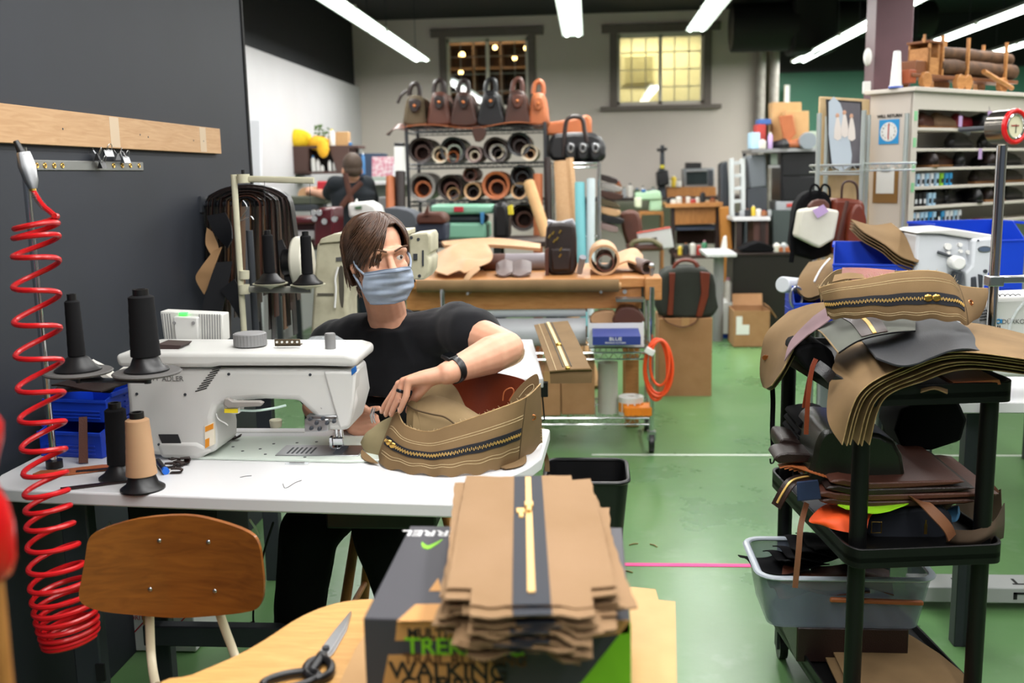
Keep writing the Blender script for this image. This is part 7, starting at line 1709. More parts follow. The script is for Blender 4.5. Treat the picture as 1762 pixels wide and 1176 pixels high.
text('WILL RETURN', .024, blackpl, EM(1531, 200), sg, off=sg.location, name='sign_lettering', bold=.0008)
cb_ = thing('clipboard', 'brown clipboard with white paper hanging on the end of the shoe shelf', 'clipboard', ep(1524, 320))
P(cb_, 'board', MB().box((0, 0, 0), (.155, .19, .006), M=EM(1524, 320)), mat('hardboard', '#85602F', .6), bevel=.002); P(cb_, 'paper', MB().box((0, .022, .004), (.11, .14, .002), M=EM(1524, 318)), whiteplain); P(cb_, 'clip', MB().box((0, .088, .006), (.06, .02, .008), M=EM(1524, 320)), steel)
# shoes
def shoe(m, L=.27, h=.085, sole=None, w=.085):
    t = thing('shoe', 'x', 'shoe')
    pr = [(-.5, .0), (-.5, .62), (-.40, 1.0), (-.20, .92), (-.05, .82), (.15, .55), (.36, .42), (.48, .28), (.5, .0)]
    me = blob([('c', [(-.36*L, 0, .035), (-.05*L, 0, .034), (.34*L, 0, .026)], [.036, .036, .030]), ('c', [(-.34*L, 0, .05), (-.30*L, 0, h-.02), (-.12*L, 0, h-.025)], [.032, .028, .024]), ('c', [(-.12*L, 0, h-.03), (.18*L, 0, .045)], [.028, .028])], .008, 3)
    mesh_obj('shoe_upper', me, m, t)
    MB().prism([(x*L, y*w) for x, y in ((-.48, -.28), (-.40, -.42), (-.1, -.34), (.2, -.46), (.42, -.36), (.5, 0), (.42, .36), (.2, .46), (-.1, .34), (-.40, .42), (-.48, .28))], 0, .014).build('shoe_sole', sole or blackpl, t, bevel=.003)
    MB().b6(-.34*L, -.12*L, -.016, .016, h-.012, h-.003).build('shoe_opening', blackmat, t)
    return t
sm_ = {}
shoes = [(1592, 218, 'brown', leather_mid, 'chestnut shoe at the left end of the top shoe shelf', .2), (1622, 219, 'tan', mat('tan_suede', '#7E634A', .8), 'tan suede shoe on the top shelf beside the red one', .0), (1657, 222, 'red', mat('red_suede', '#7E1220', .6), 'red shoe with a lilac tag on the top shelf', .0),
         (1672, 224, 'black', leather_bl, 'black boot standing behind the red shoe on the top shelf', 1.2), (1692, 225, 'black', leather_bl, 'black boot under the hanging lilac tag on the top shelf', 1.2), (1650, 256, 'black', leather_bl, 'long black shoe lying on the second shelf', 0), (1705, 257, 'black', leather_bl, 'black shoe at the right of the second shelf beside the dial', 0),
         (1584, 288, 'brown', leather_dk, 'dark brown boot heel at the left end of the third shelf', 1.2), (1615, 288, 'brown', leather_br, 'brown lace-up boot on the third shelf', 0), (1650, 289, 'black', leather_bl, 'black shoe with hanging lace in the middle of the third shelf', .5), (1690, 289, 'black', leather_dk, 'dark slip-on on the third shelf under a lilac tag', .9), (1706, 289, 'black', leather_dk, 'dark slip-on on the third shelf, next to the divider', .9), (1735, 288, 'black', leather_bl, 'black shoe on the third shelf right of the divider', 0),
         (1690, 321, 'brown', leather_dk, 'large dark brown boot lying on the fourth shelf', 0), (1738, 318, 'brown', leather_dk, 'dark brown boot on the fourth shelf right of the divider', 0), (1618, 356, 'black', leather_bl, 'black sandal at the left of the fifth shelf', 0), (1636, 354, 'black', leather_bl, 'black boot behind the sandal on the fifth shelf', .2), (1660, 352, 'black', leather_bl, 'shiny black boot toe in the middle of the fifth shelf', 1.2), (1690, 352, 'brown', leather_dk, 'dark shoe with tan sole on the fifth shelf', .8), (1708, 352, 'brown', leather_dk, 'dark shoe beside the divider on the fifth shelf', .8), (1738, 350, 'black', leather_bl, 'black shoe on the fifth shelf right of the divider', 0)]
for px, py, key, m_, lab, rz in shoes:
    zi = min(UZ, key=lambda z: abs(z-us(px, py, .05)[1])); s_, _ = us(px, py, .11)
    p_ = UC+D1*s_+D2*.11+Vector((0, 0, zi+.0008))
    if key not in sm_:
        sm_[key] = shoe(m_, sole=mat('tan_sole', '#8A6038', .6) if key in ('tan', 'brown') else None); o = sm_[key]; o.location = p_; o.rotation_euler = (0, 0, URZ+rz); o['label'] = lab
    else:
        o = copy_thing(sm_[key], lab, p_, URZ+rz)
        for c_ in [c_ for c_ in COL.objects if c_.parent is o and c_.name.startswith('shoe_upper')]:
            if c_.data.materials[0] is not m_: c_.data = c_.data.copy(); c_.data.materials[0] = m_
    o['group'] = 'shoes on the shelf unit'
# polish boxes and bottles
pb_m = [mat('box_pale_blue', '#A9CBE0', .5), mat('box_white', '#D7DADC', .5), mat('box_black', '#191A1E', .5), mat('box_green', '#86BF32', .5), mat('box_cyan', '#3A94C8', .5)]
def pbox(px, py, k, lab, w=.026, h=.07):
    zi = min(UZ, key=lambda z: abs(z-us(px, py, .02)[1])); s_, _ = us(px, py, .03)
    t = thing('polish_box', lab, 'box', UC+D1*s_+D2*.04+Vector((0, 0, zi+.0008)), URZ, 'polish boxes on the shoe shelf')
    MB().b6(-w/2, w/2, -.02, .02, 0, h).build('box_body', pb_m[k], t, bevel=.001); MB().b6(-w/2+.003, w/2-.003, -.0212, -.02, h*.2, h*.55).build('box_label', pb_m[2 if k != 2 else 1], t)
_or = ['first', 'second', 'third', 'fourth', 'fifth', 'sixth', 'seventh', 'eighth', 'ninth', 'tenth', 'eleventh', 'twelfth']
for i in range(4): pbox(1577+8*i, 322, 1 if i % 2 else 0, 'pale polish box on the fourth shelf, %s from the left' % _or[i])
pbox(1610, 321, 0, 'pale blue box on the fourth shelf left of the green one'); pbox(1618, 321, 3, 'bright green box on the fourth shelf'); pbox(1626, 321, 4, 'cyan box right of the green one on the fourth shelf'); pbox(1633, 321, 4, 'cyan box at the right end of the row on the fourth shelf')
for i in range(3): pbox(1573+7.5*i, 356, 2, 'black polish box on the fifth shelf, %s from the left' % _or[i])
for i in range(2): pbox(1597+7.5*i, 355, 0, 'pale blue box on the fifth shelf, %s right of the black boxes' % _or[i])
for i in range(12): pbox(1569+7.2*i, 390, (0, 1, 0, 0, 4, 0, 2, 4, 1, 1, 0, 1)[i], 'small polish box on the lowest shelf, %s from the left' % _or[i])
for px, py, lab in ((1652, 209, 'lilac price tag on the red shoe'), (1702, 200, 'lilac price tag hanging over the black boots'), (1686, 265, 'lilac price tag hanging from the third shelf')):
    s_, z = us(px, py, -.01); tg_ = thing('price_tag', lab, 'tag', UC+D1*s_-D2*.012+Vector((0, 0, z)), URZ, 'lilac price tags')
    MB().b6(-.018, .018, -.001, .001, -.03, .03).build('tag_card', mat('lilac_card', '#B99CC8', .6), tg_); MB().tube([(0, 0, .03), (.004, .01, .06)], .001, 5).build('tag_string', blackpl, tg_)
qext('red_bag', 'dark red fabric bag under the lowest shoe shelf', 'bag', [(1678, 402), (1682, 382), (1700, 378), (1714, 386), (1714, 404)], 6.0, .15, mat('dark_red_cloth', '#6E1118', .8))
qext('black_bag', 'black fabric bag right of the dark red one under the shelf', 'bag', [(1712, 404), (1714, 384), (1728, 378), (1736, 390), (1736, 404)], 6.05, .15, blackfab)
# toy truck on top
TR = thing('toy_truck', 'wooden toy log truck on top of the shoe shelf', 'toy truck', UC+D1*.05+D2*.10+Vector((0, 0, 1.916)), URZ)
tw1, tw2 = mat('toy_maple', '#C78E54', .45, kind='wood', col2='#AF7640', stretch=(2, 8, 8)), mat('toy_walnut', '#7E4C2A', .5)
MB().b6(-.01, .85, -.05, .05, .045, .06).build('chassis', tw2, TR, bevel=.002)
MB().b6(.03, .11, -.04, .04, .06, .115).build('hood', tw2, TR, bevel=.004)
MB().b6(-.02, .03, -.045, .045, .02, .075).build('bumper_block', mat('toy_redwood', '#A5522E', .5), TR, bevel=.003)
cbm = MB().b6(.11, .19, -.05, -.042, .06, .13).b6(.11, .19, .042, .05, .06, .13).b6(.11, .118, -.05, .05, .06, .17).b6(.182, .19, -.05, .05, .06, .19).b6(.11, .122, -.05, -.042, .13, .19).b6(.178, .19, -.05, -.042, .13, .19).b6(.11, .19, .042, .05, .13, .19)
MB().b6(.10, .20, -.055, .055, .19, .20).build('cab_roof', tw2, TR, bevel=.002); cbm.build('cab', tw1, TR)
for x, y in ((.215, -.045), (.215, .045), (.40, -.055), (.40, .055), (.72, -.055), (.72, .055)): MB().b6(x-.006, x+.006, y-.006, y+.006, .06, .225).build('stake', tw1, TR)
for x in (.08, .34, .40, .70): 
    for y in (-.055, .055): MB().cyl((x, y-.012, .034), (x, y+.012, .034), .034, n=20).build('wheel', tw1, TR, bevel=.002)
MB().cyl((.10, -.03, .19), (.10, -.03, .225), .006, n=8).build('exhaust_stack', tw1, TR)
bark = mat('log_bark', '#6A4A2E', .85, kind='noise', col2='#3E2A1A', scale=4, amt=.8, bump=.6)
for i, (x0, y, z, r_) in enumerate(((.21, -.022, .10, .034), (.21, .034, .095, .03), (.22, .0, .16, .03), (.23, .045, .15, .026))):
    lgx = MB().tube([(x0+.07*k, y+.002*math.sin(k*2+i), z+.002*math.cos(k*3+i)) for k in range(10)], [r_*(1+.05*math.sin(k*1.7+i)) for k in range(10)], 14).build('log', bark, TR)
MB().tube([(.50, -.075, .085), (.75, -.075, .02)], .011, 10).build('spare_pole', tw1, TR)
TR.scale = (1.28, 1.28, 1.28)
cn = thing('thread_cone', 'white thread cone at the corner on top of the shoe shelf', 'thread cone', UC+D1*(-.01)+D2*.10+Vector((0, 0, 1.916)))
MB().lathe([(.036, 0), (.036, .01), (.030, .02), (.019, .19), (.015, .195)], n=24).build('wound_thread', whiteplain, cn); MB().lathe([(.037, 0.0), (.038, .008), (.034, .012)], n=24).build('blue_base', mat('cone_blue', '#5B74C8', .5), cn)

# ================================================================ wire rack with framed picture, bags below
wr = thing('wire_rack', 'pale chrome wire rack holding the framed picture beside the shoe shelf', 'rack', (1.4, 5.5, 0))
RY = 5.45
for px, yt, Y in ((1410, 195, RY), (1487, 190, RY), (1561, 195, 5.5), (1424, 200, RY+.2), (1495, 198, RY+.2)):
    a = at(px, yt, Y=Y); P(wr, 'rack_post', MB().cyl((a.x, Y, 0), (a.x, Y, a.z), .0125, n=12), mat('pale_chrome', '#C8D0CC', .3, .7))
a, b = at(1408, 285, Y=RY), at(1487, 282, Y=RY)
wire_shelf(wr, a.x, b.x, RY, RY+.2, a.z, mat('pale_chrome', '#C8D0CC', .3, .7), .025)
a, b = at(1408, 300, Y=RY), at(1487, 300, Y=RY); P(wr, 'rack_rail', MB().cyl(a, b, .006, n=8), mat('pale_chrome', '#C8D0CC', .3, .7))
a, b = at(1489, 282, Y=RY), at(1560, 280, Y=5.5); wire_shelf(wr, a.x, b.x, RY-.10, RY+.06, a.z, mat('pale_chrome', '#C8D0CC', .3, .7), .025)
ply = qext('plywood_sheet', 'upright plywood sheet behind the framed picture', 'board', [(1410, 166), (1497, 171), (1494, 470), (1400, 470)], 5.72, .02, mat('birch_plywood', '#C9AE84', .6, kind='wood', col2='#BB9E72', stretch=(3, 1, 1)), 0)
pf = thing('picture_frame', 'black framed photograph of three pale dressed figures on the wire rack', 'picture', at(1453, 291, Y=5.6))
P(pf, 'frame', MB().ext([(1422, 171), (1483, 175), (1486, 290), (1428, 290)], 5.60, 5.62).ext([(1422, 171), (1483, 175), (1486, 290), (1428, 290)], 5.62, 5.625), blackpl)
P(pf, 'picture_print', MB().ext([(1425, 174), (1480, 178), (1483, 287), (1431, 287)], 5.597, 5.60), mat('print_grey', '#6E6A70', .5, kind='noise', col2='#4A464C', scale=.5), flat=True)
P(pf, 'print_pale_side', MB().ext([(1426, 176), (1446, 178), (1462, 240), (1464, 286), (1432, 286)], 5.5955, 5.597, 2), mat('print_pale', '#B7C2CC', .5), flat=True)
for i, (px, py) in enumerate(((1441, 196), (1453, 191), (1465, 197))):
    P(pf, 'figure_dress', MB().ext([(px-2, py+8), (px+3, py+8), (px+7, py+42), (px-6, py+42)], 5.593, 5.5955, 2), mat('dress_pale', '#DCD2CA', .6), flat=True)
    q = at(px, py+3, Y=5.594); P(pf, 'figure_head', MB().ball(q, (.010, .0015, .013), 12, 8), mat('figure_skin', '#C79A80', .6))
shelf_t = qtable('light wood table under the backpacks', 1.18, 1.62, 5.05, 5.42, .985, plywood, dkgrey)
bk_ = thing('backpack', 'black backpack behind the white tote bag', 'backpack', at(1400, 440, Y=5.25))
P(bk_, 'bag_body', MB().ext([(1368, 440), (1366, 390), (1372, 350), (1392, 330), (1420, 330), (1432, 350), (1432, 440)], 5.22, 5.36, 2), blackfab, bevel=.02)
for cx in (1402, 1420): P(bk_, 'carry_loop', MB().tube(smooth_pts([at(cx+x, y, Y=5.22) for x, y in ((-10, 340), (-6, 322), (0, 318), (7, 324), (8, 340))], 5), .006, 8), blackfab)
P(bk_, 'shoulder_strap', MB().tube(smooth_pts([at(x, y, Y=5.2) for x, y in ((1372, 370), (1364, 400), (1364, 430), (1361, 452))], 5), (.004, .012), 8, flat=(0, 1, 0)), blackfab)
tt = thing('tote_bag', 'white tote bag with a lilac tag hung before the black backpack', 'bag', at(1405, 425, Y=5.12))
P(tt, 'bag_body', MB().ext([(1378, 362), (1410, 356), (1445, 363), (1436, 412), (1410, 428), (1370, 408)], 5.08, 5.19), mat('white_canvas', '#D9D6C8', .85, kind='cloth', col2='#CDC9B9', bump=.2), bevel=.014, seg=3)
P(tt, 'lilac_tag', MB().ext([(1398, 362), (1417, 352), (1426, 364), (1407, 376)], 5.06, 5.064), mat('lilac_card', '#B99CC8', .6))
P(tt, 'inner_scarf', MB().ext([(1392, 362), (1400, 346), (1420, 344), (1428, 360)], 5.12, 5.17, 2), leather_mid, bevel=.006)
lb = thing('backpack', 'russet leather backpack with looped handle right of the white tote', 'backpack', at(1460, 440, Y=5.2))
P(lb, 'bag_body', MB().ext([(1432, 438), (1434, 350), (1444, 342), (1478, 344), (1489, 356), (1486, 438)], 5.2, 5.36, 2), leather_red, bevel=.02)
P(lb, 'front_pocket', MB().ext([(1456, 438), (1462, 372), (1480, 350), (1492, 380), (1488, 438)], 5.15, 5.2, 2), leather_red, bevel=.012)
P(lb, 'handle_loop', MB().tube(smooth_pts([at(x, y, Y=5.24) for x, y in ((1448, 345), (1450, 318), (1462, 312), (1474, 320), (1476, 345))], 6), .006, 8), leather_br)
P(lb, 'long_strap', MB().tube([at(1458, 346, Y=5.14), at(1445, 400, Y=5.13), at(1436, 436, Y=5.14)], (.003, .010), 8, flat=(0, 1, 0)), leather_mid)
# ================================================================ leather rack at the back
LR = thing('wire_rack', 'tall black wire rack filled with rolled leather, bags on its top', 'rack', (-.95, 8.6, 0))
RYB = 8.3; ra_, rb_ = at(700, 250, Y=RYB).x, at(938, 250, Y=RYB).x
rackm = mat('rack_black_chrome', '#4A4B4E', .3, .8)
RZ = [at(820, y, Y=RYB).z for y in (219, 281, 346)]+[.7, .15]
for x in (ra_, rb_):
    for y in (RYB, RYB+.55): P(LR, 'rack_post', MB().cyl((x, y, 0), (x, y, RZ[0]+.03), .015, n=10), rackm)
for z in RZ: wire_shelf(LR, ra_, rb_, RYB, RYB+.55, z, rackm, .06)
rm = {'d': leather_dk, 'b': leather_br, 'm': leather_mid, 't': leather_tan, 'n': leather_nat, 'k': leather_bl, 'g': mat('grey_green_hide', '#7E8578', .6), 'w': mat('pale_hide', '#C9BBA4', .6), 'p': mat('dusty_pink_hide', '#8A7370', .6), 'x': mat('hide_rim_grey', '#8F8A86', .5)}
def lroll(px, py, rp, o_, i_, lab, Y=RYB+.02, L=.5):
    c = at(px, py, Y=Y); r = rp*Y/FPX
    zi = [z for z in RZ if z < c.z]; 
    if zi and abs(c.z-r-max(zi)) < .05: c.z = max(zi)+r+.008
    t = thing('leather_roll', lab, 'roll', c, 0, 'leather rolls on the wire rack')
    X_ = Matrix.Rotation(-PI/2, 4, 'X')
    MB().lathe([(r, 0), (r, L), (r*.80, L), (r*.78, .01), (r, 0)], M=X_, n=24, cap=False).build('wound_hide', rm[o_], t)
    MB().lathe([(r*.62, .03), (r*.62, L), (r*.50, L), (r*.46, .03), (r*.62, .03)], M=X_, c=(r*.08, 0, -r*.2), n=20, cap=False).build('inner_turn', rm[i_], t)
    MB().lathe([(.001, L*.4), (r*.80, L*.4)], M=X_, n=20, cap=False).build('dark_core', leather_mid, t)
for a in ((724, 256, 22, 'd', 'b', 'fuzzy dark brown leather roll at the left of the top tier'), (757, 262, 14, 'w', 'n', 'cream lined leather roll second in the top tier'), (779, 253, 22, 'k', 'g', 'black roll with grey green inside in the top tier'), (779, 269, 10, 't', 'd', 'small tan roll in front of the grey green one'),
          (815, 266, 14, 'p', 'w', 'dusty pink roll with pale core in the top tier'), (852, 249, 21, 'd', 'w', 'big dark roll with pale fold in the top tier'), (857, 262, 15, 'x', 'd', 'grey rimmed roll under the pale folded one in the top tier'), (893, 248, 20, 'k', 'd', 'black roll near the right end of the top tier'), (911, 262, 14, 'w', 'n', 'cream cone shaped roll at the right of the top tier'),
          (725, 318, 24, 'x', 't', 'grey rimmed roll with tan inside at the left of the second tier'), (774, 315, 22, 'd', 'm', 'dark roll second in the second tier'), (780, 331, 11, 'n', 'd', 'small natural roll leaning in the second dark roll'), (808, 301, 12, 'm', 'b', 'small brown roll high in the middle of the second tier'), (813, 326, 15, 'n', 'd', 'natural tan roll below the small brown one'),
          (853, 317, 24, 't', 't', 'large tan roll with spiral rings in the second tier'), (897, 303, 19, 'k', 'k', 'black roll with open end in the second tier'), (893, 328, 14, 'n', 'd', 'natural roll below the black open one'), (900, 374, 24, 'd', 'm', 'big dark reddish roll low at the right of the rack'), (815, 356, 12, 'd', 'b', 'dark roll behind the mint machine on the third tier'), (852, 356, 14, 'x', 'd', 'grey roll behind the black drum on the third tier')):
    lroll(*a)
qext('hide_scrap', 'dark brown hide scrap hanging over the top tier of the rack', 'leather', [(812, 222), (822, 216), (836, 224), (832, 240), (818, 244)], RYB-.03, .03, leather_br)
solo(MB().sheet(lambda u, v: (lerp(ra_-.02, rb_-.1, u), RYB-.03+.5*v, RZ[0]+.012+.02*math.sin(u*9)*(1-v)), 24, 4, .006), 'leather_hide', leather_tan, 'tan hide laid flat on top of the rack under the bags', 'leather', (-.95, RYB, RZ[0]), world=True)
solo(MB().sheet(lambda u, v: Vector(lerp(at(664, 232, Y=8.2), at(706, 218, Y=8.3), u))+Vector((0, .15*v, .05*v*math.sin(PI*u)+.02*math.sin(u*5))), 14, 4, .006), 'leather_hide', leather_mid, 'brown leather flap sticking out left of the rack top', 'leather', at(690, 226, Y=8.2), world=True)
# bags on the rack
def topbag(px, y0, w0, w1, m, lab, hm, py1=219, flap=None):
    t = thing('leather_bag', lab, 'bag', at(px, py1, Y=8.35), 0, 'bags on the leather rack')
    child(t, 'bag_body', [(px-w1/2, py1-2), (px-w1/2-1, py1-20), (px-w0/2, y0+26), (px-w0/4, y0+18), (px+w0/4, y0+18), (px+w0/2, y0+26), (px+w1/2+1, py1-20), (px+w1/2, py1-2)], 8.35, .4, m, 2, .03)
    child(t, 'front_flap', [(px-w0*.34, y0+26), (px+w0*.34, y0+26), (px+w0*.2, y0+46), (px-w0*.2, y0+46)], 8.32, .04, hm, 2, .01)
    P(t, 'bag_handle', MB().tube(smooth_pts([at(px+a, b, Y=8.5) for a, b in ((-9, y0+20), (-6, y0+4), (2, y0-2), (8, y0+4), (9, y0+20))], 5), .02, 8), hm)
    q = at(px, y0+36, Y=8.31); P(t, 'rivet', MB().ball(q, (.013, .010, .013), 10, 8), copper)
    return t
t_ = topbag(713, 146, 30, 36, mat('olive_canvas', '#5B4E38', .8, kind='cloth', col2='#4B402D'), 'olive brown canvas bag with flap, first on the rack top', leather_dk)
P(t_, 'side_strap', MB().tube(smooth_pts([at(x, y, Y=8.33) for x, y in ((700, 156), (690, 165), (684, 178))], 5), .012, 8), leather_dk)
topbag(755, 140, 26, 38, leather_mid, 'reddish brown leather bag second on the rack top', leather_dk)
topbag(797, 140, 26, 42, leather_br, 'dark chestnut leather bag third on the rack top, before the left window', leather_dk)
topbag(844, 138, 26, 42, leather_bl, 'black leather bag on the rack top', leather_bl)
topbag(890, 138, 28, 40, leather_br, 'dark brown leather bag between the black and the orange one', leather_mid)
topbag(926, 142, 24, 30, leather_tan, 'orange tan leather backpack at the right of the rack top', leather_tan)
# lower rack with duffel
L2 = thing('wire_rack', 'short chrome wire rack right of the leather rack under the black duffel', 'rack', (0, 8.6, 0))
xa, xb = at(948, 285, Y=8.3).x, at(1031, 285, Y=8.3).x; zt_ = at(990, 281, Y=8.3).z
for x in (xa, xb):
    for y in (8.3, 8.75): P(L2, 'rack_post', MB().cyl((x, y, 0), (x, y, zt_), .016, n=10), chrome)
for z in (zt_, .95, .2): wire_shelf(L2, xa, xb, 8.3, 8.75, z, chrome, .08)
P(L2, 'shelf_liner', MB().b6(xa, xb, 8.3, 8.75, zt_, zt_+.01), blackmat)
dd = thing('duffel_bag', 'black duffel bag with three buckled pockets on the short rack', 'bag', at(998, 279, Y=8.32))
child(dd, 'bag_body', [(948, 277), (946, 240), (956, 230), (1020, 228), (1040, 245), (1042, 262), (1036, 277)], 8.34, .4, leather_bl, 2, .04)
for px in (982, 1003, 1025):
    k = child(dd, 'front_pocket', [(px-9, 274), (px-10, 254), (px-6, 246), (px+6, 246), (px+10, 254), (px+9, 274)], 8.29, .06, leather_bl, 2, .02); q = at(px, 255, Y=8.28); SP(dd, k, 'buckle', MB().tube([q+Vector((.022*math.cos(a), 0, .03*math.sin(a))) for a in [2*PI*i/14 for i in range(14)]], .007, 6, closed=True), steel)
P(dd, 'carry_handle', MB().tube(smooth_pts([at(x, y, Y=8.33) for x, y in ((970, 270), (972, 225), (978, 204), (1000, 203), (1006, 225), (1010, 245))], 6), .018, 8), leather_dk)
qext('leather_bag', 'orange leather bag behind the black duffel', 'bag', [(938, 232), (936, 212), (975, 206), (1012, 197), (1018, 205), (1019, 236)], 8.8, .2, leather_tan, 0, bevel=.02)
for nm, lab, x0, x1, y0, y1, dx, m_ in (('plank', 'light wooden plank leaning on the short rack, left of two', 956, 975, 277, 410, 6, pine), ('plank', 'light wooden plank leaning on the short rack, right of two', 975, 985, 272, 410, 12, pine), ('fabric_tube', 'turquoise tube standing beside the planks', 986, 1006, 315, 412, 2, mat('turquoise_tube', '#6FB4BC', .6)), ('fabric_tube', 'pale white tube standing right of the turquoise one', 1010, 1024, 308, 415, -1, mat('pale_tube', '#BCC8CC', .6)), ('leather_roll', 'orange leather roll standing at the right end of the leather rack', 918, 934, 300, 412, 0, leather_tan), ('leather_roll', 'dark brown leather roll standing between the two racks', 937, 948, 272, 412, 2, leather_dk), ('leather_roll', 'orange brown hide standing left of the leather rack', 664, 680, 305, 355, 0, leather_tan), ('leather_roll', 'dark brown hide standing left of the leather rack', 680, 698, 296, 380, 0, leather_dk)):
    a, b = at((x0+x1)/2, y0, Y=8.1), at((x0+x1)/2+dx, y1, Y=8.0); r = (x1-x0)/2*8.1/FPX
    d_ = (b-a); b2_ = a+d_*(a.z/(a.z-b.z)) if abs(a.z-b.z) > .01 else b
    solo(MB().cyl(b2_, a, r, n=16) if nm != 'plank' else MB().tube([b2_, a], [(r*1.3, .02)]*2, 4, flat=(1, 0, 0)), nm, m_, lab, 'plank' if nm == 'plank' else 'roll', (b2_.x, b2_.y, max(0, b2_.z)), world=True)
a, b = at(910, 315, Y=7.9), at(942, 412, Y=7.6); b = a+(b-a)*(a.z/(a.z-b.z))
solo(MB().cyl(b, a, .045, n=18), 'cardboard_tube', kraft, 'tan cardboard tube leaning against the right side of the leather rack', 'tube', (b.x, b.y, 0), world=True)
random.seed(17)
for i in range(7):
    y = 300+14*i
    qext('leather_offcut', ['dark', 'grey', 'brown', 'olive', 'tan', 'black', 'mud brown'][i]+' leather offcut jutting from the right side of the short rack', 'leather', [(1034, y), (1062+6*(i % 3), y+8), (1060+5*(i % 2), y+17), (1034, y+10)], 8.4, .3, [leather_dk, rm['x'], leather_br, mat('olive_canvas', '#5B4E38'), leather_nat, leather_bl, rm['p']][i], 2, 'offcuts at the short rack')
# mint machine, drum, bags before the rack
mn = thing('skiving_machine', 'mint green leather machine with a red badge before the leather rack', 'machine', at(800, 412, Y=7.4))
child(mn, 'roller_housing', [(740, 353), (848, 353), (850, 368), (742, 370)], 7.4, .3, mint, 0, .02); child(mn, 'roller', [(752, 370), (838, 370), (838, 384), (752, 384)], 7.45, .2, dkgrey, 0, .03)
child(mn, 'machine_base', [(760, 384), (836, 384), (838, 412), (758, 412)], 7.4, .4, mint, 0, .02); child(mn, 'red_badge', [(781, 356), (797, 356), (797, 365), (781, 365)], 7.38, .02, mat('badge_red', '#B8303A', .5)); child(mn, 'blue_lever', [(826, 366), (833, 366), (832, 386), (827, 386)], 7.38, .03, mat('lever_blue', '#3C7FB0', .5))
qtable('table carrying the mint machine before the leather rack', -.75, -.15, 7.3, 7.75, at(800, 412, Y=7.4).z, darkwood, dkgrey)
dr = thing('drum', 'black ribbed drum with a yellow cap beside the mint machine', 'drum', at(862, 412, Y=7.35))
child(dr, 'drum_body', [(848, 350), (870, 348), (876, 362), (876, 412), (848, 412)], 7.35, .25, blackpl, 0, .03); child(dr, 'yellow_cap', [(873, 355), (881, 353), (882, 370), (874, 370)], 7.36, .1, mat('cap_yellow', '#D8C62C', .5))
sb2 = thing('messenger_bag', 'brown and navy bag with upright strap behind the old cream machine', 'bag', at(742, 410, Y=6.9))
child(sb2, 'bag_flap', [(716, 372), (722, 366), (758, 366), (766, 374), (766, 386), (716, 386)], 6.9, .25, leather_mid, 0, .02); child(sb2, 'bag_body', [(714, 384), (767, 384), (766, 416), (716, 416)], 6.92, .25, mat('slate_navy', '#2B3140', .8), 0, .02); child(sb2, 'upright_strap', [(728, 372), (736, 352), (738, 372)], 6.88, .03, leather_mid)
qtable('low table under the brown and navy bag', -1.2, -.2, 6.75, 7.2, at(742, 416, Y=6.9).z, darkwood, dkgrey)
qext('grey_cloth', 'grey cloth bundle behind the seated man left of the navy bag', 'cloth', [(650, 372), (665, 358), (700, 362), (716, 376), (712, 410), (655, 410)], 7.3, .3, mat('grey_cloth', '#55585E', .9))
# ================================================================ back left corner
wsf = thing('wall_shelf', 'brown open wall shelf with bottles on the white wall', 'shelf', at(535, 300, Y=9.6))
br1 = mat('shelf_brown', '#4A332C', .6)
SY = 9.6
for pts in (((489, 255), (530, 255), (530, 298), (489, 298)), ((489, 296), (600, 294), (600, 299), (489, 300)), ((489, 252), (617, 250), (617, 255), (489, 256)), ((566, 254), (600, 254), (600, 296), (580, 296))): child(wsf, 'shelf_board', pts, SY, .3, br1, 0, .004)
child(wsf, 'shelf_back', [(489, 255), (617, 253), (617, 296), (489, 298)], SY+.31, .02, darkwood)
q = at(545, 320, Y=SY+.33); P(wsf, 'wall_bracket', MB().b6(-2.87, q.x, SY+.1, SY+.14, q.z+.1, q.z+.14), dkgrey)
yl = mat('yellow_cloth', '#E6C61E', .8, kind='noise', col2='#D8AE12', scale=6, amt=1)
for lab, px, py, r_, dx in (('yellow cloth bundle on the left of the wall shelf', 511, 240, (.15, .1, .10), 0), ('orange yellow cloth draped over the wall shelf edge', 548, 247, (.11, .08, .07), 1)):
    q = at(px, py, Y=SY+.1); me = blob([('e', q, r_)]+[('e', q+Vector((rnd(-.12, .12), rnd(-.05, .05), rnd(-.04, .06))), rnd(.03, .05)) for _ in range(9)]+([('e', at(556, 256, Y=SY-.03), (.06, .04, .09))] if dx else []), .012, 3)
    o = mesh_obj('yellow_cloth', me, yl if not dx else mat('amber_cloth', '#E09A1C', .8, kind='noise', col2='#E8BA2A', scale=6, amt=1), None, q); o.location = q; tag(o, lab, 'cloth')
for i, (px, y0, y1, rp, m_, lab) in enumerate(((540, 268, 296, 4, whiteplain, 'white bottle with blue cap on the wall shelf, tallest of the row'), (548, 274, 296, 3.5, whiteplain, 'white bottle second in the wall shelf row'), (555, 284, 296, 3, whiteplain, 'small white jar on the wall shelf'), (568, 276, 295, 3, whiteplain, 'slim white bottle on the wall shelf right of the small jar'), (576, 278, 295, 3, whiteplain, 'slim white bottle at the right of the wall shelf row'), (584, 286, 295, 4, whiteplain, 'low white jar at the right end of the wall shelf'), (572, 222, 252, 5, mat('pale_bottle', '#D8D6D0', .4), 'tall pale bottle with yellow top standing on the wall shelf'), (603, 244, 254, 3.5, mat('tin_blue', '#3E74A8', .5), 'small blue tin at the right end on top of the wall shelf'), (626, 262, 300, 3, mat('tin_blue', '#3E74A8', .5), 'blue bottle on the bench behind the standing man'))):
    qjar('bottle', lab, 'bottle', px, y0, y1, rp, SY+.05, m_, mat('cap_blue', '#2A86C4', .5) if i in (0,) else (mat('cap_yellow', '#D8C62C', .5) if i == 6 else None), 'bottles on the wall shelf' if i < 6 else None)
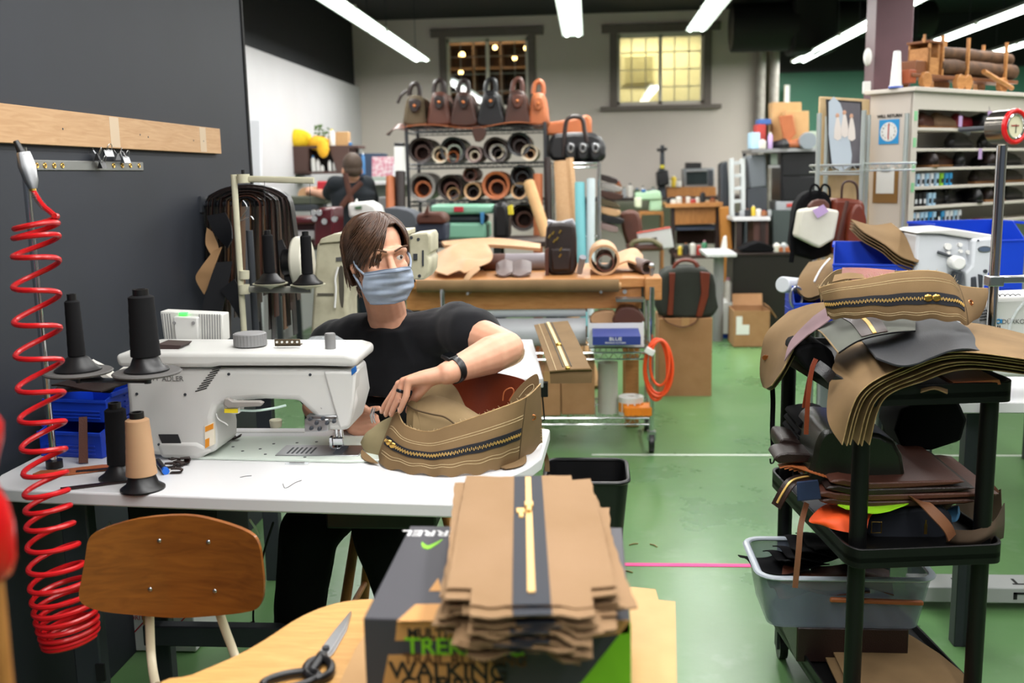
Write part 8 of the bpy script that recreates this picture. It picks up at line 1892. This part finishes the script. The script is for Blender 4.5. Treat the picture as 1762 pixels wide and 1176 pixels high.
qbox('wooden_plaque', 'light wooden box with dark mark on top of the wall shelf', 'box', 577, 599, 227, 252, SY+.1, .1, kraft)
pl_ = thing('potted_plant', 'small leafy plant on the wall shelf beside the pale bottle', 'plant', at(556, 250, Y=SY+.15)); q = pl_.location; random.seed(9)
P(pl_, 'pot', MB().lathe([(.03, 0), (.04, .07), (.034, .07)], c=q, n=16), leather_tan)
lv = MB()
for i in range(26): lv.ball(q+Vector((rnd(-.07, .07), rnd(-.05, .05), rnd(.07, .19))), (.018, .012, .008), 6, 4, rot=(rnd(0, 3), rnd(0, 3), 0))
P(pl_, 'leaves', lv, mat('leaf_green', '#4E6B34', .6))
# standing man
YM = 8.0
m2_ = thing('person', 'standing man seen from behind in a black t-shirt with crossed brown apron straps', 'person', (at(605, 330, Y=YM).x, YM, 0))
hx = at(606, 292, Y=YM); Hb = HP(hx, R(205), 0, R(8), 1.0); SHL, SHR = at(577, 318, Y=YM), at(630, 318, Y=YM+.05); NBk = at(606, 308, Y=YM+.02); PVk = Vector((NBk.x, YM, .95))
ELB, HND = at(566, 336, Y=YM+.12), at(536, 330, Y=YM+.42); EL2, HN2 = at(640, 350, Y=YM+.15), at(612, 352, Y=YM+.45)
pc = make_head(Hb)+[('c', [Hb(-.03, 0, -.04), NBk, NBk+Vector((0, 0, -.06))], [.054, .058, .07]), ('c', [NBk+Vector((0, 0, -.1)), PVk], [(.13, .07), (.12, .08)], (1, 0, 0)), ('c', [SHL, ELB, HND], [.05, .042, .028]), ('c', [SHR, EL2, HN2], [.05, .042, .028])]
for H_, d_ in ((HND, (HND-ELB).normalized()), (HN2, (HN2-EL2).normalized())):
    pc.append(('e', H_+d_*.04, (.04, .04, .025)))
    for k in range(4): pc.append(finger([H_+d_*.06+Vector((0, 0, .025-.016*k)), H_+d_*.10+Vector((0, 0, .024-.017*k)), H_+d_*.135+Vector((0, 0, .012-.016*k))], .010, .008))
    pc.append(finger([H_+d_*.02+Vector((.0, 0, .025)), H_+d_*.06+Vector((.03, 0, .03)), H_+d_*.09+Vector((.035, 0, .02))], .011, .009))
mesh_obj('body', blob(pc, .007, 4), skin, m2_, m2_.location)
shm = blob([('c', [NBk+Vector((0, .0, -.03)), NBk+Vector((0, 0, -.12)), NBk.lerp(PVk, .5), PVk], [(.10, .07), (.19, .11), (.175, .115), (.17, .12)], (1, 0, 0)), ('c', [SHL, NBk+Vector((0, 0, -.05)), SHR], [.075, .06, .075]), ('c', [SHL, SHL.lerp(ELB, .75)], [.07, .07]), ('c', [SHR, SHR.lerp(EL2, .75)], [.07, .07])], .012, 5)
mesh_obj('t_shirt', shm, mat('teal_black_shirt', '#10181F', .9, kind='cloth', col2='#0C1218', bump=.2), m2_, m2_.location)
mesh_obj('trousers', blob([('c', [PVk+Vector((-.09, 0, 0)), PVk+Vector((-.10, 0, -.45)), PVk+Vector((-.11, .02, -.88))], [.12, .085, .07]), ('c', [PVk+Vector((.09, 0, 0)), PVk+Vector((.10, 0, -.45)), PVk+Vector((.11, .02, -.88))], [.12, .085, .07])], .014, 4), mat('dark_jeans', '#1A2230', .9), m2_, m2_.location)
for s in (-1, 1): mesh_obj('shoe', blob([('c', [PVk+Vector((s*.11, 0, -.90)), PVk+Vector((s*.12, .16, -.91))], [.045, .035])], .012, 3), leather_dk, m2_, m2_.location)
hb2 = blob([('e', (0, 0, 0), (1, 1, 1), Hb.M @ Matrix.Translation((0, -.03, .04)) @ Matrix.Diagonal((.081, .092, .092, 1))), ('e', (0, 0, 0), (1, 1, 1), Hb.M @ Matrix.Translation((0, -.055, -.015)) @ Matrix.Diagonal((.068, .055, .06, 1)))], .006, 3)
mesh_obj('hair', hb2, mat('short_brown_hair', '#4C3A2C', .7, kind='noise', col2='#35281E', scale=20, bump=.6), m2_, m2_.location)
for pts in (((594, 298), (598, 318), (604, 345), (608, 358)), ((622, 314), (606, 330), (590, 352), (576, 378))): P(m2_, 'apron_strap', MB().tube([at(x, y, Y=YM-.125) for x, y in pts], (.004, .022), 8, flat=(0, 1, 0)), leather_mid)
# benches and machines at the left
qtable('long work bench by the white wall in front of the standing man', -2.8, -1.75, 8.45, 9.15, .92, darkwood, dkgrey)
bm_ = thing('sewing_machine', 'burgundy machine with chrome dials behind the hanging straps', 'machine', at(530, 410, Y=6.6))
child(bm_, 'machine_bed', [(476, 374), (545, 374), (546, 386), (476, 388)], 6.6, .3, burgundy, 0, .015); child(bm_, 'machine_column', [(540, 364), (552, 358), (573, 358), (574, 425), (540, 425)], 6.6, .3, burgundy, 0, .015); child(bm_, 'roller_row', [(484, 398), (546, 396), (546, 412), (484, 414)], 6.65, .1, mat('roller_white', '#B9B4B8', .4), 0, .01); child(bm_, 'machine_frame', [(480, 386), (546, 386), (546, 425), (480, 425)], 6.8, .2, burgundy, 0, .01)
for px, py in ((541, 366), (551, 366), (560, 381), (577, 377), (543, 376)): q = at(px, py, Y=6.58); P(bm_, 'chrome_dial', MB().cyl(q, q+Vector((0, -.03, 0)), .02, n=14), chrome)
qtable('table carrying the burgundy machine', -1.75, -1.1, 6.5, 7.0, at(530, 425, Y=6.6).z, darkwood, dkgrey)
wl_ = thing('machine_cover', 'white rounded machine head with green markings before the standing man', 'machine', at(625, 376, Y=6.9))
child(wl_, 'cover_shell', [(598, 350), (630, 347), (646, 355), (652, 374), (600, 376)], 6.9, .25, whiteplain, 0, .02); child(wl_, 'green_marking', [(610, 356), (622, 354), (622, 360), (611, 361)], 6.885, .01, mat('mark_dkgreen', '#4A6A4E', .6)); child(wl_, 'top_pin', [(610, 350), (613, 342), (615, 350)], 6.95, .03, whiteplain); child(wl_, 'stand', [(606, 376), (644, 376), (644, 420), (606, 420)], 6.95, .2, dkgrey)
qext('packing_pile', 'bunched tan leather on the bench under the reaching hand', 'leather', [(513, 332), (520, 324), (545, 322), (560, 330), (552, 338), (515, 340)], 8.5, .25, leather_nat)
def heap(name, cat, items, Y, D, grp=None):
    for x0, x1, y0, y1, m_, lab in items: qbox(name, lab, cat, x0, x1, y0, y1, Y, D, m_, grp, .01)
heap('machine_part', 'machine', ((488, 560, 338, 352, mat('olive_metal', '#4E5244', .5), 'dark olive metal machine part on the left bench'), (498, 548, 352, 364, dkgrey, 'dark grey machine part below the olive one'), (545, 566, 312, 328, mat('print_red', '#B02030', .6), 'small red machine part beside the standing man')), 8.3, .2)
for lab, x0, x1, y0, y1, m_, Y in (('white carton with red print on the back bench', 640, 676, 270, 311, mat('carton_redprint', '#CFC3C6', .6, kind='noise', col2='#B8697A', scale=5, amt=.4), 9.9), ('dark blue box behind the standing man', 616, 657, 264, 311, mat('box_slate', '#2F3F56', .6), 10.3), ('small white carton right of the red printed one', 676, 694, 284, 311, mat('carton_pale', '#CFD0D6', .6), 9.8), ('white tub with black lid left of the leather rack', 678, 694, 252, 300, whiteplain, 9.3), ('mint grey box below the white tub', 640, 690, 304, 340, mat('box_sage', '#8E988E', .6), 9.4), ('grey crate at the left of the leather rack', 648, 668, 340, 360, greyplastic, 9.0), ('black lid box on the white tub', 678, 695, 246, 252, blackpl, 9.3)): qbox('storage_box', lab, 'box', x0, x1, y0, y1, Y, .3, m_)
qtable('back bench with cartons left of the leather rack', -2.55, -1.4, 9.2, 10.6, at(650, 311.5, Y=9.9).z, whitelam, dkgrey)
qext('locker', 'narrow white locker at the left beside the black wall', 'locker', [(430, 206), (448, 206), (452, 608), (434, 608)], 8.0, .04, mat('door_white', '#D8DADF', .5), 0)
# ================================================================ middle and right of the back wall
qtable('long bench along the grey back wall', -.1, 1.95, 11.6, 12.5, at(1090, 340, Y=11.75).z, darkwood, dkgrey)
dp = thing('drill_press', 'dark drill press standing on the back bench under the bright window', 'machine', at(1140, 345, Y=11.8))
child(dp, 'press_column', [(1134, 290), (1144, 290), (1146, 341), (1132, 341)], 11.8, .12, dkgrey); child(dp, 'press_head', [(1130, 296), (1150, 292), (1152, 318), (1132, 322)], 11.7, .25, blacksat, 0, .02); child(dp, 'press_spindle', [(1137, 250), (1143, 250), (1144, 292), (1136, 292)], 11.8, .08, dkgrey); child(dp, 'press_handle', [(1130, 256), (1148, 254), (1148, 259), (1131, 261)], 11.75, .04, blacksat); child(dp, 'yellow_label', [(1136, 284), (1143, 284), (1143, 290), (1136, 290)], 11.68, .02, mat('cap_yellow', '#D8C62C', .5))
to = thing('toaster_oven', 'grey toaster oven with glass door on the back bench', 'oven', at(1202, 322, Y=11.9))
child(to, 'oven_body', [(1176, 290), (1229, 289), (1229, 322), (1176, 323)], 11.9, .3, mat('oven_silver', '#8E9294', .35, .7), 0, .01); child(to, 'oven_door', [(1181, 296), (1217, 295), (1217, 317), (1181, 318)], 11.88, .03, mat('oven_glass', '#2B3334', .1)); child(to, 'door_handle', [(1182, 293), (1216, 292), (1216, 295), (1182, 296)], 11.85, .03, steel); child(to, 'control_strip', [(1219, 293), (1227, 293), (1227, 319), (1219, 319)], 11.88, .03, dkgrey)
qbox('radio', 'small dark radio on top of the toaster oven', 'radio', 1180, 1207, 280, 290, 11.95, .15, blackpl)
wd = thing('workbench', 'brown wooden work desk with open shelf in the middle back', 'workbench', at(1198, 430, Y=10.2))
child(wd, 'desk_front', [(1160, 356), (1234, 354), (1234, 385), (1160, 387)], 10.2, .5, oakwood); child(wd, 'desk_shelf', [(1162, 391), (1232, 389), (1232, 395), (1162, 397)], 10.25, .4, mat('shelf_blue_grey', '#4E5A70', .6)); child(wd, 'desk_top', [(1146, 351), (1244, 348), (1244, 356), (1146, 358)], 10.15, .6, benchwood)
for px in (1158, 1234): child(wd, 'desk_leg', [(px-3, 352), (px+4, 352), (px+4, 552), (px-3, 552)], 10.2, .08, darkwood)
child(wd, 'desk_shelf', [(1162, 440), (1232, 439), (1232, 445), (1162, 446)], 9.85, .8, mat('deep_brown', '#3A2218', .7)); child(wd, 'desk_back', [(1164, 396), (1230, 396), (1230, 420), (1164, 420)], 10.6, .03, mat('deep_brown', '#3A2218', .7))
qext('easel_post', 'orange wooden post frame right of the brown work desk', 'post', [(1240, 358), (1256, 356), (1268, 560), (1246, 560)], 9.9, .15, mat('orange_pine', '#B97A32', .5), 0)
mg = thing('sewing_machine', 'mint green sewing machine on a wooden stand at the back', 'sewing machine', at(1120, 362, Y=10.4))
child(mg, 'machine_arm', [(1093, 332), (1136, 328), (1140, 344), (1095, 346)], 10.4, .25, mat('pale_mint', '#A9CBA8', .45), 0, .02); child(mg, 'machine_column', [(1118, 340), (1138, 340), (1140, 364), (1117, 364)], 10.42, .22, mat('pale_mint', '#A9CBA8', .45), 0, .015); child(mg, 'machine_head', [(1092, 340), (1104, 340), (1104, 358), (1093, 358)], 10.38, .2, mat('pale_cream_head', '#D6D9BC', .45), 0, .012); child(mg, 'bobbin_blue', [(1104, 326), (1111, 326), (1111, 331), (1104, 331)], 10.4, .05, mat('tin_blue', '#3E74A8', .5)); child(mg, 'stand', [(1100, 364), (1142, 364), (1142, 548), (1138, 548), (1138, 370), (1104, 370), (1104, 548), (1100, 548)], 10.4, .3, oakwood)
oc_ = thing('office_chair', 'brown leather office chair turned away in the middle back', 'chair', (at(1082, 400, Y=8.6).x, 8.6, 0))
child(oc_, 'backrest', [(1066, 372), (1074, 364), (1094, 362), (1104, 380), (1106, 425), (1080, 428)], 8.72, .1, leather_mid, 2, .03); child(oc_, 'seat', [(1078, 424), (1140, 420), (1142, 432), (1080, 434)], 8.4, .4, leather_mid, 0, .02); P(oc_, 'armrest', MB().tube(smooth_pts([at(x, y, Y=8.4) for x, y in ((1086, 424), (1092, 416), (1120, 414), (1138, 424))], 5), .02, 8), mat('arm_olive', '#6E6648', .5)); c_ = oc_.location; P(oc_, 'gas_stem', MB().cyl((c_.x+.1, 8.6, .05), (c_.x+.1, 8.6, .55), .03, n=10), blackpl)
for k in range(5): P(oc_, 'foot_arm', MB().cyl((c_.x+.1, 8.6, .07), (c_.x+.1+.28*math.cos(k*1.257), 8.6+.28*math.sin(k*1.257), .04), .02, n=8), blackpl)
wbx = qext('paper_box', 'white printed box leaning in the brown office chair', 'box', [(1096, 402), (1154, 392), (1160, 426), (1102, 432)], 8.45, .08, mat('print_box_white', '#C9C8C8', .6), 0)
child(wbx, 'red_edge', [(1096, 401), (1154, 391), (1154, 393), (1096, 403)], 8.445, .08, mat('edge_red', '#B4483C', .6)); child(wbx, 'print_block', [(1103, 412), (1130, 408), (1131, 412), (1104, 416)], 8.442, .006, mat('plate_mark', '#5A574C', .5)); child(wbx, 'picture_block', [(1108, 426), (1140, 420), (1142, 430), (1110, 431)], 8.442, .006, greyplastic)
tints = ['#D9D4CB', '#B23A34', '#3A5FA0', '#D8B93A', '#8E5A36', '#5C6E58', '#C98BA0', '#2A2C30', '#A6A9AC', '#4E8E6A']
tn_ = ['white', 'red', 'blue', 'yellow', 'brown', 'sage', 'pink', 'black', 'grey', 'green']
tm2 = [mat('jar_'+n_, c_, .5) for n_, c_ in zip(tn_, tints)]
_w = ['first', 'second', 'third', 'fourth', 'fifth', 'sixth', 'seventh', 'eighth', 'ninth', 'tenth', 'eleventh', 'twelfth', 'thirteenth', 'fourteenth']
def jars(where, xs, y1, hs, ks, Y, grp):
    for i, (x, h, k) in enumerate(zip(xs, hs, ks)): qjar('jar', '%s jar %s, %s from left' % (tn_[k], where, _w[i]), 'jar', x, y1-h, y1, 3.5+(i % 3), Y, tm2[k], tm2[(k+7) % 10], grp)
jars('on the back bench left of the drill press', [1044, 1054, 1064, 1074, 1084, 1096, 1106, 1116, 1124], 340, [22, 14, 28, 18, 24, 16, 20, 13, 18], [8, 0, 4, 8, 0, 5, 0, 2, 8], 11.75, 'jars on the back bench')
jars('on the brown work desk', [1150, 1158, 1168, 1177, 1184, 1192, 1200, 1209, 1226], 351, [12, 9, 14, 11, 14, 9, 13, 22, 10], [7, 0, 0, 4, 0, 1, 0, 7, 4], 10.2, 'jars on the work desk')
qbox('bench_riser', 'wooden riser under the toaster oven on the back bench', 'shelf', 1148, 1232, 322, 340, 11.8, .4, oakwood)
jars('on the shelf by the toaster oven', [1152, 1159, 1167], 322, [14, 20, 12], [0, 3, 0], 11.8, 'jars by the toaster oven')
jars('on the floor under the work desk', [1170, 1180, 1192, 1202, 1212], 440, [18, 22, 24, 20, 26], [3, 7, 0, 1, 9], 9.9, 'bottles under the desk')
qtable('dark desk with papers in front of the grey machines', at(1262, 374, Y=9.45).x, at(1326, 374, Y=9.45).x, 9.45, 10.0, at(1296, 373, Y=9.55).z, whitelam, darkwood)
jars('on the dark desk before the grey machines', [1268, 1277, 1286, 1296, 1305, 1314, 1324], 372, [8, 10, 13, 18, 14, 10, 12], [7, 8, 7, 3, 0, 4, 8], 9.55, 'things on the dark desk')
qbox('drawer_unit', 'brown drawer unit under the dark desk', 'drawers', 1297, 1322, 381, 570, 9.5, .4, mat('drawer_brown', '#4B2E26', .6)); qbox('drawer_cabinet', 'dark green grey drawer unit right of the brown one', 'drawers', 1330, 1408, 362, 567, 9.58, .4, mat('drawer_greengrey', '#3A4442', .6))
gm_ = thing('cutting_press', 'grey metal press beside the white column rack at the back right', 'machine', at(1300, 345, Y=9.6))
child(gm_, 'press_body', [(1286, 268), (1318, 265), (1320, 322), (1290, 326)], 9.6, .35, mat('press_grey', '#5E6369', .5), 0, .02); child(gm_, 'press_column', [(1240, 282), (1252, 276), (1256, 345), (1240, 560)], 10.2, .25, dkgrey, 0, .02); child(gm_, 'press_base', [(1286, 326), (1320, 322), (1320, 372), (1286, 372)], 9.6, .3, dkgrey)
cr_ = thing('column_rack', 'white perforated column rack left of the grey press', 'rack', at(1268, 350, Y=9.9))
for x in (1259, 1278): child(cr_, 'rack_post', [(x-3, 274), (x+4, 272), (x+5, 372), (x-2, 373)], 9.6, .1, mat('rack_white', '#BFC3C4', .5))
for y in (278, 300, 322, 344): child(cr_, 'rack_rung', [(1259, y), (1279, y-1), (1279, y+5), (1259, y+6)], 9.61, .08, mat('rack_white', '#BFC3C4', .5))
fcab = thing('filing_cabinet', 'tall black filing cabinet left of the framed picture', 'cabinet', at(1375, 347, Y=9.6))
child(fcab, 'cabinet_body', [(1344, 260), (1412, 259), (1407, 346), (1343, 347)], 9.6, .5, blacksat, 0, .006)
for y in (263, 305): child(fcab, 'drawer_front', [(1347, y), (1409, y-1), (1407, y+38), (1347, y+39)], 9.585, .02, blacksat, 0, .004)
printer = qbox('printer', 'grey printer with a red mark beside the filing cabinet', 'printer', 1336, 1405, 347, 362, 9.58, .4, mat('printer_grey', '#9A9DA2', .5)); child(printer, 'red_mark', [(1354, 351), (1364, 350), (1364, 356), (1354, 357)], 9.57, .015, tm2[1])
ts2 = thing('high_shelf', 'grey steel shelf piled with boxes and shoes above the black filing cabinet', 'shelf', at(1370, 258, Y=9.6))
a, b = at(1292, 257, Y=9.55), at(1406, 254, Y=9.55); P(ts2, 'shelf_board', MB().b6(a.x, b.x, 9.5, 10.1, a.z-.03, a.z), steel); q = at(1332, 285, Y=9.6); P(ts2, 'lower_board', MB().b6(q.x-.055, q.x+.055, 9.6, 9.98, q.z-.02, q.z), steel); P(ts2, 'shelf_post', MB().b6(a.x, a.x+.03, 10.03, 10.06, 0, a.z), dkgrey)
for lab, x0, x1, y0, y1, Y, m_ in (('tall kraft carton at the back of the high shelf', 1329, 1379, 176, 256, 9.8, kraft), ('flatter kraft carton in front of the tall one on the high shelf', 1352, 1392, 191, 256, 9.6, kraft), ('red tin on the left of the high shelf', 1302, 1318, 214, 256, 9.7, tm2[1]), ('blue box on the left of the high shelf', 1306, 1327, 205, 214, 9.7, tm2[2]), ('pale blue bag at the left end of the high shelf', 1292, 1308, 228, 256, 9.55, pb_m[0]), ('sage box below the high shelf on the left', 1326, 1338, 264, 284.5, 9.62, mat('box_sage', '#8E988E', .6)), ('grey green box at the right end of the high shelf', 1393, 1405, 226, 255, 9.6, mat('box_sage2', '#A3AD9C', .6))): qbox('storage_box', lab, 'box', x0, x1, y0, y1, Y, .2, m_)
q = at(1388, 243, Y=9.5); fn_ = thing('desk_fan', 'round grey fan on the right of the high shelf', 'fan', q)
MB().lathe([(.02, 0), (.075, 0), (.08, .04), (.075, .08), (.02, .08)], M=Matrix.Rotation(PI/2, 4, 'X'), n=24).build('fan_cage', mat('fan_grey', '#7E858C', .4), fn_); MB().b6(-.04, .04, -.06, .0, -.08, -.065).build('fan_foot', greyplastic, fn_)
for i, (px, py, m_, rz, lab) in enumerate(((1356, 250, leather_tan, 2.9, 'orange tan boot lying on the high shelf'), (1338, 246, leather_bl, 2.2, 'black shoe on the high shelf left of the orange boot'))):
    o = copy_thing(sm_['black'], lab, at(px, 256.5, Y=9.55), rz, 'shoes on the high shelf'); 
    for c_ in [c_ for c_ in COL.objects if c_.parent is o and c_.name.startswith('shoe_upper')]: c_.data = c_.data.copy(); c_.data.materials[0] = m_
qext('leather_sample', 'russet leather boot shaft leaning on the kraft cartons', 'leather', [(1341, 200), (1364, 197), (1370, 230), (1352, 250)], 9.55, .05, leather_tan, 0)
qjar('jar', 'lilac bottle on the left of the high shelf', 'jar', 1325, 228, 256, 4, 9.53, mat('lilac_card', '#B99CC8', .6)); qjar('jar', 'white jar at the left of the high shelf before the red tin', 'jar', 1312, 240, 256, 6, 9.52, tm2[0])
# black cabinet with things, white table
bc = thing('cabinet', 'low black wooden cabinet right of the open carton on the green floor', 'cabinet', (at(1330, 500, Y=9.0).x, 9.2, 0))
a, b = at(1262, 436, Y=8.95), at(1420, 436, Y=8.95)
P(bc, 'cabinet_body', MB().b6(a.x, b.x, 8.95, 9.4, 0, a.z-.02), mat('black_cabinet', '#17120F', .4), bevel=.004); P(bc, 'cabinet_top', MB().b6(a.x-.015, b.x, 8.93, 9.42, a.z-.02, a.z), darkwood, bevel=.003)
qext('baseball_cap', 'black cap lying on the low black cabinet', 'cap', [(1276, 433), (1282, 426), (1305, 417), (1328, 424), (1334, 433)], 8.95, .25, blackfab)
for i, (px, k, lab) in enumerate(((1336, 0, 'white cup on the low black cabinet beside the cap'), (1348, 8, 'grey cup on the low black cabinet'), (1362, 0, 'white jar on the low black cabinet below the backpack'), (1372, 2, 'blue cup at the right of the low black cabinet'))): qjar('cup', lab, 'cup', px, 418, 434, 6, 8.97, tm2[k])
qbox('tissue_box', 'orange edged box on the low black cabinet', 'box', 1340, 1372, 426, 434, 8.94, .1, leather_tan)
wt = thing('side_table', 'small white table with a grey leg left of the black cabinet', 'table', (at(1240, 440, Y=8.7).x, 8.7, 0))
a, b = at(1216, 437, Y=8.7), at(1268, 432, Y=8.7); P(wt, 'tabletop', MB().b6(a.x, b.x, 8.7, 9.3, a.z-.03, a.z), whitelam, bevel=.004); q = at(1238, 460, Y=8.8); P(wt, 'leg', MB().cyl((q.x, 8.85, 0), (q.x, 8.85, a.z-.03), .045, n=14), greyplastic)
qext('paper_stand', 'white folded paper standing on the small white table', 'paper', [(1240, 433), (1246, 408), (1250, 406), (1252, 433)], 8.75, .05, whiteplain, 0)
for lab, px, k, y0, y1 in (('pink topped jar on the floor behind the blue jug', 1238, 6, 478, 520), ('second pink topped jar behind the blue jug, on the right', 1252, 6, 478, 520)): qjar('jar', lab, 'jar', px, y0, 521, 7, 9.02, tm2[0], tm2[6])
qbox('step_box', 'white plastic box behind the blue jug under the pink topped jars', 'box', 1231, 1262, 521, 575, 8.95, .2, whiteplain)
